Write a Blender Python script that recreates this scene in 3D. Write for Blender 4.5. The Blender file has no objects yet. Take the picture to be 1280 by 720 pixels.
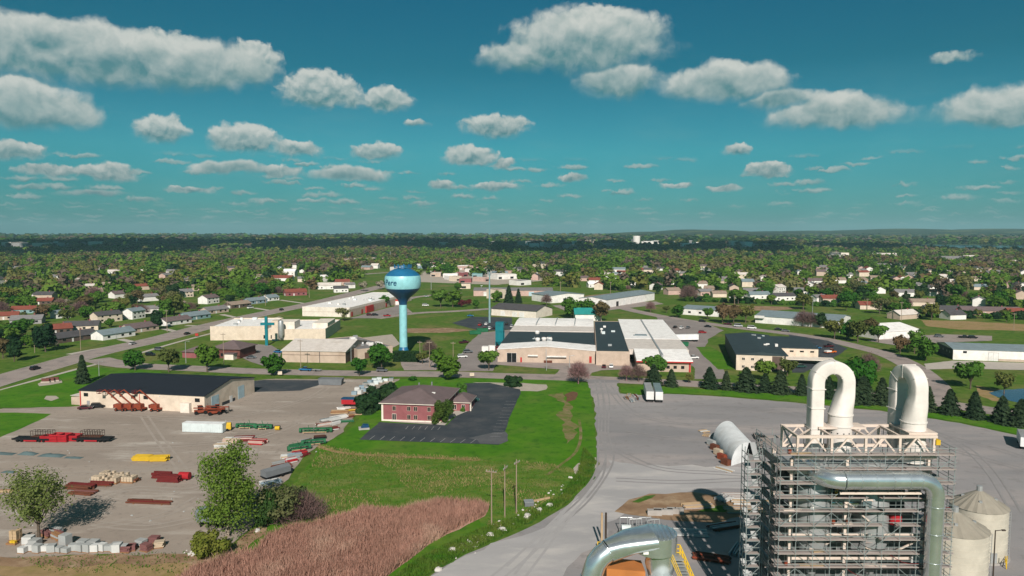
import bpy, math, random
import numpy as np
from mathutils import Vector, Matrix
R=math.radians
S=bpy.context.scene
COL=S.collection
rnd=random.Random(7)
H=60.0; F=900.0; PITCH=math.atan(69/900)
cp,sp=math.cos(PITCH),math.sin(PITCH)
def P(px,py,z=0.0,d=None):
    """photo pixel (1280x720) -> world point at height z (or at distance d along +Y)"""
    x=(px-640)/F; y=-(py-360)/F
    D=Vector((x, cp+sp*y, -sp+cp*y))
    t=(z-H)/D.z if d is None else d/D.y
    return Vector((0,0,H))+D*t
# ---------------------------------------------------------------- materials
def nm(nt,typ,**kw):
    n=nt.nodes.new(typ)
    for k,v in kw.items(): setattr(n,k,v)
    return n
def mat(name,c1,c2=None,scale=1.0,rough=.8,metal=0.0,c3=None,scale3=.05,stretch=None,bump=0.0,obj_var=0.0,transl=0.0,lo=.35,hi=.65,lo3=.5,hi3=.7,c4=None,scale4=2.5,lo4=.58,hi4=.75):
    m=bpy.data.materials.new(name); m.use_nodes=True; nt=m.node_tree
    b=nt.nodes['Principled BSDF']; b.inputs['Roughness'].default_value=rough; b.inputs['Metallic'].default_value=metal
    if 'Specular IOR Level' in b.inputs: b.inputs['Specular IOR Level'].default_value=.5 if rough<.5 else .12
    if c2 is None: c2=tuple(c*.82 for c in c1)
    geo=nm(nt,'ShaderNodeNewGeometry'); src=geo.outputs['Position']
    if stretch:
        mp=nm(nt,'ShaderNodeMapping'); mp.inputs['Scale'].default_value=stretch[:3]; mp.inputs['Rotation'].default_value=(0,0,R(stretch[3]) if len(stretch)>3 else 0)
        nt.links.new(src,mp.inputs['Vector']); src2=mp.outputs['Vector']
    else: src2=src
    def noise(sc,vec,detail=5):
        n=nm(nt,'ShaderNodeTexNoise'); n.inputs['Scale'].default_value=sc; n.inputs['Detail'].default_value=detail; n.inputs['Roughness'].default_value=.6
        nt.links.new(vec,n.inputs['Vector']); return n.outputs['Fac']
    def ramp(fac,a,bb):
        r=nm(nt,'ShaderNodeMapRange'); r.inputs['From Min'].default_value=a; r.inputs['From Max'].default_value=bb
        nt.links.new(fac,r.inputs['Value']); return r.outputs['Result']
    def mix(fac,A,B,bt='MIX'):
        x=nm(nt,'ShaderNodeMix',data_type='RGBA',blend_type=bt)
        if isinstance(fac,float): x.inputs[0].default_value=fac
        else: nt.links.new(fac,x.inputs[0])
        for s,v in ((6,A),(7,B)):
            if isinstance(v,tuple): x.inputs[s].default_value=(*v,1)
            else: nt.links.new(v,x.inputs[s])
        return x.outputs[2]
    n1=noise(scale,src2)
    col=mix(ramp(n1,lo,hi),tuple(c1),tuple(c2))
    if c3 is not None: col=mix(ramp(noise(scale3,src2),lo3,hi3),col,tuple(c3))
    if c4 is not None: col=mix(ramp(noise(scale4,src,3),lo4,hi4),col,tuple(c4))
    if obj_var:
        oi=nm(nt,'ShaderNodeObjectInfo'); hs=nm(nt,'ShaderNodeHueSaturation')
        v=ramp(oi.outputs['Random'],0,1); v.node.inputs['To Min'].default_value=1-obj_var; v.node.inputs['To Max'].default_value=1+obj_var
        nt.links.new(v,hs.inputs['Value'])
        h=nm(nt,'ShaderNodeMath',operation='MULTIPLY_ADD'); nt.links.new(oi.outputs['Random'],h.inputs[0]); h.inputs[1].default_value=-.05; h.inputs[2].default_value=.525
        nt.links.new(h.outputs[0],hs.inputs['Hue']); nt.links.new(col,hs.inputs['Color']); col=hs.outputs['Color']
    nt.links.new(col,b.inputs['Base Color'])
    if bump:
        bp=nm(nt,'ShaderNodeBump'); bp.inputs['Strength'].default_value=bump; bp.inputs['Distance'].default_value=.3
        nt.links.new(n1,bp.inputs['Height']); nt.links.new(bp.outputs['Normal'],b.inputs['Normal'])
    if transl:
        out=nt.nodes['Material Output']; tr=nm(nt,'ShaderNodeBsdfTranslucent'); nt.links.new(col,tr.inputs['Color'])
        ms=nm(nt,'ShaderNodeMixShader'); ms.inputs[0].default_value=transl
        nt.links.new(b.outputs[0],ms.inputs[1]); nt.links.new(tr.outputs[0],ms.inputs[2]); nt.links.new(ms.outputs[0],out.inputs['Surface'])
    return m
M={}
def mk(k,*a,**kw): M[k]=mat(k,*a,**kw); return M[k]
# ---------------------------------------------------------------- mesh builder
class MB:
    def __init__(s): s.v=[];s.f=[];s.m=[]
    def add(s,vs,fs,mi=0):
        o=len(s.v); s.v+=[tuple(v) for v in vs]; s.f+=[tuple(i+o for i in f) for f in fs]; s.m+=[mi]*len(fs); return s
    def box(s,x0,x1,y0,y1,z0,z1,mi=0):
        return s.add([(x0,y0,z0),(x1,y0,z0),(x1,y1,z0),(x0,y1,z0),(x0,y0,z1),(x1,y0,z1),(x1,y1,z1),(x0,y1,z1)],
            [(3,2,1,0),(4,5,6,7),(0,1,5,4),(1,2,6,5),(2,3,7,6),(3,0,4,7)],mi)
    def cbox(s,c,sz,rz=0,mi=0,ry=0,rx=0):
        m=Matrix.Translation(c)@Matrix.Rotation(rz,4,'Z')@Matrix.Rotation(ry,4,'Y')@Matrix.Rotation(rx,4,'X')
        a,b,c2=sz[0]/2,sz[1]/2,sz[2]/2
        vs=[m@Vector(p) for p in [(-a,-b,-c2),(a,-b,-c2),(a,b,-c2),(-a,b,-c2),(-a,-b,c2),(a,-b,c2),(a,b,c2),(-a,b,c2)]]
        return s.add(vs,[(3,2,1,0),(4,5,6,7),(0,1,5,4),(1,2,6,5),(2,3,7,6),(3,0,4,7)],mi)
    def cyl(s,p0,p1,r0,r1=None,n=8,mi=0,cap=True):
        return s.tube([p0,p1],[r0,r0 if r1 is None else r1],n,mi,cap)
    def tube(s,pts,r,n=8,mi=0,cap=True):
        pts=[Vector(p) for p in pts]
        if not isinstance(r,(list,tuple)): r=[r]*len(pts)
        rings=[];t0=None;u=None
        for i,p in enumerate(pts):
            t=((pts[min(i+1,len(pts)-1)]-pts[max(i-1,0)])).normalized()
            if u is None:
                u=t.orthogonal().normalized()
            else:
                u=(u-t*u.dot(t)).normalized()
            w=t.cross(u)
            rings.append([p+(u*math.cos(2*math.pi*k/n)+w*math.sin(2*math.pi*k/n))*r[i] for k in range(n)])
        vs=[v for q in rings for v in q]; fs=[]
        for i in range(len(pts)-1):
            for k in range(n):
                a=i*n+k;b=i*n+(k+1)%n; fs.append((a,b,b+n,a+n))
        if cap: fs.append(tuple(range(n-1,-1,-1))); fs.append(tuple(range((len(pts)-1)*n,len(pts)*n)))
        return s.add(vs,fs,mi)
    def lathe(s,prof,n=24,mi=0,c=(0,0)):
        vs=[(c[0]+r*math.cos(2*math.pi*k/n),c[1]+r*math.sin(2*math.pi*k/n),z) for r,z in prof for k in range(n)]
        fs=[]
        for i in range(len(prof)-1):
            for k in range(n):
                a=i*n+k;b=i*n+(k+1)%n; fs.append((a,b,b+n,a+n))
        return s.add(vs,fs,mi)
    def prism(s,poly,a,b,axis='x',mi=0):
        """polygon extruded from a to b; axis x: poly=(y,z); y: poly=(x,z); z: poly=(x,y)"""
        f={'x':lambda p,t:(t,p[0],p[1]),'y':lambda p,t:(p[0],t,p[1]),'z':lambda p,t:(p[0],p[1],t)}[axis]
        n=len(poly); vs=[f(p,a) for p in poly]+[f(p,b) for p in poly]
        fs=[tuple(range(n)),tuple(range(2*n-1,n-1,-1))]+[(i,i+n,(i+1)%n+n,(i+1)%n) for i in range(n)]
        return s.add(vs,fs,mi)
    def build(s,name,mats,parent=None,smooth=False,loc=None,rz=0):
        me=bpy.data.meshes.new(name); me.from_pydata(s.v,[],s.f)
        if not isinstance(mats,(list,tuple)): mats=[mats]
        for m in mats: me.materials.append(M[m] if isinstance(m,str) else m)
        if len(mats)>1: me.polygons.foreach_set('material_index',s.m)
        if smooth:
            me.polygons.foreach_set('use_smooth',[True]*len(s.f))
            try: me.set_sharp_from_angle(angle=R(40))
            except Exception: pass
        me.update()
        import bmesh
        bm=bmesh.new(); bm.from_mesh(me); bmesh.ops.recalc_face_normals(bm,faces=bm.faces); bm.to_mesh(me); bm.free()
        o=bpy.data.objects.new(name,me); COL.objects.link(o)
        if parent is not None: o.parent=parent
        if loc is not None: o.location=loc
        if rz: o.rotation_euler=(0,0,rz)
        return o
def npmesh(name,verts,k,mats,mi=None,parent=None):
    """verts (n,k,3) -> one mesh of n k-gons"""
    n=len(verts); me=bpy.data.meshes.new(name)
    me.vertices.add(n*k); me.vertices.foreach_set('co',np.ascontiguousarray(verts,dtype=np.float32).ravel())
    me.loops.add(n*k); me.loops.foreach_set('vertex_index',np.arange(n*k,dtype=np.int32))
    me.polygons.add(n); me.polygons.foreach_set('loop_start',np.arange(0,n*k,k,dtype=np.int32))
    try: me.polygons.foreach_set('loop_total',np.full(n,k,dtype=np.int32))
    except Exception: pass
    for m in mats: me.materials.append(M[m] if isinstance(m,str) else m)
    if mi is not None: me.polygons.foreach_set('material_index',np.ascontiguousarray(mi,dtype=np.int32))
    me.update(calc_edges=True); me.validate()
    o=bpy.data.objects.new(name,me); COL.objects.link(o)
    if parent is not None: o.parent=parent
    return o
def tag(o,label,cat,group=None,kind=None):
    if label: o['label']=label
    if cat: o['category']=cat
    if group: o['group']=group
    if kind: o['kind']=kind
    return o
def thing(name,label,cat,loc=(0,0,0),rz=0,group=None):
    o=bpy.data.objects.new(name,None); o.empty_display_size=.5; COL.objects.link(o)
    o.location=loc; o.rotation_euler=(0,0,rz)
    return tag(o,label,cat,group)
def dup(root,loc,rz=0,label=None,group=None,scale=None,cat=None):
    r=root.copy(); COL.objects.link(r); r.location=loc; r.rotation_euler=(0,0,rz)
    if scale is not None: r.scale=(scale,)*3 if not isinstance(scale,tuple) else scale
    if label: r['label']=label
    if group: r['group']=group
    if cat: r['category']=cat
    for ch in list(root.children):
        c=ch.copy(); COL.objects.link(c); c.parent=r
        for g in list(ch.children):
            d=g.copy(); COL.objects.link(d); d.parent=c
    return r
# ---------------------------------------------------------------- camera, sun, view
SUN_EL=34.0
cd=bpy.data.cameras.new('camera'); co=bpy.data.objects.new('camera',cd); COL.objects.link(co)
co.location=(0,0,H); co.rotation_euler=(math.pi/2-PITCH,0,0)
cd.sensor_width=36; cd.lens=36*F/1280; cd.clip_start=.5; cd.clip_end=120000
S.camera=co
sl=bpy.data.lights.new('sun','SUN'); so=bpy.data.objects.new('sun',sl); COL.objects.link(so)
sl.energy=4.6; sl.angle=R(.5); sl.color=(1.0,.92,.84)
so.rotation_euler=(R(90-SUN_EL),0,R(1.7)); so.location=(0,-200,300)
S.view_settings.view_transform='Standard'; S.view_settings.look='None'; S.view_settings.gamma=1; S.view_settings.exposure=0.35
S.view_settings.use_curve_mapping=False
S.cycles.max_bounces=6; S.cycles.diffuse_bounces=2; S.cycles.glossy_bounces=2; S.cycles.transmission_bounces=2; S.cycles.volume_bounces=0; S.cycles.transparent_max_bounces=4
# ---------------------------------------------------------------- materials table
mk('grass',(.052,.118,.009),(.100,.155,.022),.35,.95,c3=(.175,.155,.055),scale3=.03,lo3=.48,hi3=.72,bump=.3,c4=(.026,.08,.007),scale4=.22,lo4=.5,hi4=.8)
mk('lawn',(.046,.148,.005),(.075,.185,.009),.12,.95,c3=(.12,.16,.03),scale3=.05,lo3=.50,hi3=.78,bump=.2,c4=(.022,.085,.006),scale4=.35,lo4=.52,hi4=.8)
mk('meadow',(.055,.150,.012),(.13,.175,.030),.28,.95,c3=(.24,.20,.08),scale3=.075,stretch=(1,1.6,1,0),lo3=.52,hi3=.74,bump=.5)
mk('rough_grass',(.03,.10,.01),(.075,.145,.02),.5,.95,c3=(.2,.17,.08),scale3=.14,lo3=.6,hi3=.8,bump=.5)
mk('dry_grass',(.33,.225,.115),(.25,.175,.08),.5,.95,c3=(.20,.17,.05),scale3=.12)
mk('gravel',(.34,.285,.24),(.26,.215,.18),.035,.95,c3=(.46,.41,.36),scale3=.10,stretch=(.4,1.6,1,12),bump=.15,lo3=.54,hi3=.72,c4=(.20,.165,.14),scale4=.55,lo4=.56,hi4=.80)
mk('yard_concrete',(.29,.272,.27),(.225,.215,.217),.02,.92,c3=(.35,.31,.295),scale3=.045,stretch=(.4,1.6,1,6),bump=.1,lo3=.48,hi3=.70,c4=(.19,.175,.172),scale4=.33,lo4=.55,hi4=.85)
mk('haul_road',(.40,.38,.375),(.31,.30,.30),.05,.92,c3=(.47,.44,.42),scale3=.12,stretch=(.5,1.3,1,-35),bump=.1)
mk('dirt',(.29,.19,.115),(.20,.125,.075),.25,.95,c3=(.38,.28,.18),scale3=.2,bump=.4)
mk('brown_earth',(.16,.085,.045),(.11,.06,.035),.6,.95)
mk('pale_dust',(.42,.37,.31),(.36,.31,.26),.4,.95)
mk('road',(.285,.235,.215),(.33,.275,.25),.1,.9,c3=(.20,.175,.165),scale3=.15)
mk('asphalt',(.038,.046,.056),(.055,.062,.070),.2,.85,c3=(.08,.082,.086),scale3=.12)
mk('lot_grey',(.22,.19,.18),(.27,.235,.22),.1,.9)
mk('sidewalk',(.46,.41,.36),(.40,.36,.32),.5,.9)
mk('paint_white',(.42,.41,.40),(.25,.25,.25),1,.8)
mk('water',(.02,.06,.12),(.015,.05,.09),.05,.12)
mk('hill',(.016,.032,.018),(.045,.058,.026),.006,1,c3=(.14,.15,.06),scale3=.0030,lo3=.57,hi3=.63,stretch=(.5,1.6,1))
mk('farland',(.03,.07,.018),(.075,.10,.03),.004,1,c3=(.20,.19,.09),scale3=.0016,lo3=.55,hi3=.62)
mk('reed_floor',(.46,.30,.22),(.36,.23,.17),.3,.9)
mk('worn_grass',(.085,.14,.015),(.20,.15,.075),.35,.95,c3=(.26,.19,.11),scale3=.2)
mk('track',(.245,.232,.23),(.285,.268,.264),.3,.95)
mk('gravel_track',(.35,.30,.26),(.31,.265,.225),.3,.95)
mk('lot_mid',(.085,.088,.094),(.11,.11,.115),.3,.9)
mk('pale_track',(.335,.32,.315),(.36,.345,.34),.3,.95)
mk('reed',(.55,.32,.245),(.42,.24,.18),.3,.9,c3=(.62,.42,.32),scale3=.10,transl=.4)
mk('blade',(.055,.160,.012),(.13,.18,.03),.2,.9,transl=.35)
mk('straw_blade',(.36,.28,.13),(.25,.22,.08),.4,.9,transl=.35)
mk('bark',(.13,.10,.075),(.08,.06,.045),1.2,.9)
mk('pale_bark',(.32,.27,.21),(.2,.16,.12),1.2,.9)
V=dict(obj_var=.2,transl=.22,rough=.75)
mk('leaf_green',(.038,.108,.010),(.062,.145,.016),.5,**V)
mk('leaf_bright',(.066,.150,.018),(.10,.18,.028),.5,**V)
mk('leaf_olive',(.095,.115,.024),(.13,.14,.038),.5,**V)
mk('leaf_khaki',(.15,.145,.06),(.11,.125,.045),.5,**V)
mk('leaf_brown',(.135,.098,.045),(.105,.08,.035),.5,**V)
mk('leaf_dark',(.012,.036,.014),(.022,.055,.016),.5,**V)
mk('leaf_spruce',(.024,.046,.022),(.042,.068,.030),.6,**V)
mk('leaf_redbud',(.13,.02,.03),(.10,.025,.03),.5,**V)
mk('leaf_blossom',(.33,.28,.22),(.24,.23,.14),.5,**V)
mk('leaf_yellowgreen',(.12,.15,.02),(.17,.17,.03),.5,**V)
mk('twig',(.17,.105,.095),(.12,.08,.07),.5,rough=.9,obj_var=.15)
mk('twig_pink',(.24,.13,.13),(.18,.11,.10),.5,rough=.9,obj_var=.1)
for k,c,rg in [('cream',(.66,.55,.44),.7),('cream_light',(.74,.66,.57),.7),('white_paint',(.78,.75,.71),.6),('tan_wall',(.50,.39,.31),.8),('pink_wall',(.52,.36,.31),.8),
    ('brick',(.27,.095,.10),.85),('dark_brick',(.15,.06,.05),.85),('brown_wall',(.12,.085,.07),.8),('grey_wall',(.30,.29,.29),.8),('teal_wall',(.22,.34,.35),.8),('blue_wall',(.25,.33,.38),.8),('green_wall',(.33,.38,.32),.8),
    ('dark_panel',(.045,.05,.055),.6),('roof_black',(.019,.023,.032),.7),('roof_teal_black',(.040,.056,.062),.65),('roof_brown',(.155,.115,.115),.85),('roof_grey',(.21,.20,.20),.8),('roof_dark',(.085,.08,.085),.85),
    ('roof_red',(.23,.07,.05),.85),('roof_white',(.88,.85,.82),.6),('roof_pale',(.64,.58,.53),.7),('roof_bluegrey',(.20,.25,.27),.7),('roof_teal',(.03,.26,.24),.6),('roof_tan',(.30,.23,.18),.8),
    ('red_trim',(.42,.04,.035),.6),('glass_dark',(.012,.014,.017),.12),('door_blue',(.42,.55,.60),.6),('door_white',(.72,.70,.67),.6),('door_brown',(.12,.07,.05),.7),
    ('teal_paint',(.012,.17,.20),.5),('navy_paint',(.008,.055,.13),.4),('tank_blue',(.012,.13,.27),.4),('tank_cyan',(.27,.58,.62),.4),('text_blue',(.01,.06,.14),.5),
    ('orange_machine',(.25,.055,.028),.5),('red_steel',(.40,.022,.03),.55),('dark_red_steel',(.15,.022,.022),.7),('black_steel',(.014,.014,.016),.6),('yellow_paint',(.62,.40,.03),.65),('green_machine',(.025,.125,.055),.6),('teal_tarp',(.10,.145,.15),.7),
    ('tan_block',(.50,.40,.29),.9),('timber',(.30,.16,.08),.85),('timber_pale',(.46,.33,.20),.85),('rust',(.14,.05,.03),.9),('stone_grey',(.36,.37,.36),.9),('stone_pale',(.55,.55,.53),.9),('stone_red',(.20,.09,.085),.9),
    ('pole_wood',(.30,.23,.17),.9),('pole_dark',(.06,.045,.035),.9),('rubber',(.012,.012,.012),.8),('car_black',(.012,.013,.016),.25),('car_white',(.75,.75,.74),.3),('car_silver',(.45,.46,.47),.3),('car_red',(.30,.015,.02),.3),('car_blue',(.02,.14,.30),.3),
    ('car_maroon',(.07,.012,.02),.3),('car_grey',(.12,.13,.14),.3),('car_green',(.02,.07,.06),.3),('car_orange',(.60,.13,.02),.4),('lamp_red',(.35,.01,.01),.3),('lamp_clear',(.8,.8,.75),.2),
    ('tent_white',(.72,.73,.73),.6),('container_white',(.60,.66,.66),.55),('dumpster_grey',(.16,.17,.18),.6),('dumpster_green',(.02,.13,.06),.6),('trailer_white',(.78,.78,.77),.5),('trailer_roof',(.30,.31,.31),.6),('trailer_roof_teal',(.17,.23,.24),.6),
    ('duct_cream',(.72,.67,.62),.5),('steel_cream',(.66,.55,.47),.6),('scaffold_steel',(.25,.29,.285),.45),('deck_plank',(.36,.31,.285),.85),('vessel_grey',(.15,.15,.15),.6),('silo_cream',(.50,.46,.38),.65),('silo_roof',(.30,.27,.22),.6),('orange_hopper',(.45,.17,.05),.6),('concrete',(.38,.355,.33),.9),('rock',(.55,.52,.48),.95)]:
    mk(k,c,tuple(x*.84 for x in c),.45,rg,bump=0,c3=tuple(x*y for x,y in zip(c,(.66,.62,.58))),scale3=.16,lo3=.54,hi3=.85)
mk('silver',(.74,.77,.77),(.60,.63,.64),.6,.24,metal=.82)
mk('steel_grey',(.42,.43,.43),(.33,.34,.34),.5,.45,metal=.4)
# ---------------------------------------------------------------- world: Nishita sky, teal air, cumulus
W=bpy.data.worlds.new('World'); S.world=W; W.use_nodes=True
def build_world():
    nt=W.node_tree; nt.nodes.clear(); L=nt.links.new
    out=nm(nt,'ShaderNodeOutputWorld'); bg=nm(nt,'ShaderNodeBackground'); L(bg.outputs[0],out.inputs[0])
    def val(sock,v):
        if isinstance(v,(int,float)): sock.default_value=v
        elif isinstance(v,tuple): sock.default_value=v
        else: L(v,sock)
    def ma(op,a,b=0.0,c=0.0,clamp=False):
        n=nm(nt,'ShaderNodeMath',operation=op,use_clamp=clamp); val(n.inputs[0],a); val(n.inputs[1],b); val(n.inputs[2],c); return n.outputs[0]
    def vm(op,a,b=(0,0,0),c=(0,0,0)):
        n=nm(nt,'ShaderNodeVectorMath',operation=op); val(n.inputs[0],a); val(n.inputs[1],b)
        if op=='MULTIPLY_ADD': val(n.inputs[2],c)
        return n.outputs['Value'] if op=='LENGTH' else n.outputs['Vector']
    def sm(v,a,b,t0=0.0,t1=1.0,it='SMOOTHSTEP'):
        n=nm(nt,'ShaderNodeMapRange',interpolation_type=it); val(n.inputs['Value'],v)
        n.inputs['From Min'].default_value=a;n.inputs['From Max'].default_value=b;n.inputs['To Min'].default_value=t0;n.inputs['To Max'].default_value=t1; return n.outputs['Result']
    def mix(f,a,b,bt='MIX'):
        n=nm(nt,'ShaderNodeMix',data_type='RGBA',blend_type=bt); val(n.inputs[0],f); val(n.inputs[6],a); val(n.inputs[7],b); return n.outputs[2]
    def noise(vec,sc,det=6,rough=.55,lac=2.0):
        n=nm(nt,'ShaderNodeTexNoise'); L(vec,n.inputs['Vector']); n.inputs['Scale'].default_value=sc;n.inputs['Detail'].default_value=det;n.inputs['Roughness'].default_value=rough;n.inputs['Lacunarity'].default_value=lac; return n.outputs['Fac']
    tc=nm(nt,'ShaderNodeTexCoord'); N=vm('NORMALIZE',tc.outputs['Generated'])
    sx=nm(nt,'ShaderNodeSeparateXYZ'); L(N,sx.inputs[0]); X,Y,Z=sx.outputs
    sky=nm(nt,'ShaderNodeTexSky',sky_type='NISHITA'); sky.sun_disc=False; sky.sun_elevation=R(SUN_EL); sky.sun_rotation=R(178.3)
    sky.air_density=1.0; sky.dust_density=.6; sky.ozone_density=2.0
    def tint(e):
        r=nm(nt,'ShaderNodeValToRGB'); L(sm(e,0,.36,0,1,'LINEAR'),r.inputs[0]); c=r.color_ramp
        for i,(p_,q_) in enumerate([(0,(.088,.32,.41)),(.30,(.092,.405,.415)),(.60,(.038,.295,.30)),(.85,(.030,.295,.315)),(1,(.03,.29,.32))]):
            e_=c.elements[i] if i<2 else c.elements.new(p_)
            e_.position=p_; e_.color=(*q_,1)
        return r.outputs[0]
    az=ma('ARCTAN2',X,Y); el=ma('ARCSINE',Z)
    base=mix(1.0,sky.outputs[0],tint(el),'MULTIPLY')
    cb=nm(nt,'ShaderNodeCombineXYZ'); L(az,cb.inputs[0]); L(el,cb.inputs[1]); p=cb.outputs[0]
    def cumuli(col,lst,ws,wa,ns,amp,hard,opq=.95,cols=None):
        nw=nm(nt,'ShaderNodeTexNoise'); L(p,nw.inputs['Vector']); nw.inputs['Scale'].default_value=ws; nw.inputs['Detail'].default_value=6; nw.inputs['Roughness'].default_value=.56
        pw=vm('MULTIPLY_ADD',vm('SUBTRACT',nw.outputs['Color'],(.5,.5,.5)),(wa,wa*.75,0),p)
        nb=noise(pw,ns,6,.52); nb2=noise(vm('ADD',pw,(-.10/ns,.42/ns,0)),ns,6,.52); relief=ma('SUBTRACT',nb,nb2)
        best=None
        for (cx,cy,a,up,dn,op) in lst:
            v=P(cx,cy,0,1000)-Vector((0,0,H)); v.normalize()
            ca,ce=math.atan2(v.x,v.y),math.asin(v.z); k=F*1.06; sxs,sys=k/a,k/up
            q=vm('MULTIPLY_ADD',pw,(sxs,sys,0),(-ca*sxs,-ce*sys,0))
            l=vm('LENGTH',vm('MAXIMUM',q,vm('MULTIPLY',q,(-1,-up/dn,0))))
            sq=nm(nt,'ShaderNodeSeparateXYZ'); L(q,sq.inputs[0]); D=ma('SUBTRACT',op,l)
            if best is None: best,hh=D,sq.outputs[1]
            else:
                g=sm(ma('SUBTRACT',D,best),-.22,.22); m=nm(nt,'ShaderNodeMix',data_type='FLOAT'); L(g,m.inputs[0]); L(hh,m.inputs[2]); L(sq.outputs[1],m.inputs[3]); hh=m.outputs[0]
                best=ma('SMOOTH_MAX',best,D,.22)
        dens=ma('MULTIPLY_ADD',ma('SUBTRACT',nb,.5),amp,best)
        edge=sm(hh,-.5,.5,.75,hard)          # ragged soft base, crisp top
        alpha=sm(ma('DIVIDE',dens,edge),0,1)
        lit=ma('ADD',ma('MULTIPLY_ADD',hh,.86,.24),ma('MULTIPLY',relief,1.7))
        lit=ma('ADD',lit,sm(dens,.15,.9,.12,-.10))
        lit=sm(lit,-.15,1.05,0,1,'LINEAR')
        cols=cols or (CLOUD_DARK,CLOUD_LIT); return mix(ma('MULTIPLY',alpha,opq),col,mix(lit,*cols))
    col=base
    # rows of small fair-weather clouds towards the horizon
    w2=nm(nt,'ShaderNodeTexNoise'); L(p,w2.inputs['Vector']); w2.inputs['Scale'].default_value=85; w2.inputs['Detail'].default_value=5; w2.inputs['Roughness'].default_value=.55
    wp=vm('SUBTRACT',w2.outputs['Color'],(.5,.5,.5)); cov=noise(vm('MULTIPLY',p,(2.6,7,1)),1,2,.5); cov=ma('MULTIPLY_ADD',sm(az,-.10,.55),-.20,cov)
    for (kx,ky,e0,e1,e2,e3,sh,opq) in ((27,165,.003,.010,.030,.042,3.3,.48),(19,84,.030,.040,.090,.104,7.7,.80)):
        pp=vm('MULTIPLY_ADD',vm('MULTIPLY_ADD',wp,(.030,.0125,0),p),(kx,ky,0),(sh,sh*2,0))
        vo=nm(nt,'ShaderNodeTexVoronoi',voronoi_dimensions='2D',feature='F1'); L(pp,vo.inputs['Vector']); vo.inputs['Scale'].default_value=1
        q=vm('SUBTRACT',pp,vo.outputs['Position']); q2=vm('MAXIMUM',q,vm('MULTIPLY',q,(-1,-1.8,0)))
        cs=nm(nt,'ShaderNodeSeparateColor'); L(vo.outputs['Color'],cs.inputs[0])
        size=ma('MULTIPLY_ADD',cs.outputs[1],.26,.26)
        D=ma('SUBTRACT',size,vm('LENGTH',q2))
        on=sm(ma('SUBTRACT',ma('ADD',cov,.36),cs.outputs[0]),-.05,.10)
        dens=ma('ADD',ma('MULTIPLY_ADD',ma('SUBTRACT',noise(p,170,3,.5),.5),.30,D),ma('MULTIPLY_ADD',on,1.0,-1.0))
        sq=nm(nt,'ShaderNodeSeparateXYZ'); L(q,sq.inputs[0]); hh=sq.outputs[1]
        al=ma('MULTIPLY',sm(dens,-.02,.30),ma('MULTIPLY',sm(el,e0,e1),sm(el,e3,e2)))
        lt=sm(ma('MULTIPLY_ADD',wp and noise(pp,2.2,3,.5),.55,hh),.0,.55)
        col=mix(ma('MULTIPLY',al,opq),col,mix(lt,HCLOUD_DARK,HCLOUD_LIT))
    col=cumuli(col,[c for c in CLOUDS if c[2]<64],42,.022,75,.62,.20)
    col=cumuli(col,[c for c in CLOUDS if c[2]>=64],19,.034,34,.70,.26)
    # thin veil
    v1=noise(vm('MULTIPLY',p,(1,3.4,1)),7,5,.55); ve=ma('MULTIPLY',sm(v1,.48,.75),sm(el,.26,.08,0,.14)); col=mix(ve,col,VEIL)
    L(col,bg.inputs['Color']); bg.inputs['Strength'].default_value=.1
    W.cycles.sampling_method='MANUAL'; W.cycles.sample_map_resolution=256
TINT_LOW=(.115,.33,.42,1); TINT_HIGH=(.056,.305,.325,1)
CLOUD_LIT=(4.7,4.9,4.6,1); CLOUD_DARK=(.70,1.85,2.05,1); HCLOUD_LIT=(3.6,4.1,3.9,1); HCLOUD_DARK=(.85,2.1,2.2,1); VEIL=(1.5,3.0,3.0,1)
CLOUDS=[(70,78,150,50,26,1.05),(170,84,140,42,30,1.05),(255,90,95,42,26,1.0),(60,50,66,34,30,.95),(318,84,44,40,26,.85),(205,64,60,32,24,.8),(30,142,90,42,22,1.0),(400,120,60,34,20,1.0),(482,130,42,24,16,.95),(440,128,30,18,16,.7),
 (202,167,34,24,15,1.0),(306,180,46,26,14,1.05),(370,188,48,16,12,.85),(470,192,44,18,12,.9),(135,220,45,18,10,.9),(60,216,60,14,9,.7),(20,192,50,20,14,.75),
 (735,60,118,50,34,1.05),(745,36,62,34,34,.95),(655,75,80,28,24,.9),(775,105,66,32,22,1.0),(905,112,90,36,20,1.0),(910,98,40,26,24,.9),(975,128,70,22,18,.8),(1045,146,92,30,18,1.0),(1040,135,40,22,20,.9),(1258,142,75,34,17,1.05),
 (620,162,56,22,15,.95),(588,200,44,22,11,.95),(630,207,22,14,9,.8),(960,215,36,15,10,.95),(922,188,22,12,9,.9),(290,214,75,14,10,.85),(440,220,80,16,10,.85),(350,216,40,15,9,.8),(620,234,52,12,9,.8),(552,232,22,12,8,.85),(715,223,28,9,7,.8),(905,236,40,10,7,.7),(240,238,60,9,8,.6),(120,243,70,9,8,.6),(520,155,36,10,8,.6),(1190,75,55,18,12,.55),(845,232,40,8,6,.65)]
build_world()
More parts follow.
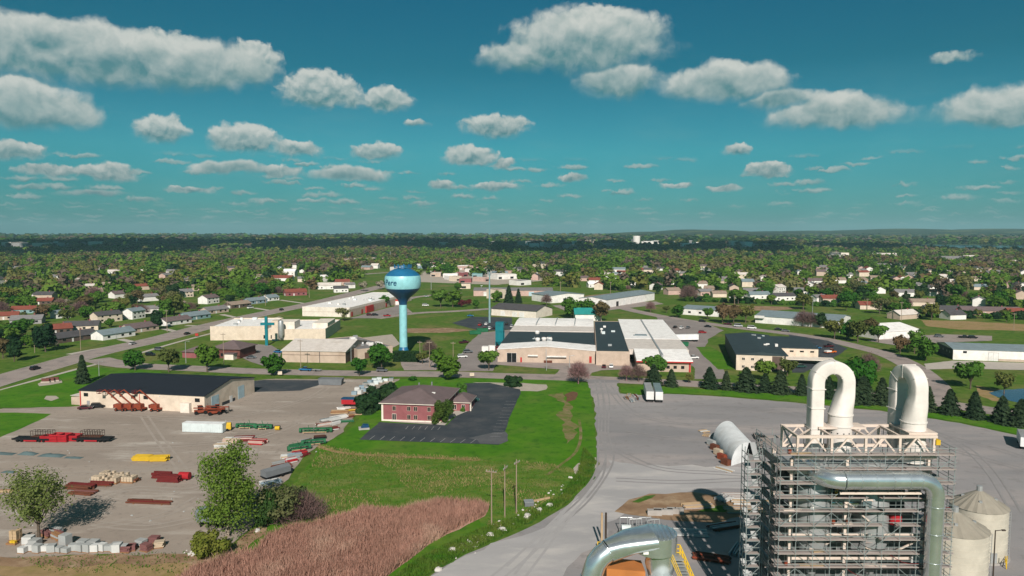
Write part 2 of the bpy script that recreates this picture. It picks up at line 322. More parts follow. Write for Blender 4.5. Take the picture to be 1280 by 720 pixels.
# ---------------------------------------------------------------- ground, roads, yards
import bmesh
from mathutils.geometry import tessellate_polygon
LEVEL=[0]
def sheet_w(name,pts,z,m,jag=0.0,step=3.0,kind='structure',seed=1):
    """flat surface from world points; edges broken up by jag metres"""
    r=random.Random(seed+len(pts)); out=[]
    n=len(pts)
    for i in range(n):
        a=Vector(pts[i]).to_2d(); b=Vector(pts[(i+1)%n]).to_2d(); L=(b-a).length
        k=max(1,min(60,int(L/step))) if jag else 1
        nrm=Vector((-(b-a).y,(b-a).x)); nrm=nrm.normalized() if nrm.length else nrm
        w=0
        for j in range(k):
            w=.6*w+r.uniform(-jag,jag) if j else 0
            out.append(a.lerp(b,j/k)+nrm*w)
    tri=tessellate_polygon([[Vector((q.x,q.y,0)) for q in out]])
    mb=MB(); mb.v=[(q.x,q.y,z) for q in out]; mb.f=[tuple(t) for t in tri]; mb.m=[0]*len(tri)
    o=mb.build(name,m)
    me=o.data
    if me.polygons and sum(p.normal.z for p in me.polygons)<0: me.flip_normals()
    if kind: o['kind']=kind
    return o
def zl(lv): LEVEL[0]+=1; return lv*.014+LEVEL[0]*.00011
def sheet(name,px,lv,m,jag=0.0,**k): return sheet_w(name,[P(*q) for q in px],zl(lv),m,jag,**k)
def strip_pts(c,w):
    c=[Vector(p).to_2d() for p in c]; A=[];B=[]
    for i,p in enumerate(c):
        t=(c[min(i+1,len(c)-1)]-c[max(i-1,0)]).normalized(); n=Vector((-t.y,t.x))
        ww=w[i] if isinstance(w,(list,tuple)) else w
        A.append(p+n*ww/2);B.append(p-n*ww/2)
    return A,B
def smooth(c,k=5):
    c=[Vector(p).to_2d() for p in c]; out=[]
    for i in range(len(c)-1):
        p0,p1,p2,p3=c[max(i-1,0)],c[i],c[i+1],c[min(i+2,len(c)-1)]
        for j in range(k):
            t=j/k; out.append(.5*((2*p1)+(p2-p0)*t+(2*p0-5*p1+4*p2-p3)*t*t+(-p0+3*p1-3*p2+p3)*t**3))
    return out+[c[-1]]
def road(name,px,w,lv,m,sm=5,off=0.0):
    c=smooth([P(*q) for q in px],sm)
    A,B=strip_pts(c,w)
    z=zl(lv); mb=MB(); n=len(c)
    mb.v=[(q.x,q.y,z) for q in A]+[(q.x,q.y,z) for q in B]; mb.f=[(i,i+n,i+n+1,i+1) for i in range(n-1)]; mb.m=[0]*(n-1)
    o=mb.build(name,m); me=o.data
    if sum(p.normal.z for p in me.polygons)<0: me.flip_normals()
    o['kind']='structure'
    return o,c
def kerb(name,c,off,m='sidewalk',w=.35,h=.14):
    A,B=strip_pts(c,2*abs(off)); L=A if off>0 else B
    A2,B2=strip_pts(L,w); mb=MB(); n=len(L)
    mb.v=[(q.x,q.y,0) for q in A2]+[(q.x,q.y,h) for q in A2]+[(q.x,q.y,h) for q in B2]+[(q.x,q.y,0) for q in B2]
    for i in range(n-1):
        for k in range(3): mb.f.append((k*n+i,k*n+i+1,(k+1)*n+i+1,(k+1)*n+i)); mb.m.append(0)
    o=mb.build(name,m); o['kind']='structure'; return o
# base ground: one sheet to the horizon (fine rings near, coarse far)
mb=MB(); rs=[0,60,200,600,1500,4000,10000,25000,60000]; nA=72
for r_ in rs[1:]:
    for k in range(nA): a=2*math.pi*k/nA; mb.v.append((r_*math.cos(a),r_*math.sin(a),0))
mb.v.append((0,0,0)); c0=len(mb.v)-1
for k in range(nA): mb.f.append((c0,k,(k+1)%nA)); mb.m.append(0)
for i in range(len(rs)-2):
    for k in range(nA):
        a=i*nA+k;b=i*nA+(k+1)%nA; mb.f.append((a,a+nA,b+nA,b)); mb.m.append(1 if rs[i+1]>=1500 else 0)
g=mb.build('ground',['grass','farland']); g['kind']='structure'
# far hills
def hills():
    mb=MB(); nx,ny=150,14; r=random.Random(3)
    ph=[r.uniform(0,6.28) for _ in range(8)]
    x0,x1,y0,y1=-1500,9500,5000,10600
    for j in range(ny+1):
        for i in range(nx+1):
            x=x0+(x1-x0)*i/nx; y=y0+(y1-y0)*j/ny
            px=640+900*x/y
            e=max(0,min(1,(px-600)/300)); e=e*e*(3-2*e)
            prof=math.sin(math.pi*min(1,(j/ny)*1.15))**.8 if j/ny<.87 else 0
            hh=140*(y/9000)*(.80+.10*math.sin(x*.0011+ph[0])+.06*math.sin(x*.0027+ph[1])+.05*math.sin(x*.006+ph[2])+.03*math.sin(x*.013+ph[3]))
            mb.v.append((x,y,-2+hh*e*prof))
    for j in range(ny):
        for i in range(nx):
            a=j*(nx+1)+i; mb.f.append((a,a+1,a+nx+2,a+nx+1)); mb.m.append(0)
    o=mb.build('hills','hill',smooth=True); o['kind']='structure'
hills()
# water: river far off, pond by the conifers
RIVER_PX=[(1095,305.4),(1160,305.8),(1300,306.6),(1420,307.5),(1420,317),(1290,316),(1200,314),(1130,310.5)]
sheet('river',RIVER_PX,1,'water')
RIVER=[tuple(P(*q).to_2d()) for q in RIVER_PX]
sheet('pond',[(1236,491),(1250,487.5),(1275,486),(1330,486),(1330,508),(1290,506),(1262,501),(1246,496)],3,'water',.5)
sheet('dirt_bank',[(1220,482),(1237,485),(1252,487),(1246,497),(1262,503),(1240,501),(1222,493)],2,'dry_grass',.5)
# ---- streets
main_px=[(-230,545),(-110,509),(0,475.5),(60,458),(125,440),(200,423.5),(265,406.5),(330,392),(400,377.5),(445,366),(490,355),(540,344)]
_,c_main=road('main_road',main_px,16.5,3,'road')
kerb('kerb',c_main,8.4); kerb('kerb',c_main,-8.4)
road('sidewalk',[(-60,507),(0,488),(90,463),(140,450.5)],2.4,2,'sidewalk')
road('sidewalk',[(170,443),(230,425.5),(300,408),(350,396)],2.4,2,'sidewalk')
street_px=[(120,449),(160,456.5),(250,461),(330,464.5),(450,466.8),(560,468),(640,470.3),(700,472),(780,475.5),(860,479.5),(940,484),(1020,489),(1100,496),(1180,505),(1290,521)]
_,c_st=road('side_street',street_px,12.0,4,'road')
curve_px=[(1168,505),(1172,490),(1160,474),(1138,457),(1108,443),(1076,434.5),(1030,424),(985,417),(930,410.5),(880,404),(835,397),(790,388),(770,382)]
_,c_cv=road('curved_road',curve_px,11.0,5,'road')
road('back_street',[(470,398),(520,391.5),(560,389.5),(600,387),(640,384)],10,3,'road')
road('back_street',[(508,391),(500,381),(512,373),(540,369),(575,366)],9,4,'road')
road('far_street',[(430,345),(480,341),(540,339),(620,341),(700,346)],14,3,'road')
# concrete driveways along the main road
for a,b in [((86,443),(118,437)),((118,437),(152,431)),((150,424),(178,430)),((205,411),(226,416)),((232,407),(262,408)),((277,393),(300,398)),((318,385),(336,388)),((350,375),(385,380))]:
    road('driveway',[a,b],4.2,2,'sidewalk',1)
for px in [[(-200,505),(100,507),(103,512),(70,517),(0,512),(-200,512)]]: pass
# ---- equipment yard on the near left
sheet('gravel_yard',[(-420,520),(0,511.5),(100,507.5),(130,492),(305,478),(332,474.2),(500,473.8),(476,492),(452,512),(430,540),(398,557),(372,582),(345,612),(322,650),(290,680),(240,694),(150,694),(0,697),(-420,700)],5,'gravel',.7)
sheet('front_lawn',[(-420,552),(-90,516.5),(20,516),(64,517.6),(55,523),(0,547),(-420,690)],7,'lawn',.3)
sheet('front_lawn',[(-420,560),(-60,509),(0,488),(110,459),(145,460.5),(200,464),(205,470),(160,480),(100,506),(70,509.5),(0,509),(-420,518)],2,'lawn',.2)
sheet('dirt_bed',[(47,480),(55,475.5),(76,474.8),(78,478.5),(62,481.5),(49,483)],6,'pale_dust',.4)
sheet('dirt_bed',[(55,499),(58,495),(70,495),(74,498),(64,501.5)],6,'pale_dust',.4)
sheet('asphalt_patch',[(303,478),(330,475.2),(408,475.6),(398,482),(376,488.5),(301,491)],8,'asphalt',.2)
sheet('dirt_strip',[(-420,707),(0,696.5),(150,693),(243,693.5),(290,684),(335,655),(332,668),(300,695),(215,716),(0,735),(-420,760)],7,'dirt',.9)
sheet('dry_verge',[(-420,736),(0,708),(60,706),(180,709),(235,705),(255,712),(220,728),(-420,800)],8,'dry_grass',1.6)
# ---- offices lot, meadow
sheet('office_lawn',[(470,497),(500,474),(612,473.2),(690,474.5),(733,478),(741,500),(744,540),(748,580),(735,603),(704,632),(600,684),(545,712),(500,740),(-100,800),(215,716),(300,695),(335,655),(372,600),(400,558),(432,541),(455,515)],3,'lawn',.5)
sheet('meadow',[(345,640),(372,602),(400,566),(430,567),(520,571),(600,574),(640,577),(690,580),(722,590),(700,625),(640,655),(608,668),(612,632),(560,630),(470,640),(395,655)],5,'meadow',1.6)
road('worn_path',[(398,558),(420,565),(450,568.5),(510,571.5),(560,573.5),(600,575.5)],1.5,8,'dry_grass')
sheet('parking_lot',[(449,550),(474,528),(500,529.5),(558,532),(583,508),(580,479.5),(612,478.8),(650,487),(651,492),(638,520),(624,556.5)],8,'asphalt',.15)
sheet('forecourt',[(488,527.5),(556,532),(566,522),(590,512),(593,504),(586,502),(570,513),(552,526),(486,523)],9,'sidewalk')
sheet('gravel_bed',[(590,478),(622,478.6),(655,479),(683,481),(683,487),(672,489.5),(650,489)],7,'pale_dust',.5)
sheet('earth_patch',[(705,494),(716,489.5),(722,491),(719,500),(708,503)],8,'brown_earth',.6)
sheet('earth_patch',[(684,494),(704,491),(708,502),(716,520),(719,545),(708,556),(704,535),(703,510),(695,498)],7,'worn_grass',1.4)
road('worn_path',[(724,525),(726,545),(720,565),(700,582),(684,594)],.9,8,'worn_grass')
# white bay lines of the office lot
def line(a,b,w=.16,lv=10):
    a=P(*a).to_2d();b=P(*b).to_2d();n=Vector((-(b-a).y,(b-a).x)).normalized()*w/2
    return [(a+n),(b+n),(b-n),(a-n)]
mb=MB()
def addline(a,b,w=.2):
    q=line(a,b,w); o=len(mb.v); mb.v+=[(p.x,p.y,.15) for p in q]; mb.f.append((o+3,o+2,o+1,o)); mb.m.append(0)
for i in range(11):
    x=462+i*12.6; addline((x,550+i*.45),(x+6.5,545+i*.5),.15)
for i in range(6):
    x=507+i*8; addline((x,537+.2*i),(x+3.5,533+.2*i),.14)
for i in range(12):
    t=i/11; x=632-9*t+ (10*(1-t)); y=502+44*t; addline((x-10,y),(x+3,y+.5),.13)
sheet('worn_patch',[(585,548),(632,540),(626,555.5),(600,555)],9,'lot_mid',1.2)
o=mb.build('bay_markings','paint_white'); o['kind']='structure'
# ---- drive and the big yard on the near right
sheet('works_yard',[(735,480),(733,474),(775,475.5),(771,482),(775,492),(800,494),(833,492.5),(900,496),(960,500.5),(1030,507),(1100,513.5),(1200,529),(1280,546),(1700,640),(1700,900),(400,900),(500,742),(548,713),(603,685),(706,634),(738,604),(750,580),(746,540),(742,500)],4,'yard_concrete',.5)
sheet('haul_road',[(700,640),(735,612),(760,575),(790,580),(945,588),(945,612),(860,615),(800,622),(770,650),(720,700),(700,760),(440,900),(420,860),(548,716),(605,688)],6,'haul_road',1.6)
sheet('dirt_bank',[(768,640),(786,625),(812,617.5),(850,616),(945,621),(945,640),(900,655),(830,650)],7,'dirt',.9)
sheet('weed_patch',[(790,628),(806,620.5),(820,619),(815,623),(798,629)],8,'rough_grass',.6)
sheet('weed_patch',[(870,640),(900,632),(925,634),(905,641)],8,'rough_grass',.6)
sheet('verge',[(775,484),(800,481.5),(860,486),(940,490.5),(1020,496),(1100,503),(1180,513),(1290,531),(1420,560),(1420,590),(1280,545),(1200,528),(1100,512.5),(1030,506),(960,499.5),(900,495),(833,491.5),(800,493),(777,491)],6,'lawn',.3)
# wheel tracks worn into the yards
def tracks(px,m,lv,w=.55,gap=2.1):
    c=smooth([P(*q) for q in px],6)
    for s_ in (-1,1):
        A,B=strip_pts(c,gap); road_w=A if s_<0 else B
        A2,B2=strip_pts(road_w,w); z=zl(lv); mb=MB(); n=len(c); mb.v=[(q.x,q.y,z) for q in A2]+[(q.x,q.y,z) for q in B2]; mb.f=[(i,i+n,i+n+1,i+1) for i in range(n-1)]; mb.m=[0]*(n-1)
        o=mb.build('wheel_track',m); me=o.data
        if sum(p.normal.z for p in me.polygons)<0: me.flip_normals()
        o['kind']='structure'
for q in [[(752,476),(758,500),(756,540),(762,575),(735,620),(700,652)],[(747,476),(752,505),(752,550),(750,590),(728,622)],[(760,482),(790,515),(850,530),(930,533),(1010,540),(1060,560)],[(765,560),(820,585),(900,592),(960,596)],[(770,600),(850,603),(930,600),(970,602)],[(800,510),(900,508),(1000,520),(1120,545),(1290,590)],[(780,540),(860,550),(960,552)],[(1180,545),(1240,560),(1290,575)],[(1100,520),(1180,545),(1230,580),(1270,640)]]: tracks(q,'track',7)
for q in [[(700,652),(660,690),(600,740)],[(728,622),(700,650),(640,710)],[(720,630),(690,668),(650,720)]]: tracks(q,'pale_track',7)
for q in [[(0,512),(100,512),(200,522),(300,520),(380,500),(410,484)],[(20,560),(140,560),(240,556),(330,545),(390,520)],[(60,595),(180,588),(260,580),(320,565)],[(90,640),(160,612),(240,612),(290,590)],[(110,660),(200,645),(250,622)],[(240,650),(180,660),(120,655)],[(180,520),(200,550),(230,590)]]: tracks(q,'gravel_track',7,.7)
# edge of weeds between meadow and haul road
sheet('weedy_edge',[(746,578),(735,603),(704,632),(600,684),(545,712),(500,742),(455,742),(520,702),(600,667),(655,648),(700,626),(722,592),(730,560)],6,'rough_grass',1.6)
for q in [[(560,688),(600,668),(612,672),(575,692)],[(722,580),(745,572),(738,590),(724,598)]]: sheet('pale_dust_patch',q,7,'pale_dust',1.2)
# ---- aprons and lots of the buildings along the streets
sheet('apron',[(500,452),(520,447),(552,446),(545,463),(505,463)],5,'road',.2)
sheet('works_lot',[(560,464),(575,446),(585,430),(600,416),(640,412),(640,448),(622,452),(616,464)],5,'lot_grey',.3)
sheet('works_lot',[(622,452),(640,447),(800,449),(800,461),(752,463),(740,466),(735,473),(690,471),(700,462),(620,456)],6,'road',.3)
sheet('works_lot',[(820,396),(880,404),(905,413),(885,424),(880,440),(905,463),(912,474),(868,474),(868,460),(845,440)],5,'lot_grey',.3)
sheet('office_lot',[(985,418),(1035,426),(1060,436),(1035,452),(1005,466),(990,466),(985,450),(1002,440)],6,'asphalt',.3)
sheet('lawn_patch',[(870,434),(888,433.5),(905,443),(918,462),(898,462),(880,446)],6,'lawn',.2)
sheet('shed_lot',[(1085,426),(1100,422),(1180,418),(1240,420),(1240,426),(1190,428),(1120,432)],6,'road',.3)
sheet('shed_lot',[(1155,455),(1190,451),(1290,454),(1420,458),(1420,468),(1290,463),(1200,461),(1158,462)],6,'sidewalk',.3)
sheet('church_lot',[(300,428),(340,432),(352,440),(350,455),(330,458),(312,452),(300,446)],6,'lot_grey',.3)
sheet('store_lot',[(437,398),(480,386),(498,382),(500,392),(470,398)],6,'lot_grey',.3)
sheet('pale_lot',[(430,425),(490,418),(500,430),(480,440),(450,430)],6,'pale_dust',.3)
sheet('car_yard',[(590,396),(640,397),(640,412),(602,414),(565,404)],6,'asphalt',.3)
sheet('shop_lot',[(690,382),(740,378),(820,377),(830,380),(760,388),(715,392)],4,'road',.3)
sheet('shop_lot',[(510,352),(530,340),(590,336),(660,339),(690,350),(620,356),(560,354)],4,'pale_dust',1)
sheet('brown_field',[(730,370),(770,366),(772,369.5),(735,373)],4,'dirt',.5)
sheet('brown_field',[(500,411),(560,410),(590,413),(560,416),(505,416)],4,'dirt',.8)
sheet('brown_field',[(880,386),(960,389),(1000,386),(1000,384),(900,381)],4,'dirt',.5)
sheet('reed_marsh',[(1150,400),(1200,401),(1290,406),(1290,414),(1200,412),(1160,408)],3,'dry_grass',1)
# haze: the air between here and the horizon
hz=MB(); hz.box(-14000,16000,-300,26000,-6,330)
m=bpy.data.materials.new('haze'); m.use_nodes=True; nt=m.node_tree; nt.nodes.clear()
o_=nt.nodes.new('ShaderNodeOutputMaterial'); v_=nt.nodes.new('ShaderNodeVolumePrincipled'); nt.links.new(v_.outputs[0],o_.inputs['Volume'])
v_.inputs['Color'].default_value=(.45,.80,.86,1); v_.inputs['Density'].default_value=HAZE if 'HAZE' in globals() else .000065; v_.inputs['Anisotropy'].default_value=.0
M['haze']=m
hz.build('haze','haze')['kind']='stuff'
# ---------------------------------------------------------------- buildings
def frame(name,label,cat,pL,pR,group=None,rz=None):
    a=P(*pL);b=P(*pR); t=thing(name,label,cat,(a.x,a.y,0),math.atan2(b.y-a.y,b.x-a.x) if rz is None else rz,group); return t,(b-a).length
def opening(t,name,face,u,z,w,h,Wd,D,m,o=.07,framem=None,label=None):
    """window, door or trim on a wall: f front, b back, l left, r right; u along the face from its near/left end to the opening's middle, z its sill"""
    a,b=u-w/2,u+w/2; mb=MB()
    def bx(mb,a,b,z0,z1,o0,o1):
        if face=='f': mb.box(a,b,-o1,-o0,z0,z1)
        elif face=='b': mb.box(a,b,D+o0,D+o1,z0,z1)
        elif face=='l': mb.box(-o1,-o0,a,b,z0,z1)
        else: mb.box(Wd+o0,Wd+o1,a,b,z0,z1)
    bx(mb,a,b,z,z+h,-.05,o); q=mb.build(name,m,t)
    if label: q['label']=label
    if framem:
        f=MB(); e=.08
        bx(f,a-e,a,z-e,z+h+e,.0,o+.05);bx(f,b,b+e,z-e,z+h+e,.0,o+.05);bx(f,a,b,z+h,z+h+e,.0,o+.05);bx(f,a,b,z-e,z,.0,o+.05)
        if w>.9: bx(f,u-.04,u+.04,z,z+h,o,o+.03)
        f.build('frame',framem,q)
    return q
def gable(t,W,D,h,rise,wm,rm,ridge='x',o=.5,x0=0,y0=0,th=.22,wname='wall',rname='roof',base=0):
    """walls with gable ends and a two-pitch roof; ridge along x or y of the thing's own frame"""
    w=MB(); r=MB()
    if ridge=='x':
        w.prism([(y0,base),(y0+D,base),(y0+D,h),(y0+D/2,h+rise),(y0,h)],x0,x0+W,'x')
        k=rise/(D/2); lo=h-k*o
        r.prism([(y0-o,lo+.03),(y0+D/2,h+rise+.03),(y0+D+o,lo+.03),(y0+D+o,lo+th+.03),(y0+D/2,h+rise+th+.03),(y0-o,lo+th+.03)],x0-o,x0+W+o,'x')
    else:
        w.prism([(x0,base),(x0+W,base),(x0+W,h),(x0+W/2,h+rise),(x0,h)],y0,y0+D,'y')
        k=rise/(W/2); lo=h-k*o
        r.prism([(x0-o,lo+.03),(x0+W/2,h+rise+.03),(x0+W+o,lo+.03),(x0+W+o,lo+th+.03),(x0+W/2,h+rise+th+.03),(x0-o,lo+th+.03)],y0-o,y0+D+o,'y')
    return w.build(wname,wm,t),r.build(rname,rm,t)
def hip(t,W,D,h,rise,wm,rm,o=.6,x0=0,y0=0,fascia=None):
    w=MB(); w.box(x0,x0+W,y0,y0+D,0,h); wo=w.build('wall',wm,t)
    a,b,c,d=x0-o,x0+W+o,y0-o,y0+D+o; z=h+.02; e=.22; s=min(W,D)/2+o
    if W>=D: r1,r2=(a+s,(c+d)/2,z+e+rise),(b-s,(c+d)/2,z+e+rise)
    else: r1,r2=((a+b)/2,c+s,z+e+rise),((a+b)/2,d-s,z+e+rise)
    r=MB(); vs=[(a,c,z+e),(b,c,z+e),(b,d,z+e),(a,d,z+e),r1,r2]
    fs=[(0,1,5,4),(1,2,5),(2,3,4,5),(3,0,4)] if W>=D else [(0,1,4),(1,2,5,4),(2,3,5),(3,0,4,5)]
    r.add(vs,fs); ro=r.build('roof',rm,t)
    f=MB(); f.box(a,b,c,d,z,z+e-.005); f.build('eave',fascia or wm,t)
    return wo,ro
def flat(t,W,D,h,wm,rm,x0=0,y0=0,par=.5,rname='roof',wname='wall'):
    w=MB(); w.box(x0,x0+W,y0,y0+D,0,h-.01); e=.3
    for q in ((x0,x0+W,y0,y0+e),(x0,x0+W,y0+D-e,y0+D),(x0,x0+e,y0+e,y0+D-e),(x0+W-e,x0+W,y0+e,y0+D-e)): w.box(*q,h-.01,h+par)
    wo=w.build(wname,wm,t); r=MB(); r.box(x0+e+.01,x0+W-e-.01,y0+e+.01,y0+D-e-.01,h,h+.08); return wo,r.build(rname,rm,t)
def bx(t,name,m,x0,x1,y0,y1,z0,z1):
    b=MB(); b.box(x0,x1,y0,y1,z0,z1); return b.build(name,m,t)
# --- dark-roofed rental shed in the near yard
t,W=frame('equipment_shed','long cream metal shed with black roof behind the red boom lifts','shed',(100,508.2),(256,516.2)); D=31
gable(t,W,D,5.7,2.6,['cream'],'roof_black','x',.35)
for u in (2.6,W*.44,W*.54): opening(t,'window','f',u,3.7,1.7,1.2,W,D,'glass_dark')
opening(t,'door','f',3.4,0,1.1,2.2,W,D,'grey_wall'); opening(t,'trim','f',.35,0,.45,5.5,W,D,'red_trim'); opening(t,'trim','f',W*.49,0,.2,5.4,W,D,'red_trim')
opening(t,'window','f',W-2.6,3.6,1.8,1.25,W,D,'glass_dark')
opening(t,'garage_door','r',6,0,4.2,4.6,W,D,'door_blue'); opening(t,'garage_door','r',22,0,4,4.6,W,D,'door_blue'); opening(t,'door','r',15.5,0,1.6,2.4,W,D,'door_white'); opening(t,'wall_panel','r',14,0,8,1.2,W,D,'dark_panel',o=.04)
for u in (10,20,31): bx(t,'wall_lamp','door_white',u,u+.35,-.3,0,4.9,5.25)
an=MB(); an.prism([(-5.2,0),(-.05,0),(-.05,3.2),(-5.2,2.7)],2,9,'y'); an.build('lean_to','tan_wall',t); bx(t,'lean_to_roof','roof_pale',-5.4,-.1,1.8,9.2,3.21,3.3)
bx(t,'partition_wall','cream_light',W*.83,W*.9,-1.4,-.05,0,3.3)
# --- brick office
t,W=frame('office_building','two storey red brick office with grey brown hip roof beside a dark car park','office',(477,526),(552,528.8)); D=24
hip(t,W,D,5.7,3.1,'brick','roof_brown',.7,fascia='cream_light')
for z in (.9,3.6):
    for u in (4.2,9,11.2,15.6):
        if z<1 and u<5: opening(t,'door','f',u,.1,1.2,2.3,W,D,'glass_dark',framem='cream_light')
        else: opening(t,'window','f',u*W/19.6,z,1.0,1.3,W,D,'glass_dark',framem='tan_wall')
    for u in (5,9,20,25): opening(t,'window','r',u,z,1.1,1.4,W,D,'glass_dark',framem='cream_light')
opening(t,'corner_trim','f',.3,0,.6,5.6,W,D,'cream_light'); opening(t,'plinth','f',W/2,0,W-.1,.55,W,D,'cream_light',o=.12)
sk=MB(); sk.cbox((W-6,9,7.55),(3.6,.9,.35)); sk.build('skylight','white_paint',t)
for x,y in ((7,19),(11,21)): bx(t,'vent_pipe','silver',x,x+.4,y,y+.4,6.6,8.6)
# wing
w2=thing('entrance_wing','single storey brick entrance wing with its own hip roof at the office side','office wing',(0,0,0)); m_=t.matrix_basis
w2.location=Vector((0,0,0)); 
a=P(562.5,513.5); w2.location=(a.x,a.y,0); w2.rotation_euler=(0,0,t.rotation_euler.z); Ww=6.6;Dw=10
hip(w2,Ww,Dw,2.9,2.0,'brick','roof_brown',.6,fascia='cream_light')
for u in (1.6,4.6): opening(w2,'window','f',u,.6,1.1,1.6,Ww,Dw,'glass_dark',framem='cream_light')
opening(w2,'door','r',3,.05,1.6,2.2,Ww,Dw,'glass_dark',framem='cream_light')
for x in (Ww+.2,): bx(w2,'column','cream_light',x,x+.45,.2,.65,0,2.9)
# --- big works in the middle
t,W=frame('factory_building','wide low factory with white front gable and dark roof bands in the middle','factory',(622,452.5),(744,455.5),None,R(-6)); D=112
gable(t,W,16,5.9,1.7,['tan_wall'],'roof_white','y',.3)
bx(t,'wall','tan_wall',0,W,16.1,D,0,5.6)
bx(t,'dark_roof','roof_teal_black',-.4,W-.1,16.45,58,5.62,6.5); bx(t,'pale_roof','roof_pale',-.4,W-.1,58.05,80,5.62,6.9)
r=MB(); r.prism([(80.05,6.0),(D,6.0),(D,7.6),(96,7.9),(80.05,7.0)],-.4,W-.1,'x'); r.build('white_roof','roof_white',t)
for x in (12,23,34): bx(t,'roof_seam','steel_grey',x,x+.5,80.5,D-1,7.4,8.15)
opening(t,'garage_door','f',6.6,0,4.4,4.4,W,D,'glass_dark',framem='door_white'); opening(t,'red_sign','f',11,0,.8,2.4,W,D,'red_trim'); opening(t,'red_sign','f',W-2.2,.4,1.1,3.0,W,D,'red_trim')
opening(t,'awning','f',16.5,3.2,4.6,.5,W,D,'white_paint',o=1.2); opening(t,'awning','f',27.5,3.0,9,.45,W,D,'white_paint',o=1.5); opening(t,'loading_panel','f',23.5,.2,3.8,1,W,D,'rust',o=.6)
opening(t,'downpipe','f',W/2,0,.3,6.6,W,D,'steel_grey',o=.2)
for x,y in ((17,24),(20,26),(23,25),(15,50)):
    v=MB(); v.lathe([(0,8.3),(1.1,8.1),(1.3,7.4),(1.0,6.45)],10,0,(x,y)); v.build('roof_vent','white_paint',t)
t,W=frame('factory_building','tan middle block of the works under a long dark flat roof','factory',(745,456.6),(787,458.2),None,R(-6)); D=112
flat(t,W,D,6.3,'tan_wall','roof_teal_black',par=.25)
v=MB(); v.lathe([(0,9.2),(.7,9),(.9,8.4),(.35,8.2),(.35,6.3)],10,0,(3.5,60)); v.build('roof_vent','white_paint',t)
t,W=frame('factory_building','long white roofed works wing with red stripe along its eave','factory',(797,464),(864,466),None,R(-6)); D=134
bx(t,'wall','tan_wall',0,W,0,D,0,4.1)
b=MB(); b.prism([(-1.2,4.12),(-1.2,5.2),(19,6.9),(19,4.12)],-.6,W+.6,'x'); b.build('front_roof','roof_white',t)
bx(t,'red_stripe','red_trim',-.7,W+.7,-1.3,-1.21,4.15,4.75)
bx(t,'pale_roof','roof_pale',-3.0,W+1.6,19.05,52,4.12,6.6); bx(t,'white_roof','roof_white',-3.0,W+1.6,52.05,D,4.12,6.75)
bx(t,'roof_seam','steel_grey',W*.46,W*.46+.7,2,D-2,5.9,7.1)
for i,y in enumerate((30,33)): bx(t,'roof_patch','roof_bluegrey',2+i,9,y+32,y+34.2,6.76,6.95)
for u in (9.5,13,16,19.2): opening(t,'window','f',u,1.4,1.4,1.3,W,D,'glass_dark')
opening(t,'corner_post','f',W-.5,0,.8,4.1,W,D,'red_trim',o=.12)
for y in (8,14,22,30): opening(t,'window','r',y,1.3,1.4,1.2,W,D,'glass_dark')
# --- dark warehouse
t,W=frame('warehouse','dark roofed warehouse with cream front and side wall painted dark for shade','warehouse',(920,462.5),(984,465)); D=64
bx(t,'wall','cream',0,W,0,D,0,6.9); bx(t,'shade_dark_side','dark_panel',-.12,-.01,.2,D,0,7.0)  # thin sheet over the cream side, its shade put into the dark colour
r=MB(); r.prism([(-.4,6.92),(W+.3,6.92),(W+.3,7.2),(W/2,8.3),(-.4,7.2)],-.3,D,'y'); r.build('roof','roof_teal_black',t)
for z in (1.2,4.6):
    for u in (3,6.8,10.6): opening(t,'window','f',u,z,1.1,1.0,W,D,'glass_dark',framem='cream_light')
opening(t,'entrance_recess','f',17,0,4.2,6.6,W,D,'brown_wall',o=.03); opening(t,'column','f',W-1,0,.5,6.9,W,D,'dark_panel',o=.4)
for x,y in ((14,22),(15.2,24)): bx(t,'roof_unit','white_paint',x,x+1.6,y,y+1,8.1,8.6)
W2=17.5; b=MB(); b.box(W+.02,W+W2,27,D,0,6.3); b.build('wing_wall','cream',t)
bx(t,'wing_roof','roof_teal_black',W+.35,W+W2+.3,26.7,D,6.32,6.7)
for u in (W+5,W+9.5,W+14): bx(t,'window','glass_dark',u,u+1.7,26.9,27.1,4.6,5.3)
bx(t,'canopy','cream_light',W+3,W+W2+6,19,26.65,2.2,2.6)
# --- low grey roofed building among trees
t,W=frame('workshop','wide low white workshop with blue grey roof half hidden by bushes','workshop',(944,403.5),(1050,411)); gable(t,W,34,4.6,2.4,'white_paint','roof_bluegrey','x',.4)
for u in (10,22,36): opening(t,'garage_door','f',u,0,3.4,3,W,34,'door_white')
opening(t,'entrance_block','f',3,3.5,6,1.6,W,34,'white_paint',o=2)
# --- white roof shed
t,W=frame('storage_shed','white storage shed with pale roof at the bend of the curved road','shed',(1098,424.5),(1150,421.5)); gable(t,W,30,4.2,2.6,'white_paint','roof_white','x',.4)
for u in (5,11,17,22): opening(t,'garage_door','f',u,0,3.2,3.2,W,30,'door_white')
opening(t,'window','r',5,1.8,4,1,W,30,'glass_dark')
# --- long white shed at the right
t,W=frame('storage_shed','long white metal shed with grey roof and dark gable end','shed',(1191,449.5),(1302,453.5)); gable(t,W,22,5.0,1.5,'white_paint','roof_bluegrey','x',.4)
bx(t,'end_panel','dark_panel',-.1,-.01,.1,21.9,0,4.9)
for u in (4,8,13): opening(t,'window','l',u,2.6,1.3,1,W,22,'grey_wall',o=.16)
opening(t,'window','f',5,3.3,1.6,1.0,W,22,'glass_dark')
for u in (17,34,52): opening(t,'garage_door','f',u,0,4.2,3.9,W,22,'door_white',framem='grey_wall')
opening(t,'plinth','f',25,0,12,1.1,W,22,'tan_wall',o=.1)
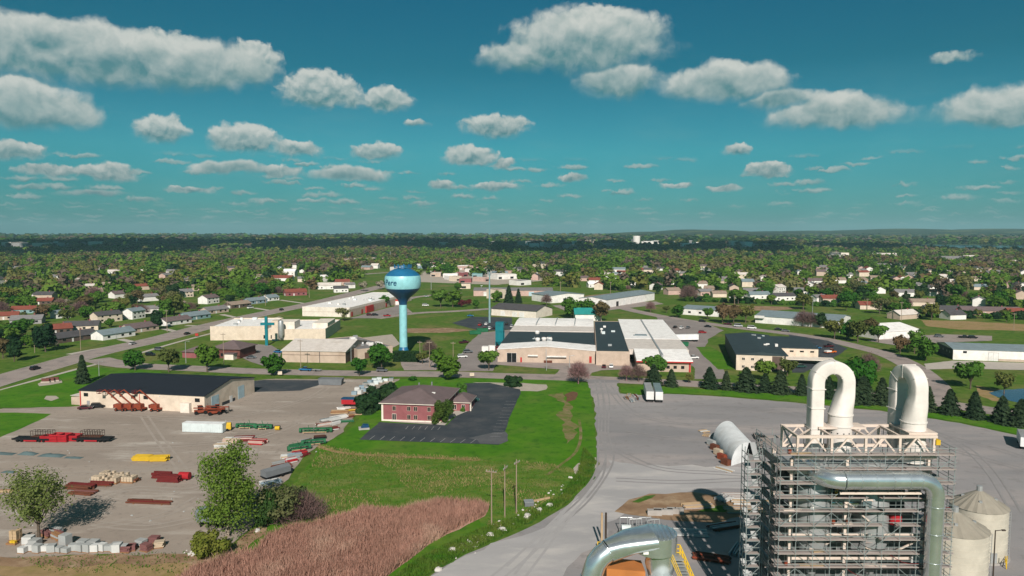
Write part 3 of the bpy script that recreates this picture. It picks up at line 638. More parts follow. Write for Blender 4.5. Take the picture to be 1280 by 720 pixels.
# --- hall with the cross
t,W=frame('church_hall','cream flat roofed hall with a tall teal cross in front','church',(263,425.5),(407,424.5)); D=44
flat(t,W*.47,D*.9,7.4,'cream','roof_white'); flat(t,W*.53-.05,D,5.6,'cream','roof_white',x0=W*.47+.05)
bx(t,'raised_block','cream_light',W*.86,W*1.0-.4,8,30,5.7,8.4); bx(t,'raised_block','cream_light',W*.56,W*.72,3,16,5.7,9.8)
for u in (30,34): opening(t,'window','f',u,.8,1.4,2,W,D,'glass_dark')
bx(t,'tower','cream',W*.545,W*.60,-3,3.5,0,11.2)
tk=MB(); tk.lathe([(0,11.4),(1.2,11.1),(1.5,10.4),(1.5,3.2),(.5,1.2),(.0,1.1)],14,0,(W*.62,-1.8))
for a in range(4): tk.cyl((W*.62+1.2*math.cos(a*1.57+.7),-1.8+1.2*math.sin(a*1.57+.7),0),(W*.62+1.2*math.cos(a*1.57+.7),-1.8+1.2*math.sin(a*1.57+.7),3.5),.1,n=5)
tag(tk.build('silver_silo','steel_grey',None,True),'slim grey silo standing beside the teal cross','silo'); o=bpy.data.objects['silver_silo']; o.matrix_basis=t.matrix_basis.copy(); o.location=t.location; o.rotation_euler=t.rotation_euler
a=P(333.5,432); c=thing('cross','tall teal steel cross standing before the cream hall','cross',(a.x,a.y,0),t.rotation_euler.z)
bx(c,'post','teal_paint',-.72,.72,-.5,.5,0,15.6); bx(c,'arm','teal_paint',-3.0,-.74,-.5,.5,11.0,12.3); bx(c,'arm','teal_paint',.74,4.2,-.5,.5,11.0,12.3)
# --- beige gable hall on the street
t,W=frame('workshop','tan workshop with pale grey gable roof on the side street','workshop',(353,452.5),(432,454)); D=33
gable(t,W,D,5.4,3.0,'tan_wall','roof_pale','x',.5); opening(t,'band','f',W/2,3.4,W-.3,.18,W,D,'brown_wall',o=.05); opening(t,'side_panel','r',D/2,0,D-.6,4.6,W,D,'brown_wall',o=.05); opening(t,'door','r',4,0,1.4,2.3,W,D,'door_brown',o=.1)
opening(t,'downpipe','f',18,0,.22,5.2,W,D,'dark_panel',o=.15)
t,W=frame('workshop','small tan flat roofed block strewn with white rooftop units','workshop',(447,449.5),(491,444.5)); flat(t,W,42,4.6,'tan_wall','roof_grey',par=.3)
opening(t,'door','f',5,0,2.6,3,W,42,'door_brown')
r5=random.Random(5)
for i in range(16): x=r5.uniform(1,W-3);y=r5.uniform(4,38); bx(t,'roof_unit',r5.choice(['white_paint','steel_grey','roof_white']),x,x+r5.uniform(1,2.4),y,y+r5.uniform(1,2.4),4.69,5.3+r5.random())
# --- brick office with brown hip roof by the road
t,W=frame('brick_office','small dark brick office with brown hip roof near the road','office',(263,447.5),(300,448.5)); hip(t,W,15,4.4,3.2,'dark_brick','roof_brown',.8,fascia='brown_wall')
for u in (2.5,6,9.5): opening(t,'window','f',u,1,1.2,1.5,W,15,'glass_dark')
bx(t,'porch','cream_light',W-6,W-1.5,-3.4,-.05,0,2.7); bx(t,'porch_roof','roof_brown',W-6.4,W-1.1,-3.8,-.02,2.72,3.0)
t,W=frame('brick_office','low brick house with brown roof half hidden behind street trees','house',(228,447),(250,448)); hip(t,W,11,2.8,2.0,'brick','roof_brown',.6,fascia='brown_wall')
# --- large white flat store
t,W=frame('store_building','large white flat roofed store beyond the green lawn','store',(378,395),(437,396.5)); flat(t,W,130,6.6,'cream_light','roof_white',par=.25)
opening(t,'band','f',W/2,3.4,W-.2,.2,W,130,'tan_wall'); opening(t,'side_panel','r',64,0,126,5.2,W,130,'tan_wall',o=.05)
for u in (4,22,40,70): opening(t,'door','r',u,0,3,3.4,W,130,'red_trim',o=.12)
bx(t,'wing_wall','red_trim',W+.1,W+1,28,42,0,5)
t,W=frame('store_building','low shop with a red roof edge behind the water tower','store',(486,381),(502,381)); flat(t,W,20,4,'white_paint','roof_pale',par=.4); opening(t,'sign_band','f',W/2,3.2,W,1.3,W,20,'red_trim',o=.3)
# --- sheds behind the works
t,W=frame('storage_shed','cream shed with dark grey roof just behind the factory','shed',(614,394),(670,398)); gable(t,W,24,5,3.0,'cream_light','roof_dark','x',.5)
for u in (10,20,26): opening(t,'garage_door','f',u,0,4,3.6,W,24,'door_white')
t,W=frame('storage_shed','white shed with grey roof among trees beyond the teal roof','shed',(688,379),(730,376.5)); gable(t,W,30,6.2,1.6,'white_paint','roof_bluegrey','y',.5)
for u in (6,15,24): opening(t,'garage_door','f',u,0,3.4,3.6,W,30,'glass_dark' if u==15 else 'door_white')
t,W=frame('storage_shed','very long white warehouse with grey roof beyond the teal roof','warehouse',(758,385),(818,375)); gable(t,W,26,6.5,1.8,'white_paint','roof_bluegrey','x',.5)
for u in (8,18,30,42,55): opening(t,'garage_door','f',u,0,4,4,W,26,'glass_dark' if u==18 else 'door_white')
t,W=frame('store_building','white gabled building with bright teal roof behind the works','store',(719,401),(752,401)); gable(t,W,15,4.6,3.4,'white_paint','roof_teal','x',.6)
t,W=frame('workshop','low white workshop with grey roof beside the row of parked cars','workshop',(852,393),(897,396)); gable(t,W,24,4.4,1.6,'white_paint','roof_bluegrey','x',.4)
for u in (6,14,22): opening(t,'window','f',u,1.4,2,1.4,W,24,'glass_dark')
t,W=frame('warehouse','long low pinkish warehouse with grey roof beyond the monopole','warehouse',(592,370),(691,370)); gable(t,W,30,5.2,1.6,'pink_wall','roof_grey','x',.4)
opening(t,'blue_door','f',55,0,5,4,W,30,'door_blue'); opening(t,'garage_door','f',30,0,5,4,W,30,'door_white'); opening(t,'garage_door','f',12,0,5,4,W,30,'door_white')
# --- shops and halls of the town centre
for nm_,lab,a,b,D,h,wm,rm in [
 ('school_building','long pink walled building far behind the water tower',(438,330),(487,328.5),60,9,'pink_wall','roof_pale'),
 ('shop','white shop with grey roof in the distant shopping strip',(519,335),(530,335),25,6,'white_paint','roof_grey'),
 ('shop','maroon fronted shop in the distant shopping strip',(534,334),(548,333.5),25,7,'dark_brick','roof_pale'),
 ('shop','tan shop beside the maroon fronted one',(550,334),(562,333.5),25,6,'tan_wall','roof_pale'),
 ('shopping_hall','low pink shopping hall with red top in the town centre',(593,331),(625,329),50,9,'pink_wall','roof_red'),
 ('shop','flat tan shop adjoining the pink shopping hall',(626,334.5),(640,334.5),30,6,'tan_wall','roof_white'),
 ('shop','pale pink store in front of the shopping strip',(568,338),(592,337),30,6,'pink_wall','roof_white'),
 ('shop','white store with red roof before the pink hall',(598,342),(614,341),28,6,'white_paint','roof_red'),
 ('shop','small teal store in the town centre',(590,347),(603,347),18,5,'teal_wall','roof_teal'),
 ('shop','white store with pale roof east of the town centre',(622,349.5),(646,348.5),25,6,'white_paint','roof_pale'),
 ('shop','tan store south of the shopping strip',(538,346),(551,346),22,5,'tan_wall','roof_pale'),
 ('shop','brown tan shop before the teal store',(574,354),(589,354),20,5,'brick','roof_tan'),
 ('shop','white flat store beside the green trees of the town centre',(554,347),(572,347),24,5,'white_paint','roof_white'),
 ('shop','cream diner with brown roof near the long pink warehouse',(575,361),(588,361),18,5,'cream','roof_brown'),
 ('shop','tall cream gabled shop behind the dark roofed shed',(622,374),(632,373),14,8,'cream','roof_tan'),
 ('shop','white house like store west of the long warehouse',(650,357),(664,356),18,5,'white_paint','roof_grey'),
 ]:
    t,W=frame(nm_,lab,'shop',a,b,'buildings of the town centre'); flat(t,W,D,h,wm,rm,par=.4)
    for k in range(max(1,int(W/9))): opening(t,'window','f',4+k*9 if W>8 else W/2,.6,min(5,W*.6),h*.45,W,D,'glass_dark' if k%2==0 else 'door_white',o=.12)
rs_=random.Random(19)
for i in range(34):
    x=rs_.uniform(498,690); y=rs_.uniform(330,352); w=rs_.uniform(6,15); wm=rs_.choice(['white_paint','cream','tan_wall','pink_wall','white_paint','brick','grey_wall','blue_wall']); rm=rs_.choice(['roof_pale','roof_white','roof_brown','roof_dark','roof_red','roof_grey'])
    p=P(x,y)
    if any((p.x-o.location.x)**2+(p.y-o.location.y)**2<24**2 for o in COL.objects if o.get('category')=='shop'): continue
    t,W=frame('shop',f"low {wm.split('_')[0]} walled store with {rm[5:]} roof in the crowded town centre",'shop',(x-w/2,y+.3),(x+w/2,y-.2),'low stores of the crowded town centre')
    h=rs_.uniform(4,7); (flat(t,W,rs_.uniform(12,22),h,wm,rm,par=.4) if rs_.random()<.55 else gable(t,W,14,h*.8,2.6,wm,rm,'x',.5)); opening(t,'window','f',W/2,.7,min(W*.6,6),2,W,14,'glass_dark',o=.12)
# far industrial buildings (white specks)
far=[(20,309,26),(35,308,20),(55,309,30),(74,306,14),(88,308,16),(120,307,20),(131,306,10),(518,305,16),(562,307,26),(598,306,12),(621,305,14),(652,308,10),(660,307,12),(683,308,16),(700,307,10),(712,311,14),(722,308,12),(746,304,10),(770,308,30),(812,305,20),(824,305,14),(848,306,10),(866,305,10),(878,306,16),(922,307,16),(936,309,10),(944,309,8),(962,308,12),(898,301,10),(735,304,8),(1040,309,8),(1056,324,10),(8,309,12),(668,309,12),(690,310,18),(860,308,14)]
rf=random.Random(11); FARB=[]
for i,(x,y,w) in enumerate(far):
    t,W=frame('distant_building','pale flat building far off beneath the hills','building',(x-w/2,y),(x+w/2,y),'pale buildings far off on the plain'); h=rf.uniform(13,22); D_=rf.uniform(40,90); FARB.append((t.location.x,t.location.y,W))
    flat(t,W,D_,h,rf.choice(['white_paint','cream_light','tan_wall','grey_wall','white_paint']),rf.choice(['roof_white','roof_pale','roof_grey']))
a=P(795.5,307.5); t=thing('grain_silo','tall white storage tower far off on the plain','silo',(a.x,a.y,0)); s=MB(); s.lathe([(0,46),(16,46),(16.5,44),(16.5,0)],20); s.build('wall','white_paint',t); s=MB(); s.box(-18,18,16,60,0,30); s.build('annex','white_paint',t)
a=P(371.5,300.6); t=thing('water_tower','tiny white water tower on the far horizon','water tower',(a.x,a.y,0)); s=MB(); s.lathe([(0,42),(10,40),(13,34),(10,28),(4,25),(3.2,0)],16); s.build('tank','white_paint',t,True)
a=P(171.5,308); t=thing('tall_mast','pale tall stack rising beyond the dark woods','chimney',(a.x,a.y,0)); s=MB(); s.cyl((0,0,0),(0,0,38),3,2.2,10); s.build('shaft','white_paint',t)
# ---------------------------------------------------------------- water tower
a=P(504.5,445); K=a.y/F*1.0
TW=thing('water_tower','blue and turquoise water tower with De Pere lettering on its tank','water tower',(a.x,a.y,0))
def lat(name,prof,m,n=48):
    s=MB(); s.lathe(prof,n); return s.build(name,m,TW,True)
Rb=8.75
lat('tank_dome',[(0,43.2),(2.2,43.0),(4.4,42.4),(6.2,41.4),(7.5,40.3),(8.25,39.45)],'tank_blue')
lat('tank_band',[(8.25,39.44),(8.6,38.5),(8.75,37.2),(8.75,35.6),(8.6,34.2),(8.25,33.25)],'tank_cyan')
lat('tank_cone',[(8.25,33.24),(7.5,32.1),(6.1,30.8),(4.5,29.5),(3.2,28.4),(2.4,27.3),(2.0,26.2),(1.9,25.2)],'navy_paint')
lat('stem',[(1.89,25.3),(1.87,10),(1.95,4.5)],'tank_cyan'); lat('base_bell',[(1.97,4.55),(2.5,2.6),(3.2,1.2),(3.9,0)],'tank_blue')
s=MB()
for k in range(16):
    b=2*math.pi*k/16; s.cyl((3.9*math.cos(b),3.9*math.sin(b),42.2),(3.9*math.cos(b),3.9*math.sin(b),44.0),.08,n=4)
for z in (43.2,44.0): s.tube([(3.9*math.cos(b),3.9*math.sin(b),z) for b in np.linspace(0,2*math.pi,25)],.11,4)
s.build('railing','tank_blue',TW)
for k in range(9):
    b=2*math.pi*k/9+.2; s=MB(); s.cbox((4.1*math.cos(b),4.1*math.sin(b),43.9),(.3,.45,1.7),b); s.build('antenna','tank_blue',TW)
s=MB(); s.lathe([(0,44.4),(.8,44.2),(.9,43.6),(.9,42.8)],12); s.build('vent_cap','tank_blue',TW)
s=MB(); s.cbox((1.2,-2.6,1.2),(1.3,.5,2.3)); s.build('door','navy_paint',TW)
def bent_text(txt,size,zmid,rad,ang0,parent,m):
    c=bpy.data.curves.new('lettering','FONT'); c.body=txt; c.size=size; c.shear=.18; c.extrude=.0; c.offset=.05; c.space_character=1.02; c.resolution_u=4
    o=bpy.data.objects.new('lettering_source',c); COL.objects.link(o); dg=bpy.context.evaluated_depsgraph_get(); me0=o.evaluated_get(dg).to_mesh()
    bm=bmesh.new(); bm.from_mesh(me0); bpy.data.objects.remove(o)
    bmesh.ops.triangulate(bm,faces=bm.faces)
    bmesh.ops.subdivide_edges(bm,edges=[e for e in bm.edges if e.calc_length()>.5],cuts=3,use_grid_fill=False); bmesh.ops.triangulate(bm,faces=bm.faces)
    xs=[v.co.x for v in bm.verts]; L=max(xs)
    for v in bm.verts:
        th=ang0-(L-v.co.x)/rad; z=zmid+v.co.y-size*.30
        f=min(1,max(0,(abs(z-36.4)-1.0)/2.2)); r=rad+.09-.5*f*f
        v.co=(r*math.sin(th),-r*math.cos(th),z)
    me=bpy.data.meshes.new('lettering'); bm.to_mesh(me); bm.free(); me.materials.append(M[m]); q=bpy.data.objects.new('lettering',me); COL.objects.link(q); q.parent=parent; return q
view=math.atan2(a.x,a.y)  # the tank's near side as seen from the drone
q=bent_text('De Pere',3.8,36.3,8.78,R(-19),TW,'text_blue'); q.rotation_euler=(0,0,-view)

rv=random.Random(61)
def roof_clutter(label_part,n,x0,x1,y0,y1,z):
    t=next(o for o in COL.objects if o.get('label')==label_part)
    for i in range(n):
        x,y=rv.uniform(x0,x1),rv.uniform(y0,y1); k=rv.random()
        if k<.5: bx(t,'roof_unit',rv.choice(['steel_grey','white_paint','container_white']),x,x+rv.uniform(1.2,2.6),y,y+rv.uniform(1,2),z,z+rv.uniform(.6,1.3))
        elif k<.8: o=MB(); o.cyl((x,y,z-.2),(x,y,z+.9),.25,.25,8); o.build('vent_pipe','steel_grey',t)
        else: bx(t,'skylight','glass_dark' if k<.9 else 'container_white',x,x+1.2,y,y+2.4,z,z+.15)
roof_clutter('wide low factory with white front gable and dark roof bands in the middle',6,3,40,20,56,6.52)
roof_clutter('tan middle block of the works under a long dark flat roof',4,2,11,6,100,6.4)
roof_clutter('dark roofed warehouse with cream front and side wall painted dark for shade',6,4,20,6,58,7.6)
roof_clutter('large white flat roofed store beyond the green lawn',16,3,30,6,120,6.7)
roof_clutter('cream flat roofed hall with a tall teal cross in front',7,4,26,5,36,7.5)
roof_clutter('long pink walled building far behind the water tower',10,4,60,5,50,9.1)
# ---------------------------------------------------------------- trees, shrubs, reeds, grass
def leaf_quads(rg,C,Nn,size,tri=False,aspect=.75):
    n=len(C); t=rg.normal(size=(n,3)); t-=Nn*(t*Nn).sum(1,keepdims=True); t/=np.linalg.norm(t,axis=1,keepdims=True)+1e-9
    b=np.cross(Nn,t); s=(size*rg.uniform(.6,1.4,n))[:,None]
    if tri: return np.stack([C+t*s,C-t*s*.6+b*s*.8*aspect,C-t*s*.6-b*s*.8*aspect],1)
    return np.stack([C+t*s,C+b*s*aspect,C-t*s,C-b*s*aspect],1)*1.0
def crown_np(seed,Ht,base,Rr,nl,size,lobes=11,shape='round',shell=.55,tri=False,jit=.34):
    rg=np.random.default_rng(seed); cz=(Ht+base)/2; hz_=(Ht-base)/2; L=[]
    for i in range(lobes):
        for _ in range(30):
            u=rg.normal(size=3); u/=np.linalg.norm(u); q=u*rg.uniform(.35,.78)
            if shape=='tall': q[2]=rg.uniform(-.85,.8)
            if shape=='vase': q[:2]*=.55+.5*(q[2]+.7)
            if all(np.linalg.norm(q-w[0])>.32 for w in L): break
        L.append((q,rg.uniform(.26,.44)))
    L.append((np.array([0,0,.05]),.5))
    w=np.array([l[1]**2 for l in L]); w/=w.sum(); idx=rg.choice(len(L),nl,p=w)
    cen=np.array([l[0] for l in L])[idx]; rad=np.array([l[1] for l in L])[idx]
    d=rg.normal(size=(nl,3)); d/=np.linalg.norm(d,axis=1,keepdims=True)
    rr=rad*(shell+(1.12-shell)*rg.random(nl)**.7)
    pos=cen+d*rr[:,None]
    N=d*.9+rg.normal(size=(nl,3))*jit+np.array([0,0,.25]); N/=np.linalg.norm(N,axis=1,keepdims=True)
    pos=pos*np.array([Rr,Rr,hz_])+np.array([0,0,cz])
    return leaf_quads(rg,pos,N,size,tri),[ (l[0]*np.array([Rr,Rr,hz_])+np.array([0,0,cz])) for l in L[:-1]]
def trunk_mesh(t,Ht,base,r0,tips,m,seed=1,lean=(0,0),name='trunk'):
    r=random.Random(seed); mb=MB(); top=Vector((lean[0],lean[1],base+(Ht-base)*.55))
    mb.tube([(0,0,0),(lean[0]*.2,lean[1]*.2,base*.5),(lean[0]*.6,lean[1]*.6,base),top],[r0*1.25,r0,r0*.8,r0*.3],7)
    for q in tips[:9]:
        s=Vector((lean[0]*.6,lean[1]*.6,base*r.uniform(.75,1.15))); e=Vector(q); mid=s.lerp(e,.5)+Vector((0,0,(e-s).length*.1))
        mb.tube([s,mid,e],[r0*.42,r0*.25,r0*.08],5)
    return mb.build(name,m,t,True)
def bare_np(seed,Ht,base,Rr,n,tri=True,ln=.9,wd=.05):
    rg=np.random.default_rng(seed); u=rg.normal(size=(n,3)); u/=np.linalg.norm(u,axis=1,keepdims=True); u[:,2]=np.abs(u[:,2])*1.0-.25
    rr=rg.random(n)**.6; pos=u*rr[:,None]*np.array([Rr,Rr,(Ht-base)*.8])+np.array([0,0,base+(Ht-base)*.22])
    d=u*np.array([1,1,.6])+np.array([0,0,.8])+rg.normal(size=(n,3))*.45; d/=np.linalg.norm(d,axis=1,keepdims=True)
    s=np.cross(d,rg.normal(size=(n,3))); s/=np.linalg.norm(s,axis=1,keepdims=True); l=(ln*rg.uniform(.5,1.5,n))[:,None]
    return np.stack([pos-d*l-s*wd,pos-d*l+s*wd,pos+d*l],1)
def spruce_np(seed,Ht,Rr,n,size=.5):
    rg=np.random.default_rng(seed); V=[]
    lay=int(Ht*1.6); out=[]
    z=rg.random(n)**1.35*.97+.03; ang=rg.uniform(0,6.283,n)
    zi=np.floor(z*lay)/lay; fr=z*lay-np.floor(z*lay)
    whorl=.8+.28*np.sin(ang*rg.integers(4,7)+zi*40)+.12*np.sin(ang*2+seed)
    rad=Rr*(1-zi)**.72*whorl*(1.0-.40*fr)*(rg.random(n)**.35)
    pos=np.stack([rad*np.cos(ang),rad*np.sin(ang),.25+z*(Ht-.3)-.18*rad],1)
    N=np.stack([np.cos(ang)*.6,np.sin(ang)*.6,np.full(n,.7)],1)+rg.normal(size=(n,3))*.4; N/=np.linalg.norm(N,axis=1,keepdims=True)
    q=leaf_quads(rg,pos,N,size*(1.15-.75*zi)[0:n] if False else size,True,.6)
    return q
PRO={}
def proto(key,name,cat,maker):
    t=thing(name,'x',cat); maker(t); PRO[key]=[t,False]
def place(key,loc,h=None,label=None,group=None,rz=None,wide=1.0,cat=None):
    t,used=PRO[key]; s=1.0 if h is None else h/t['height']
    sc=(s*wide,s*wide,s); rz=rnd.uniform(0,6.28) if rz is None else rz
    if not used:
        PRO[key][1]=True; t.location=loc; t.rotation_euler=(0,0,rz); t.scale=sc; t['label']=label or 'x'
        if group: t['group']=group
        return t
    r=dup(t,loc,rz,label,group,sc)
    if not group and 'group' in r: del r['group']
    return r
def mk_leafy(key,leafm,seed,Ht,base,Rr,nl,size,shape='round',bark='bark',lobes=11,shell=.55,name='leafy_tree',r0=None):
    def f(t):
        q,tips=crown_np(seed,Ht,base,Rr,nl,size,lobes,shape,shell); npmesh('crown',q,4,[leafm],parent=t); trunk_mesh(t,Ht,base,r0 or Ht*.022,tips,bark,seed); t['height']=Ht
    proto(key,name,'tree',f)
def mk_bare(key,m,seed,Ht,base,Rr,n,name='bare_tree',wd=.05,ln=.9):
    def f(t):
        npmesh('crown',bare_np(seed,Ht,base,Rr,n,ln=ln,wd=wd),3,[m],parent=t)
        rg=random.Random(seed); trunk_mesh(t,Ht,base,Ht*.02,[(rg.uniform(-1,1)*Rr*.6,rg.uniform(-1,1)*Rr*.6,base+(Ht-base)*rg.uniform(.5,.95)) for _ in range(9)],m,seed); t['height']=Ht
    proto(key,name,'tree',f)
def mk_spruce(key,seed,Ht,Rr,n,size=.5,m='leaf_spruce'):
    def f(t):
        npmesh('crown',spruce_np(seed,Ht,Rr,n,size),3,[m],parent=t); mb=MB(); mb.cyl((0,0,0),(0,0,Ht*.8),Ht*.02,.03,6); mb.build('trunk','bark',t); t['height']=Ht
    proto(key,'spruce_tree','tree',f)
def mk_shrub(key,m,seed,Ht,Rr,nl,size,name='shrub',lobes=9):
    def f(t):
        q,tips=crown_np(seed,Ht,-Ht*.25,Rr,nl,size,lobes,'round',.5); q[:,:,2]=np.maximum(q[:,:,2],.02); npmesh('foliage',q,4,[m],parent=t)
        mb=MB(); 
        for p in tips[:6]: mb.cyl((0,0,0),(p[0]*.7,p[1]*.7,max(.3,p[2]*.8)),.07,.03,5)
        mb.build('stem','bark',t); t['height']=Ht
    proto(key,name,'shrub',f)
# --- the near trees, each with its own crown
mk('leaf_fresh',(.175,.25,.035),(.235,.285,.05),.5,obj_var=.05,transl=.5,rough=.75)
mk('leaf_greyolive',(.14,.205,.055),(.18,.225,.07),.5,obj_var=.05,transl=.45,rough=.75)
mk('leaf_middark',(.028,.07,.014),(.045,.085,.02),.5,**V)
mk_leafy('near_olive','leaf_greyolive',21,13.6,2.8,6.2,5200,.20,'vase',lobes=30,shell=.08,r0=.28)
mk_leafy('near_bright','leaf_fresh',22,18.5,3.2,6.8,10500,.23,'tall',bark='pale_bark',lobes=34,shell=.1,r0=.36)
mk_leafy('near_dark','leaf_middark',23,9.5,.6,5.0,4200,.32,lobes=14)
mk('leaf_olivedark',(.040,.085,.014),(.055,.10,.018),.6,**V)
mk_shrub('g3x','leaf_bright',60,6,2.8,1300,.45)
mk_leafy('near_khaki','leaf_khaki',24,9,.4,5.0,2600,.24,lobes=14,shell=.2)
mk_shrub('near_yellow','leaf_yellowgreen',25,4.4,3.1,2600,.24)
mk_bare('near_thicket','twig',26,5.5,.3,4.0,2600,ln=.8,wd=.035)
# --- kinds used along the streets and further off
mk_leafy('g1','leaf_green',31,11,2.0,5.4,1500,.62); mk_leafy('g2','leaf_green',32,11,2.2,5.0,1400,.60,lobes=14); mk_leafy('g3','leaf_bright',33,11,2.2,5.0,1300,.6)
mk_leafy('g4','leaf_bright',34,12,2.4,4.6,1200,.62,'tall'); mk_leafy('o1','leaf_olive',35,11,2.4,5.0,1000,.55,shell=.3); mk_leafy('o2','leaf_olive',36,12,2.4,5.8,1200,.55,'vase',lobes=15,shell=.3)
mk_leafy('k1','leaf_khaki',37,11,2.2,5.2,900,.5,shell=.25); mk_leafy('b1','leaf_brown',38,10,2.2,4.6,900,.55,shell=.3); mk_leafy('d1','leaf_dark',39,10,1.4,4.2,1200,.6); mk_leafy('w1','leaf_blossom',40,7,1.5,3.6,800,.45,shell=.3)
mk_leafy('r1','leaf_redbud',41,6,.8,3.4,800,.45)
mk_bare('t1','twig',42,11,2.4,5.0,1700,wd=.07,ln=1.0); mk_bare('t2','twig_pink',43,11,2.4,4.8,1900,wd=.065,ln=1.0)
mk_spruce('s1',44,8,3.1,3800,.46); mk_spruce('s2',45,9,2.9,3800,.46); mk_spruce('s3',46,8,3.5,3800,.5)
mk_leafy('egg','leaf_olivedark',51,7,-.5,2.6,3000,.22,'tall',lobes=16,shell=.6)
mk_shrub('h1','leaf_dark',47,4,3.2,1300,.45); mk_shrub('h2','leaf_green',48,3,2.2,900,.4); mk_shrub('h3','leaf_bright',49,3.5,2.4,900,.4); mk_shrub('h4','leaf_redbud',50,2,1.5,600,.3)
def hgt(base,top):
    b=P(*base); t=P(top[0],top[1],0,b.y); return t.z,b
def tree(key,bx_,by_,ty,label,group=None,wide=1.0,rz=None):
    h,b=hgt((bx_,by_),(bx_,ty)); return place(key,b,h,label,group,rz,wide)
tree('near_olive',49,676,581,'thin olive crowned tree standing behind the row of stone blocks',rz=.3)
tree('near_bright',285,670,557,'tall bright green leafy tree overhanging the grey dump body',rz=1.2)
tree('near_dark',334,658,606,'dark green tree behind the bright green tree',wide=.72)
tree('near_khaki',352,655,600,'sparse khaki tree at the rim of the meadow',wide=1.15)
tree('near_thicket',375,650,606,'bare brown thicket at the edge of the reeds',wide=1.1)
tree('near_dark',374,641,603,'dark green tree at the outer end of the thicket',wide=.8)
tree('near_yellow',262,697,662,'yellow green bush at the corner of the gravel yard')
for a in [('s2',103.5,479,444,'tall spruce standing alone on the lawn beside the equipment shed'),
 ('g1',169,463,435,'round green tree behind the equipment shed, next to the road'),('o1',211,465,431,'olive brown tree behind the roof of the equipment shed'),('g2',259,465,430,'green tree between the brick house and the equipment shed'),
 ('g1',341,469.5,439,'dark round tree on the verge of the side street'),('g2',449,470,447,'small green tree on the kerb beside the dark suv'),('g1',477,461,426,'broad dense green tree beside the tan workshop'),
 ('g1',560,475,443,'large dense green tree on the verge behind the office car park'),('g2',549,462,436,'green tree behind the large verge tree'),('g3',611,463,434,'round light green tree at the factory drive'),
 ('t2',723,480,446,'bare pinkish tree on the grass corner of the works drive'),('t2',783,476,452,'bare pinkish tree before the tan factory wall'),('t1',798,477,452,'bare grey brown tree beside the spruces'),
 ('g3',818,474,441,'wide bright green tree in front of the red striped wing'),('o1',861,479,465,'tiny reddish tree between two spruces'),
 ('g3',957,477,446,'bright green tree in front of the cream warehouse wall'),('o2',984,470,446,'small olive tree at the warehouse entrance'),
 ('g1',1074,492,444,'tall dark green tree behind the first duct loop'),('t1',1085,470,436,'bare brown tree beside the tall dark green one'),
 ('g3',1213,486,446,'light green spreading tree above the conifers near the pond'),('o2',1255,492,462,'olive tree beside the pond'),
 ('b1',1125,442,416,'dark brown conifer like tree before the white shed'),('g4',1143,442,412,'slim bright green tree before the white shed'),('g1',1157,451,418,'dark green tree beside the dark gable end'),
 ('o1',1043,424,395,'large olive tree beside the blue grey workshop'),('g1',1058,425,398,'dark green tree next to the large olive tree'),('o2',1072,428,397,'olive brown tree where the curved road bends'),('b1',1088,422,394,'brown leaved tree behind the olive clump'),('g3',1098,428,403,'fresh green tree close to the white storage shed'),
 ('t1',1003,408,384,'bare grey tree against the blue grey workshop'),('t1',1013,409,386,'second bare tree against the blue grey workshop'),('d1',1026,410,391,'dark green shrubby tree at the end of the workshop'),
 ('b1',903,404,376,'red brown tree among three beside the road'),('b1',917,404,378,'brown tree in the middle of three beside the road'),('o1',932,404,377,'olive tree at the end of three beside the road'),('g3',884,399,383,'small round green tree before the grey roofed workshop'),
 ('k1',429,401,381,'pale sparse tree beside the white flat store'),('g1',479,384,368,'round green tree behind the water tower tank'),('r1',411,389,380,'dark maroon shrub tree on the lawn corner of the store'),
 ('g3',551,384,358,'large green tree behind the grassy strip'),('g1',566,384,360,'green tree behind the grassy strip, the darker of the pair'),('r1',577,384,373,'maroon shrub beside the pair of green trees'),('r1',585,382,373,'maroon shrub by the round bush'),('g2',595,386,375,'round green tree beside the maroon shrubs'),
 ('g1',561,346,327,'dense round green tree in the middle of the shops'),('g1',573,363,352,'dark round tree in front of the shops'),
 ('g1',716,398,369,'dense green tree just behind the teal roof'),('g1',732,396,371,'dense green tree right behind the teal gable'),('b1',751,402,373,'olive brown tree at the end of the teal roof'),('g3',725,393,381,'light green bush like tree under the dense green pair'),
 ('g1',846,397,379,'round green tree next to the low white workshop'),('t2',813,390,374,'bare pinkish tree on the grass beside the long warehouse'),('o1',833,391,381,'small olive tree near the low white workshop'),
 ('g1',620,378,362,'dark green tree beside the monopole'),('s1',636,379,357,'dark spruce west of the pale gabled shop'),('s2',648,379,361,'narrow spruce beside the bare trees'),('t1',683,382,365,'bare grey tree in front of the white shed'),
 ('o1',528,455,438,'low olive tree at the foot of the water tower'),('w1',454,364,351,'white blossoming tree near the end of the road'),('w1',475,362,350,'cream blossoming tree close behind the tank'),('w1',82,383,373,'pale blossoming tree among the gardens'),
 ('w1',69,438,424,'pale blossoming tree beside the dark ranch house'),('d1',57,440,405,'very dark tree overshadowing the roadside houses'),('b1',48,436,418,'brown red tree beside the roadside pole'),('d1',18,452,425,'dark broad tree at the edge of the road'),('b1',4,448,420,'brownish tree cut by the edge of the view'),
 ('o1',85,405,382,'olive tree behind the red roofed house'),('d1',196,412,388,'dark tree between the red brown and the white ranch house'),('g4',206,402,374,'tall green tree over the white roadside houses'),('o2',218,399,364,'broad olive tree above the teal ranch house'),
 ('t1',537,444,421,'bare tree behind the two light poles')]:
    tree(*a)
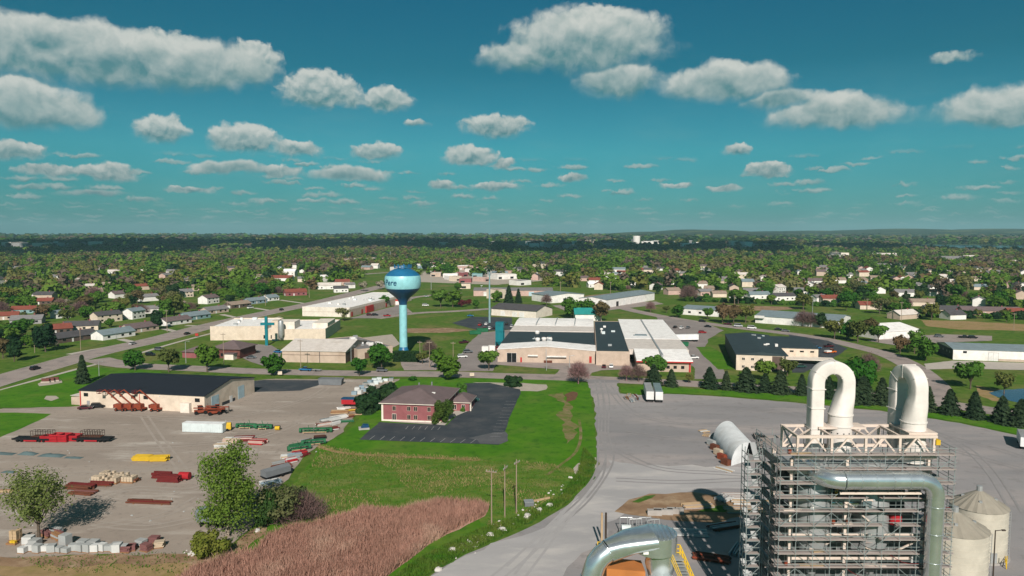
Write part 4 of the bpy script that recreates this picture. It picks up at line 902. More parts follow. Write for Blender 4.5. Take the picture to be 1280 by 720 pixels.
# the clipped hedge at the foot of the water tower and garden bushes
hx=P(506,452); hd=P(491,452.5); t=thing('hedge','dense dark hedge round the foot of the water tower','hedge',(hd.x,hd.y,0),R(-5))
rg=np.random.default_rng(3); n=3200; w=P(524,451.5).x-hd.x
c=rg.random((n,3))*np.array([w,3.2,4.6]); sel=rg.integers(0,3,n); c[sel==0,1]=rg.random((sel==0).sum())*.3; c[sel==1,2]=4.4+rg.random((sel==1).sum())*.4
npmesh('foliage',leaf_quads(rg,c,(lambda q:q/np.linalg.norm(q,axis=1,keepdims=True))(rg.normal(size=(n,3))*.6+np.array([0,-.5,.5])),.4),4,['leaf_dark'],parent=t)
s=MB(); s.box(.4,w-.4,.4,2.8,0,4.1); s.build('stem','leaf_dark',t)
for key,x,y,ty,lab,wd in [('h1',462,513,486,'big dark juniper at the yard end of the office lawn',.95),('h1',478,505,478,'big dark juniper behind the brick office',1.1),('h1',456,517,496,'dark juniper nearest the row of machinery',.9),('h1',487,494,476,'dark juniper at the rear corner of the office',1.1),
  ('h4',525,526.5,521,'dark red bush under the office windows, first of a pair',1.1),('h4',532,527,521.5,'dark red bush under the office windows, second of a pair',1.1),('g3x',578,497,477,'green tree between the entrance wing and the parking lot',.8),('h2',515,476,468,'small dark bush behind the office roof',1),('h1',642,483,467,'dark green shrub on the gravel bed beside the parking lot',1.1),
  ('h3',579,515,509,'small lime green bush beside the entrance wing',1),('h2',930,471,463,'low bush at the corner of the warehouse',1.2),('h2',640,345,340,'hedge like bush by the shops',2),('h2',1225,523,512,'green bush behind the conifers',1)]:
    tree(key,x,y,ty,lab,None,wd)
for key,x,y,ty,lab in [('s3',548,529,500,'clipped cone shaped evergreen at the office corner, the shorter'),('s3',556,527,499,'clipped cone shaped evergreen at the office corner, the taller')]:
    t=tree('egg',x,y,ty,lab,None,1.05)
# row of spruces along the side street
rsp=random.Random(12)
for i,(x,y,ty) in enumerate([(818,481.5,454),(841,483,461),(886,485,457),(907,487,459),(931,489,461),(956,490,463),(977,492,465),(1003,494,463),(1037,498,470),(1077,504,469),(1102,506,471),(1160,514,481),(1187,518,484),(1216,523,487),(1251,529,495),(1277,533,499)]):
    tree(rsp.choice(['s1','s3','s2']),x+rsp.uniform(-2,2),y,ty+rsp.uniform(-2,5),'dark spruce in the row between the works yard and the street','spruces along the works yard',rsp.uniform(1.1,1.5))
# --- trees of the suburbs: the nearest as things, the far mass as one woodland
def inside(p,poly):
    x,y=p;c=False;j=len(poly)-1
    for i in range(len(poly)):
        xi,yi=poly[i];xj,yj=poly[j]
        if (yi>y)!=(yj>y) and x<(xj-xi)*(y-yi)/(yj-yi)+xi: c=not c
        j=i
    return c
def W2(pp): return [tuple(P(*q).to_2d()) for q in pp]
Z1=W2([(-420,470),(-150,462),(0,440),(50,438),(95,422),(185,404),(265,386),(330,372),(400,360),(440,352),(470,340),(-420,340)])
Z2=W2([(-300,341),(430,341),(520,333),(690,334),(1500,341),(1500,306),(-300,306)])
Z3=W2([(640,352),(700,360),(765,364),(830,373),(880,380),(960,386),(1090,391),(1120,402),(1300,404),(1500,410),(1500,338),(690,338)])
Z4=W2([(505,345),(690,348),(690,334),(520,334)])
AVOID=[]
for o in list(COL.objects):
    if o.parent is None and o.get('category') and o.type=='EMPTY' and o.get('category') not in ('tree','shrub'):
        AVOID.append((o.location.x,o.location.y,9 if o.get('category')!='house' else 7))
HOUSES=[]
# (pixel of the house, rotation, length, depth, wall height, roof, wall, label or None for the far ones)
HL=[(90,425.5,66,24,10,2.8,'roof_dark','brown_wall','long dark ranch house, nearest of the houses along the road','near'),(142,422,68,21,9.5,3,'roof_bluegrey','white_paint','white gabled ranch house with blue grey roof by the road','near'),(174,414,66,20,10,2.8,'roof_brown','tan_wall','red brown roofed ranch house along the road','near'),
(103,412,20,19,10,3,'roof_dark','cream','cream house with broad dark hip like roof behind the ranch house','near'),(72,416,40,14,10,3,'roof_red','brown_wall','small house with bright red roof behind the dark ranch house','near'),
(133,402,60,17,9,5,'roof_dark','cream','two storey cream house with grey roof among the gardens','near'),(168,398,75,12,8,5.6,'roof_bluegrey','white_paint','tall white gabled house with teal side among the gardens','near'),(190,391,30,10,8,3.5,'roof_grey','white_paint','small white gabled cottage behind the tall white house','near'),
(218,405,66,20,9,2.8,'roof_brown','white_paint','white ranch house with brown roof beside a pole','near'),(243,398.5,66,20,9.5,2.8,'roof_bluegrey','teal_wall','teal grey ranch house along the road','near'),(268,391,64,19,9,2.8,'roof_grey','tan_wall','tan ranch house with grey roof along the road','near'),
(297,384,64,20,9,2.8,'roof_tan','brown_wall','brown ranch house with tan roof along the road','near'),(319,379,62,19,9,2.8,'roof_bluegrey','blue_wall','blue grey ranch house along the road','near'),(338,375.5,60,12,9,3,'roof_bluegrey','white_paint','white house at the bend of the road','near'),
(369,369,30,20,11,3.5,'roof_red','brick','brick house with red brown roof at the road end','near'),(35,404,20,18,10,3,'roof_grey','grey_wall','grey house with grey roof behind dark trees','near'),(9,399,30,14,9,3,'roof_red','tan_wall','red roofed house at the border of the view','near'),
(76,397,60,10,8,3.5,'roof_bluegrey','white_paint','white gabled house in front of the pale blossoming tree','near'),(31,391,15,16,9,3,'roof_red','teal_wall','teal house with dark red roof','near'),(54,380,15,16,9,3,'roof_red','brown_wall','brown house with red roof uphill of the teal one','near'),(52,374,60,12,9,4,'roof_grey','white_paint','white two gabled house among dark trees','near'),
(231,371,50,12,10,5,'roof_grey','cream','tall cream house above the teal ranch house','near'),(261,379,70,14,10,5,'roof_brown','white_paint','white house with steep brown roof above the road','near'),(249,363,30,14,9,4,'roof_tan','tan_wall',None,''),(232,354,60,12,9,5,'roof_grey','cream',None,''),(185,376,50,15,9,4,'roof_grey','white_paint',None,''),(178,362,40,14,9,4,'roof_red','tan_wall',None,''),
(111,362,40,12,9,4,'roof_pale','pink_wall',None,''),(130,367,20,12,9,3.5,'roof_tan','tan_wall',None,''),(150,372,60,16,10,4,'roof_brown','white_paint',None,''),(353,351,0,26,12,4,'roof_red','white_paint',None,''),(363,345.5,0,16,14,7,'roof_white','white_paint','white domed hall glinting above the trees','near'),(412,361,10,24,11,4,'roof_pale','white_paint','long white house by the road before the store','near'),(428,356,20,16,10,4,'roof_red','pink_wall','pink house with red roof beside the road','near'),
(403,352,60,12,9,6,'roof_white','white_paint',None,''),(437,360,30,10,8,4,'roof_grey','white_paint',None,''),(426,365,20,14,9,4,'roof_dark','white_paint','white house with dark roof nearest the blossoming tree','near'),(380,352,10,14,9,4,'roof_grey','cream',None,''),
(880,369,20,14,9,4,'roof_grey','pink_wall','pink house at the end of the hedge row','near'),(898,371,0,13,9,3.5,'roof_tan','cream',None,''),(922,372,40,14,9,4.5,'roof_bluegrey','white_paint','white gabled house behind the hedge row','near'),(947,373,10,20,10,4,'roof_bluegrey','white_paint','white house with long blue grey roof behind the hedge','near'),(978,375,10,20,10,4,'roof_dark','white_paint','white house with dark roof behind the hedge','near'),(972,366,40,14,10,6,'roof_pale','white_paint','tall white house above the dark roofed one','near'),(1012,360,60,12,9,5,'roof_grey','white_paint',None,''),
(1037,378,0,16,10,4,'roof_red','tan_wall','tan house with red roof behind the hedge','near'),(1023,377,20,12,9,4,'roof_grey','white_paint',None,''),(1057,347,10,16,9,4.5,'roof_grey','white_paint',None,''),(1043,326,10,20,14,12,'roof_grey','white_paint','tall white block standing above the woods','near'),(1105,324,-10,50,25,8,'roof_pale','white_paint','long white hall in the woods toward the river','near'),(1111,337,-5,38,16,6,'roof_grey','cream','long cream house in the woods','near'),(1188,328,0,40,20,8,'roof_grey','tan_wall','wide house before the river','near'),
(1214,326,0,36,20,7,'roof_pale','cream',None,''),(1141,347,0,18,11,4.5,'roof_grey','white_paint',None,''),(1175,350,5,14,10,5,'roof_pale','white_paint',None,''),(1077,342,40,14,10,5,'roof_grey','cream',None,''),(1223,383,60,12,9,6,'roof_grey','white_paint','tall white gabled house amid trees across the marsh','near'),(1152,382,-5,20,9,3.5,'roof_tan','cream',None,''),(1184,391,-8,34,10,3,'roof_dark','cream','long low house with dark roof across the marsh','near'),(1236,393,-8,40,10,3.2,'roof_brown','pink_wall','long pink brick house across the marsh','near'),(1278,395,-8,22,10,3.2,'roof_red','brick','brick house with red roof across the marsh','near'),
(1130,370,-8,18,10,4,'roof_grey','white_paint',None,''),(1085,386,-5,16,10,3.5,'roof_red','cream',None,''),(760,348,20,16,10,5,'roof_pale','white_paint',None,''),(774,351,5,22,11,4.5,'roof_bluegrey','white_paint',None,''),(741,359,10,12,9,4,'roof_white','white_paint','low white cottage in the trees beyond the long warehouse','near'),(803,337,10,16,9,4,'roof_grey','cream',None,''),(858,345,20,16,10,4,'roof_grey','white_paint',None,''),(820,362,50,12,9,5,'roof_brown','white_paint',None,''),(840,368,20,14,9,4.5,'roof_tan','pink_wall',None,''),(728,351,10,14,9,4,'roof_brown','pink_wall',None,''),(1240,345,0,18,10,5,'roof_grey','cream',None,''),(1262,331,0,24,12,6,'roof_pale','white_paint',None,''),(1150,360,10,14,9,4,'roof_grey','white_paint',None,''),(905,352,10,14,9,4,'roof_grey','white_paint',None,''),(955,350,30,14,9,4,'roof_brown','cream',None,''),(1030,340,10,14,9,4,'roof_grey','white_paint',None,'')]
words_={'roof_grey':'grey','roof_pale':'pale','roof_red':'red','roof_tan':'tan','roof_brown':'brown','roof_dark':'dark','roof_bluegrey':'blue grey','roof_white':'white'}; wl={'white_paint':'white','cream':'cream','tan_wall':'tan','pink_wall':'pink','brick':'brick','teal_wall':'teal','brown_wall':'brown','grey_wall':'grey','blue_wall':'blue'}
for (x,y,rz,L_,D_,h,rm,wm,lab,near) in HL:
    a=P(x,y); t=thing('house',lab or f"{wl[wm]} house with {words_[rm]} roof half sunk among the suburban trees",'house',(a.x,a.y,0),R(rz),None if lab else 'houses among the suburban trees')
    gable(t,L_,D_,h,D_*.24,wm,rm,'x',.45,-L_/2,-D_/2)
    HOUSES.append((a.x,a.y)); AVOID.append((a.x,a.y,L_*.5+1.5))
    bx(t,'chimney','brick',L_*.2,L_*.2+.8,-.4,.4,h+.5,h+D_*.24+1.0)
    if lab:
        e=MB(); 
        for u in (-.32,.1,.34):
            x0=L_*u; bx(t,'window','glass_dark',x0-.8,x0+.8,-D_/2-.05,-D_/2+.1,1.0,2.2)
        bx(t,'door','door_white',-L_*.12-.5,-L_*.12+.5,-D_/2-.06,-D_/2+.1,.05,2.1)
        g_=MB(); bx(t,'garage_door','door_white',-L_/2-.06,-L_/2+.1,-D_*.3,D_*.1,.05,2.2)
        if h>4.5:
            for u in (-.3,.0,.3): bx(t,'window','glass_dark',L_*u-.6,L_*u+.6,-D_/2-.05,-D_/2+.1,3.6,4.7)
def free(x,y,m=0):
    if any((x-a)**2+(y-b)**2<(r+m)**2 for a,b,r in AVOID): return False
    return True
def dline(x,y,c):
    best=1e9
    for i in range(len(c)-1):
        a,b=c[i],c[i+1]; d=b-a; t=max(0,min(1,((x-a.x)*d.x+(y-a.y)*d.y)/max(d.length_squared,1e-6))); q=a+d*t
        best=min(best,math.hypot(x-q.x,y-q.y))
    return best
rt=random.Random(99); cand=[]
from mathutils import noise as MN
def pick(x,y,far=False):
    v=MN.noise(Vector((x*.008,y*.008,1.7)))+.5*MN.noise(Vector((x*.03,y*.03,9.1)))+rt.uniform(-.35,.35)
    if v>.34: return rt.choice(['o1','o2','k1','b1','o2','t1','k1'])
    if v>.02: return rt.choice(['o1','o2','g3','t1','t2','k1','g1','b1'])
    if v>-.34: return rt.choice(['g1','g2','g3','g4','g3','o2','d1','g1'])
    return rt.choice(['g1','g2','d1','g1','d1','s2','g2','t1','g4'])
# more houses seen as specks between the crowns
rh=random.Random(77); nh=0
while nh<96:
    zx=rh.choice([Z1,Z3,Z3,Z2]); y=rh.uniform(470,1250); x=rh.uniform(-.74,.74)*y
    if not inside((x,y),zx) or (zx is Z2 and y>1300) or any((x-a)**2+(y-b)**2<(r+16)**2 for a,b,r in AVOID): continue
    nh+=1; rm=rh.choice(['roof_grey','roof_pale','roof_red','roof_tan','roof_brown','roof_dark','roof_bluegrey']); wm=rh.choice(['white_paint','white_paint','cream','tan_wall','pink_wall'])
    t=thing('house',f"{wl[wm]} house with {words_[rm]} roof half sunk among the suburban trees",'house',(x,y,0),R(rh.choice([-9,81,rh.uniform(-40,60)])),'houses among the suburban trees')
    L_=rh.uniform(12,19);D_=rh.uniform(8,10.5);h=rh.choice([3.4,4,5.4,6]); gable(t,L_,D_,h,D_*.26,wm,rm,'x',.45,-L_/2,-D_/2); bx(t,'chimney','brick',L_*.2,L_*.2+.8,-.4,.4,h+.5,h+D_*.26+1.0)
    HOUSES.append((x,y)); AVOID.append((x,y,L_*.5+1.5))
y=360
while y<1500:
    cell=12.0+max(0,(y-500))*.007; x=-.80*y-60
    while x<.80*y+60:
        px,py=x+rt.uniform(-.45,.45)*cell,y+rt.uniform(-.45,.45)*cell; x+=cell
        z=1 if inside((px,py),Z1) else 3 if inside((px,py),Z3) else 4 if inside((px,py),Z4) else 2 if inside((px,py),Z2) else 0
        if not z: continue
        dens={1:.80,2:.98,3:.84,4:.30}[z]
        if z in (1,3) and ((px*.99+py*.14)%62)<8: dens*=.3
        if rt.random()>dens or not free(px,py,2.5): continue
        if z in(1,4) and dline(px,py,c_main)<15: continue
        if any(-.15*hy<((py-hy)) <2 and abs(px-hx-(py-hy)*hx/hy)<8 for hx,hy in HOUSES) and rt.random()<.86: continue
        cand.append((math.hypot(px,py),px,py,pick(px,py),rt.choice([rt.uniform(6,10),rt.uniform(9,14),rt.uniform(12,17.5)])*(1 if y>620 else .86),rt.uniform(.95,1.4),z))
    y+=cell
cand.sort(); 
names_={'g1':'dense green','g2':'green','g3':'bright green','g4':'tall bright green','o1':'olive','o2':'broad olive','k1':'khaki budding','b1':'brown leaved','d1':'dark green','t1':'bare grey','t2':'bare pinkish','s2':'dark spruce'}
NIND=218; rest=cand[NIND:]
inview=[c for c in cand if abs(c[1])<.74*c[2]]; ind=set(map(id,inview[:NIND]))
for c in inview[:NIND]:
    d,x,y_,k,h,wd,z=c; zone={1:'the houses west of the road',3:'the houses beyond the sheds',4:'the shops',2:'the far woods'}[z]
    place(k,(x,y_,0),h,f"{names_[k]} tree among {zone}",f"{names_[k]} trees among {zone}",None,wd)
far_list=[c[1:6] for c in cand if id(c) not in ind]
y=1500
while y<7000:
    cell=max(14,y/75); x=-.85*y
    while x<.85*y:
        px,py=x+rt.uniform(-.5,.5)*cell,y+rt.uniform(-.5,.5)*cell; x+=cell
        if inside((px,py),RIVER) or rt.random()<.03+.85*(MN.noise(Vector((px*.0016,py*.0030,4.2)))>(.34 if py>2000 else .5)): continue
        if py>2000 and (not free(px,py,20) or any(-.22*b<py-b<30 and abs(px-a*py/b)<w*.5 for a,b,w in FARB)): continue
        far_list.append((px,py,pick(px*.6,py*.6) if py<3200 else rt.choice(['d1','g1','d1','o1','t1','g2']),max(11,cell*.5)*rt.choice([.65,.9,1.1,1.35]),1.4))
    y+=cell
MI={'g1':0,'g2':0,'g3':1,'g4':1,'o1':2,'o2':2,'k1':3,'b1':4,'d1':5,'t1':6,'t2':6,'s2':5}
mats_=['leaf_green','leaf_bright','leaf_olive','leaf_khaki','leaf_brown','leaf_dark','twig_mass']
mk('twig_mass',(.125,.095,.07),(.095,.07,.052),.3,rough=.9)
fp=[crown_np(200+i,1.0,-.12,.52,110,.115,8,shell=.85,jit=.16)[0] for i in range(6)]; fl=[crown_np(300+i,1.0,-.1,.55,40,.20,6,shell=.9,jit=.15)[0] for i in range(4)]
vs=[];ms=[]
for (x,y_,k,h,wd) in far_list:
    h*=1.12
    base=fp[rt.randrange(6)] if y_<2200 else fl[rt.randrange(4)]
    a=rt.uniform(0,6.28); c,s=math.cos(a)*h*wd,math.sin(a)*h*wd; q=np.empty_like(base)
    q[:,:,0]=base[:,:,0]*c-base[:,:,1]*s+x; q[:,:,1]=base[:,:,0]*s+base[:,:,1]*c+y_; q[:,:,2]=np.maximum(base[:,:,2]*h,.05)
    vs.append(q); ms.append(np.full(len(q),MI[k]))
w=npmesh('woodland',np.concatenate(vs),4,mats_,np.concatenate(ms)); w['kind']='stuff'; w['label']='mixed spring woodland and garden trees stretching to the hills'
print('TREES',len(inview),len(far_list),sum(len(v) for v in vs))
# hedge row behind the sheds on the right
for i in range(22):
    t=i/21; x=862+t*222; y_=376.5+8.5*t; p=P(x,y_); place(['h2','h1','h3'][i%3],p,rt.uniform(4,7),'shrub in the long green hedge row between sheds and houses','shrubs of the hedge row',None,1.2)
for i in range(14):
    t=i/13; p=P(1130+150*t,396+3*t); place(['h2','h1','o1'][i%3],p,rt.uniform(5,8),'dark bush along the marsh before the long houses','bushes along the marsh',None,1.15)
# --- reeds and rough grass
def scatter(poly_px,n,seed):
    poly=W2(poly_px); xs=[q[0] for q in poly]; ys=[q[1] for q in poly]; r=random.Random(seed); out=[]
    while len(out)<n:
        p=(r.uniform(min(xs),max(xs)),r.uniform(min(ys),max(ys)))
        if inside(p,poly): out.append(p)
    return np.array(out)
def blades(name,pts,h,w,m,seed,lean=.18,label=None):
    rg=np.random.default_rng(seed); n=len(pts); b=np.zeros((n,3)); b[:,:2]=pts; hh=h*rg.uniform(.55,1.2,n); a=rg.uniform(0,6.283,n)
    d=np.stack([np.cos(a),np.sin(a),np.zeros(n)],1)*(w/2); tip=b+np.stack([rg.normal(size=n)*lean*hh,rg.normal(size=n)*lean*hh,hh],1)
    mid=(b+tip)/2; mid[:,2]*=1.1
    o=npmesh(name,np.stack([b-d,b+d,mid+d*.9,tip,mid-d*.9],1),5,[m]); o['kind']='stuff'
    if label: o['label']=label
RP=[(338,672),(360,664),(395,660),(415,652),(440,645),(452,638),(475,641),(498,642),(520,636),(548,630),(572,629),(600,631),(611,637),(606,646),(585,656),(560,668),(535,682),(515,698),(498,710),(478,726),(330,760),(215,735),(240,716),(290,697),(320,690)]
sheet('reed_ground',RP,9,'reed_floor',.8)
pts=scatter(RP,90000,5); nse=np.sin(pts[:,0]*.31+np.sin(pts[:,1]*.23)*2)*np.sin(pts[:,1]*.27+1)+.45*np.sin(pts[:,0]*.9)*np.sin(pts[:,1]*.8); keep=np.random.default_rng(8).random(len(pts))<(.62+.38*np.clip(nse,-1,1)); pts=pts[keep]
blades('reeds',pts,1.9,.11,'reed',6,.26,'dense pinkish brown dry reeds in the wet corner of the meadow')
ED=[(746,578),(735,603),(704,632),(600,684),(545,712),(500,742),(480,735),(520,700),(600,662),(655,644),(700,622),(722,592),(730,560)]
blades('rough_grass',scatter(ED,15000,7),.7,.16,'blade',9,.4,'rough green grass along the haul road edge')
MD=[(345,640),(372,602),(400,566),(430,567),(520,571),(600,574),(640,577),(690,580),(722,590),(700,625),(640,655),(608,668),(612,632),(560,630),(470,640),(395,655)]
blades('meadow_grass',scatter(MD,12000,10),.42,.16,'blade',12,.5,'uneven meadow grass before the office')
mp_=scatter(MD,9000,13); k=np.sin(mp_[:,0]*.11)*np.sin(mp_[:,1]*.17+.6)+.4*np.sin(mp_[:,0]*.33+mp_[:,1]*.2)>.15
blades('straw_grass',mp_[k],.6,.15,'straw_blade',14,.5,'patches of last year\'s straw in the meadow')
blades('straw_grass',scatter([(398,556),(450,566),(520,569),(600,573),(600,577),(520,574),(450,571),(398,562)],900,17),.6,.14,'straw_blade',15,.5,'line of straw along the old fence track')
VB=[(20,697),(250,690),(335,655),(345,640),(372,602),(330,672),(300,697),(215,718),(60,716)]
blades('weeds',scatter(VB,900,16),.5,.15,'blade',18,.45,'weeds on the dirt rim of the yard')
# ---------------------------------------------------------------- vehicles and poles
def make_car(loc,rz,kind,paint,label,cat,group=None):
    t=thing('parked_car' if kind in('sedan','suv') else {'pickup':'pickup_truck','van':'van','truck':'service_truck'}[kind],label,cat,loc,rz,group)
    prof={'sedan':[(-2.3,.35),(2.3,.35),(2.32,.7),(1.35,.92),(-1.75,1.0),(-2.3,.92)],'suv':[(-2.35,.4),(2.35,.4),(2.38,.85),(1.4,1.08),(-2.3,1.12),(-2.38,.9)],
     'pickup':[(-2.8,.45),(2.7,.45),(2.75,.95),(1.6,1.12),(-.6,1.14),(-.6,1.05),(-2.8,1.05)],'van':[(-2.7,.4),(2.6,.4),(2.65,.95),(1.9,1.2),(-2.7,1.3)],'truck':[(-3.2,.5),(3.0,.5),(3.05,1.1),(1.9,1.25),(.1,1.25),(.1,.8),(-3.2,.8)]}[kind]
    cab={'sedan':[(-1.7,.98),(-1.15,1.42),(.3,1.44),(1.2,.93)],'suv':[(-2.25,1.11),(-1.95,1.72),(.45,1.72),(1.3,1.09)],'pickup':[(-.55,1.13),(-.4,1.75),(.75,1.75),(1.5,1.12)],'van':[(-2.65,1.28),(-2.5,2.1),(1.1,2.1),(1.8,1.2)],'truck':[(.15,1.24),(.2,2.1),(1.2,2.1),(1.8,1.25)]}[kind]
    hw=.95 if kind in('pickup','truck','van') else .88
    b=MB(); b.prism(prof,-hw,hw,'y'); bo=b.build('body',paint,t,False)
    b=MB(); b.prism([(x,z) for x,z in cab],-hw*.86,hw*.86,'y'); g=b.build('cabin_glass','glass_dark',t)
    top=max(z for x,z in cab); xs=[x for x,z in cab if z>top-.05]
    b=MB(); b.box(min(xs)-.05,max(xs)+.05,-hw*.85,hw*.85,top+.005,top+.05); b.build('roof_panel',paint,t)
    if kind=='pickup': b=MB(); b.box(-2.7,-.7,-hw+.1,hw-.1,1.055,1.1); b.build('load_bed','rubber',t)
    if kind=='truck':
        b=MB(); b.box(-3.2,-.05,-1.0,1.0,.82,1.5); b.build('service_body','door_white',t)
    wb=1.4 if kind in('sedan','suv') else 1.75
    for x in (-wb,wb):
        for s in (-1,1):
            b=MB(); b.cyl((x,s*(hw-.2),.34),(x,s*(hw+.03),.34),.34,n=12); b.build('wheel','rubber',t)
    for s in (-1,1):
        fx=max(x for x,z in prof); rx=min(x for x,z in prof); z0=.7
        b=MB(); b.box(fx-.08,fx+.03,s*hw*.72-.14,s*hw*.72+.14,z0-.08,z0+.08); b.build('headlight','lamp_clear',t)
        b=MB(); b.box(rx-.03,rx+.08,s*hw*.75-.1,s*hw*.75+.1,z0+.02,z0+.18); b.build('tail_lamp','lamp_red',t)
    return t
G9=R(-9); RD=R(82)
CARS=[(44,462,RD,'suv','car_black','black suv driving on the wide road beside the lawn'),(166,430.5,RD,'sedan','car_silver','silver saloon driving on the wide road'),(234,418,RD,'sedan','car_black','black saloon further up the wide road'),(352,388,RD,'suv','car_black','dark suv far up the wide road before the white store'),
(199,438,G9,'suv','car_grey','dark grey suv on the lot beside the wide road'),(188,444.5,G9,'suv','car_black','black suv parked nearest the kerb of the roadside lot'),(318,441,R(10),'suv','car_black','black suv parked beside the small brick office'),(314,448,R(10),'sedan','car_grey','dark saloon parked in front of the small brick office'),(348,441,R(-20),'sedan','car_blue','blue grey saloon beside the tan workshop'),
(382,463.5,G9+math.pi,'pickup','car_blue','blue pickup towing a small trailer along the side street'),(477.5,464.5,G9,'suv','car_grey','dark suv on the side street before the broad tree'),(123,509.5,R(14),'suv','car_black','black suv parked against the cream shed wall'),(107,511.5,R(14),'sedan','car_maroon','dark red saloon beside the black suv at the shed'),
(591,501.5,R(-5),'suv','car_green','dark green car alone in the office car park'),(752,451.5,R(80),'suv','car_silver','silver suv parked before the tan factory wall'),(755,459.5,R(82),'sedan','car_maroon','dark purple saloon parked before the factory wall'),(764,459.5,R(82),'suv','car_white','white suv beside the dark purple saloon'),
(866,448.5,R(5),'pickup','car_white','white pickup beside the red striped wing'),(829,404.5,R(60),'suv','car_black','black suv at the head of the row by the white roof'),(844,410,R(60),'sedan','car_black','black saloon in the row by the white roof'),(852,411,R(60),'suv','car_white','white suv in the row by the white roof'),(860,410.5,R(60),'sedan','car_grey','grey saloon ending the row by the white roof'),
(878,402.5,R(-25),'suv','car_black','black suv on the curved road by the round tree'),(885,409,R(-25),'sedan','car_black','black saloon at the corner of the curved road'),(878,416.5,R(-10),'suv','car_red','red suv in the lot behind the dark warehouse'),(910,406,R(-25),'pickup','car_maroon','dark red pickup on the curved road'),(923,408.5,R(-25),'van','car_silver','pale teal van on the curved road'),(940,411,R(-25),'van','car_white','white van on the curved road'),(973,412.5,R(-25),'sedan','car_black','black saloon on the grass side of the curved road'),(982,414.5,R(-25),'sedan','car_grey','grey saloon following the black one'),
(1009,441,R(20),'sedan','car_white','white saloon beside the warehouse wing'),(1014,436,R(20),'suv','car_red','red suv at the warehouse lot'),(1021,436,R(20),'sedan','car_blue','blue saloon next to the red suv'),(1036,434,R(20),'pickup','car_maroon','dark red pickup parked by the curved road'),(1038,441.5,R(20),'truck','car_orange','orange and white service truck in the warehouse lot'),(993,452.5,R(10),'suv','car_white','white suv in the lot behind the spruces'),(1001,459.5,R(10),'suv','car_green','dark green suv in the lot behind the spruces'),
(580,429,R(30),'pickup','car_maroon','dark red and white pickup in the works drive'),(585,441,R(15),'suv','car_grey','dark suv parked along the works drive'),(578,447,R(15),'suv','car_white','white suv parked along the works drive'),(623,437,R(20),'suv','car_red','red car beside the teal dust silo'),(588,395.5,R(0),'sedan','car_blue','blue saloon on the dark car yard'),(532,382.5,R(0),'van','car_white','white van on the lane behind the tower'),
(462,394.5,R(5),'suv','car_maroon','dark red suv at the side of the white store'),(469,394.5,R(5),'suv','car_black','black suv at the side of the white store'),(484,395.5,R(5),'pickup','car_red','red pickup near the corner of the store lot'),(1174,421.5,R(-10),'suv','car_grey','grey suv between the two white sheds'),(1205,422.5,R(-10),'pickup','car_black','black pickup behind the long white shed'),(1216,423,R(-10),'suv','car_black','black suv behind the long white shed'),
(152,420.5,R(70),'van','car_white','white van outside the white ranch house'),(161,419,R(70),'suv','car_silver','silver suv outside the white ranch house'),(188,413,R(60),'suv','car_black','black suv beside the brown roofed ranch house'),(313,385.5,R(66),'van','car_white','white van outside the blue grey ranch house'),(533,371,R(0),'sedan','car_silver','silver saloon on the curving lane')]
for (x,y,rz,k,p,lab) in CARS: make_car(P(x,y,.085),rz,k,p,lab,{'sedan':'car','suv':'car','pickup':'pickup','van':'van','truck':'truck'}[k])
for i,(x,y) in enumerate([(606,412),(612,411.5),(618,411),(626,411),(600,407),(608,406),(633,406),(640,409)]):
    make_car(P(x,y,.1),R(80),'suv',['car_red','car_white','car_black','car_silver'][i%4],['red','white','black','silver'][i%4]+' car in the crowded lot below the monopole','car','cars in the lot below the monopole')
# small trailer behind the blue pickup
a=P(396,464); t=thing('utility_trailer','small empty trailer hitched behind the blue pickup','trailer',(a.x,a.y,.08),G9); bx(t,'deck','steel_grey',-2,2,-.9,.9,.5,.7); bx(t,'drawbar','black_steel',-3.4,-2.02,-.1,.1,.5,.62)
for s in (-1,1): b=MB(); b.cyl((0,s*.95,.35),(0,s*1.15,.35),.35,n=10); b.build('wheel','rubber',t)
# two box trailers on the works yard
def box_trailer(pf,pb,label,rm,L=15.5):
    a=P(*pf); b=P(*pb); d=(b-a); rz=math.atan2(d.y,d.x); t=thing('box_trailer',label,'semi trailer',(a.x,a.y,.06),rz)
    o=MB(); o.box(0,L,-1.3,1.3,1.1,3.95); o.build('body','trailer_white',t); bx(t,'roof',rm,.02,L-.02,-1.29,1.29,3.955,4.02)
    for s in (-1,1): bx(t,'rear_door','door_white',-.06,-.005,s*.66-.62,s*.66+.62,1.2,3.85)
    bx(t,'bumper','black_steel',-.1,.1,-1.2,1.2,.5,.7); bx(t,'side_skirt','steel_grey',.1,L,-1.31,1.31,1.0,1.095)
    for x in (1.5,2.8):
        for s in (-1,1): o=MB(); o.cyl((x,s*.75,.5),(x,s*1.25,.5),.5,n=12); o.build('wheel','rubber',t)
    for s in (-1,1): bx(t,'landing_leg','black_steel',L-3,L-2.8,s*.9-.1,s*.9+.1,0,1.0)
    return t
box_trailer((812.5,503.5),(805.5,480),'white box trailer with pale grey roof parked beside another trailer','trailer_roof'); box_trailer((824,504),(817,480.5),'white box trailer with dark teal roof parked beside another trailer','trailer_roof_teal')
a=P(857,427); t=thing('box_trailer','long white box trailer behind the red striped wing','semi trailer',(a.x,a.y,.05),R(8)); bx(t,'body','trailer_white',-7,7,-1.3,1.3,1.1,4); bx(t,'axle_group','rubber',4,6.5,-1.2,1.2,0,1.05)
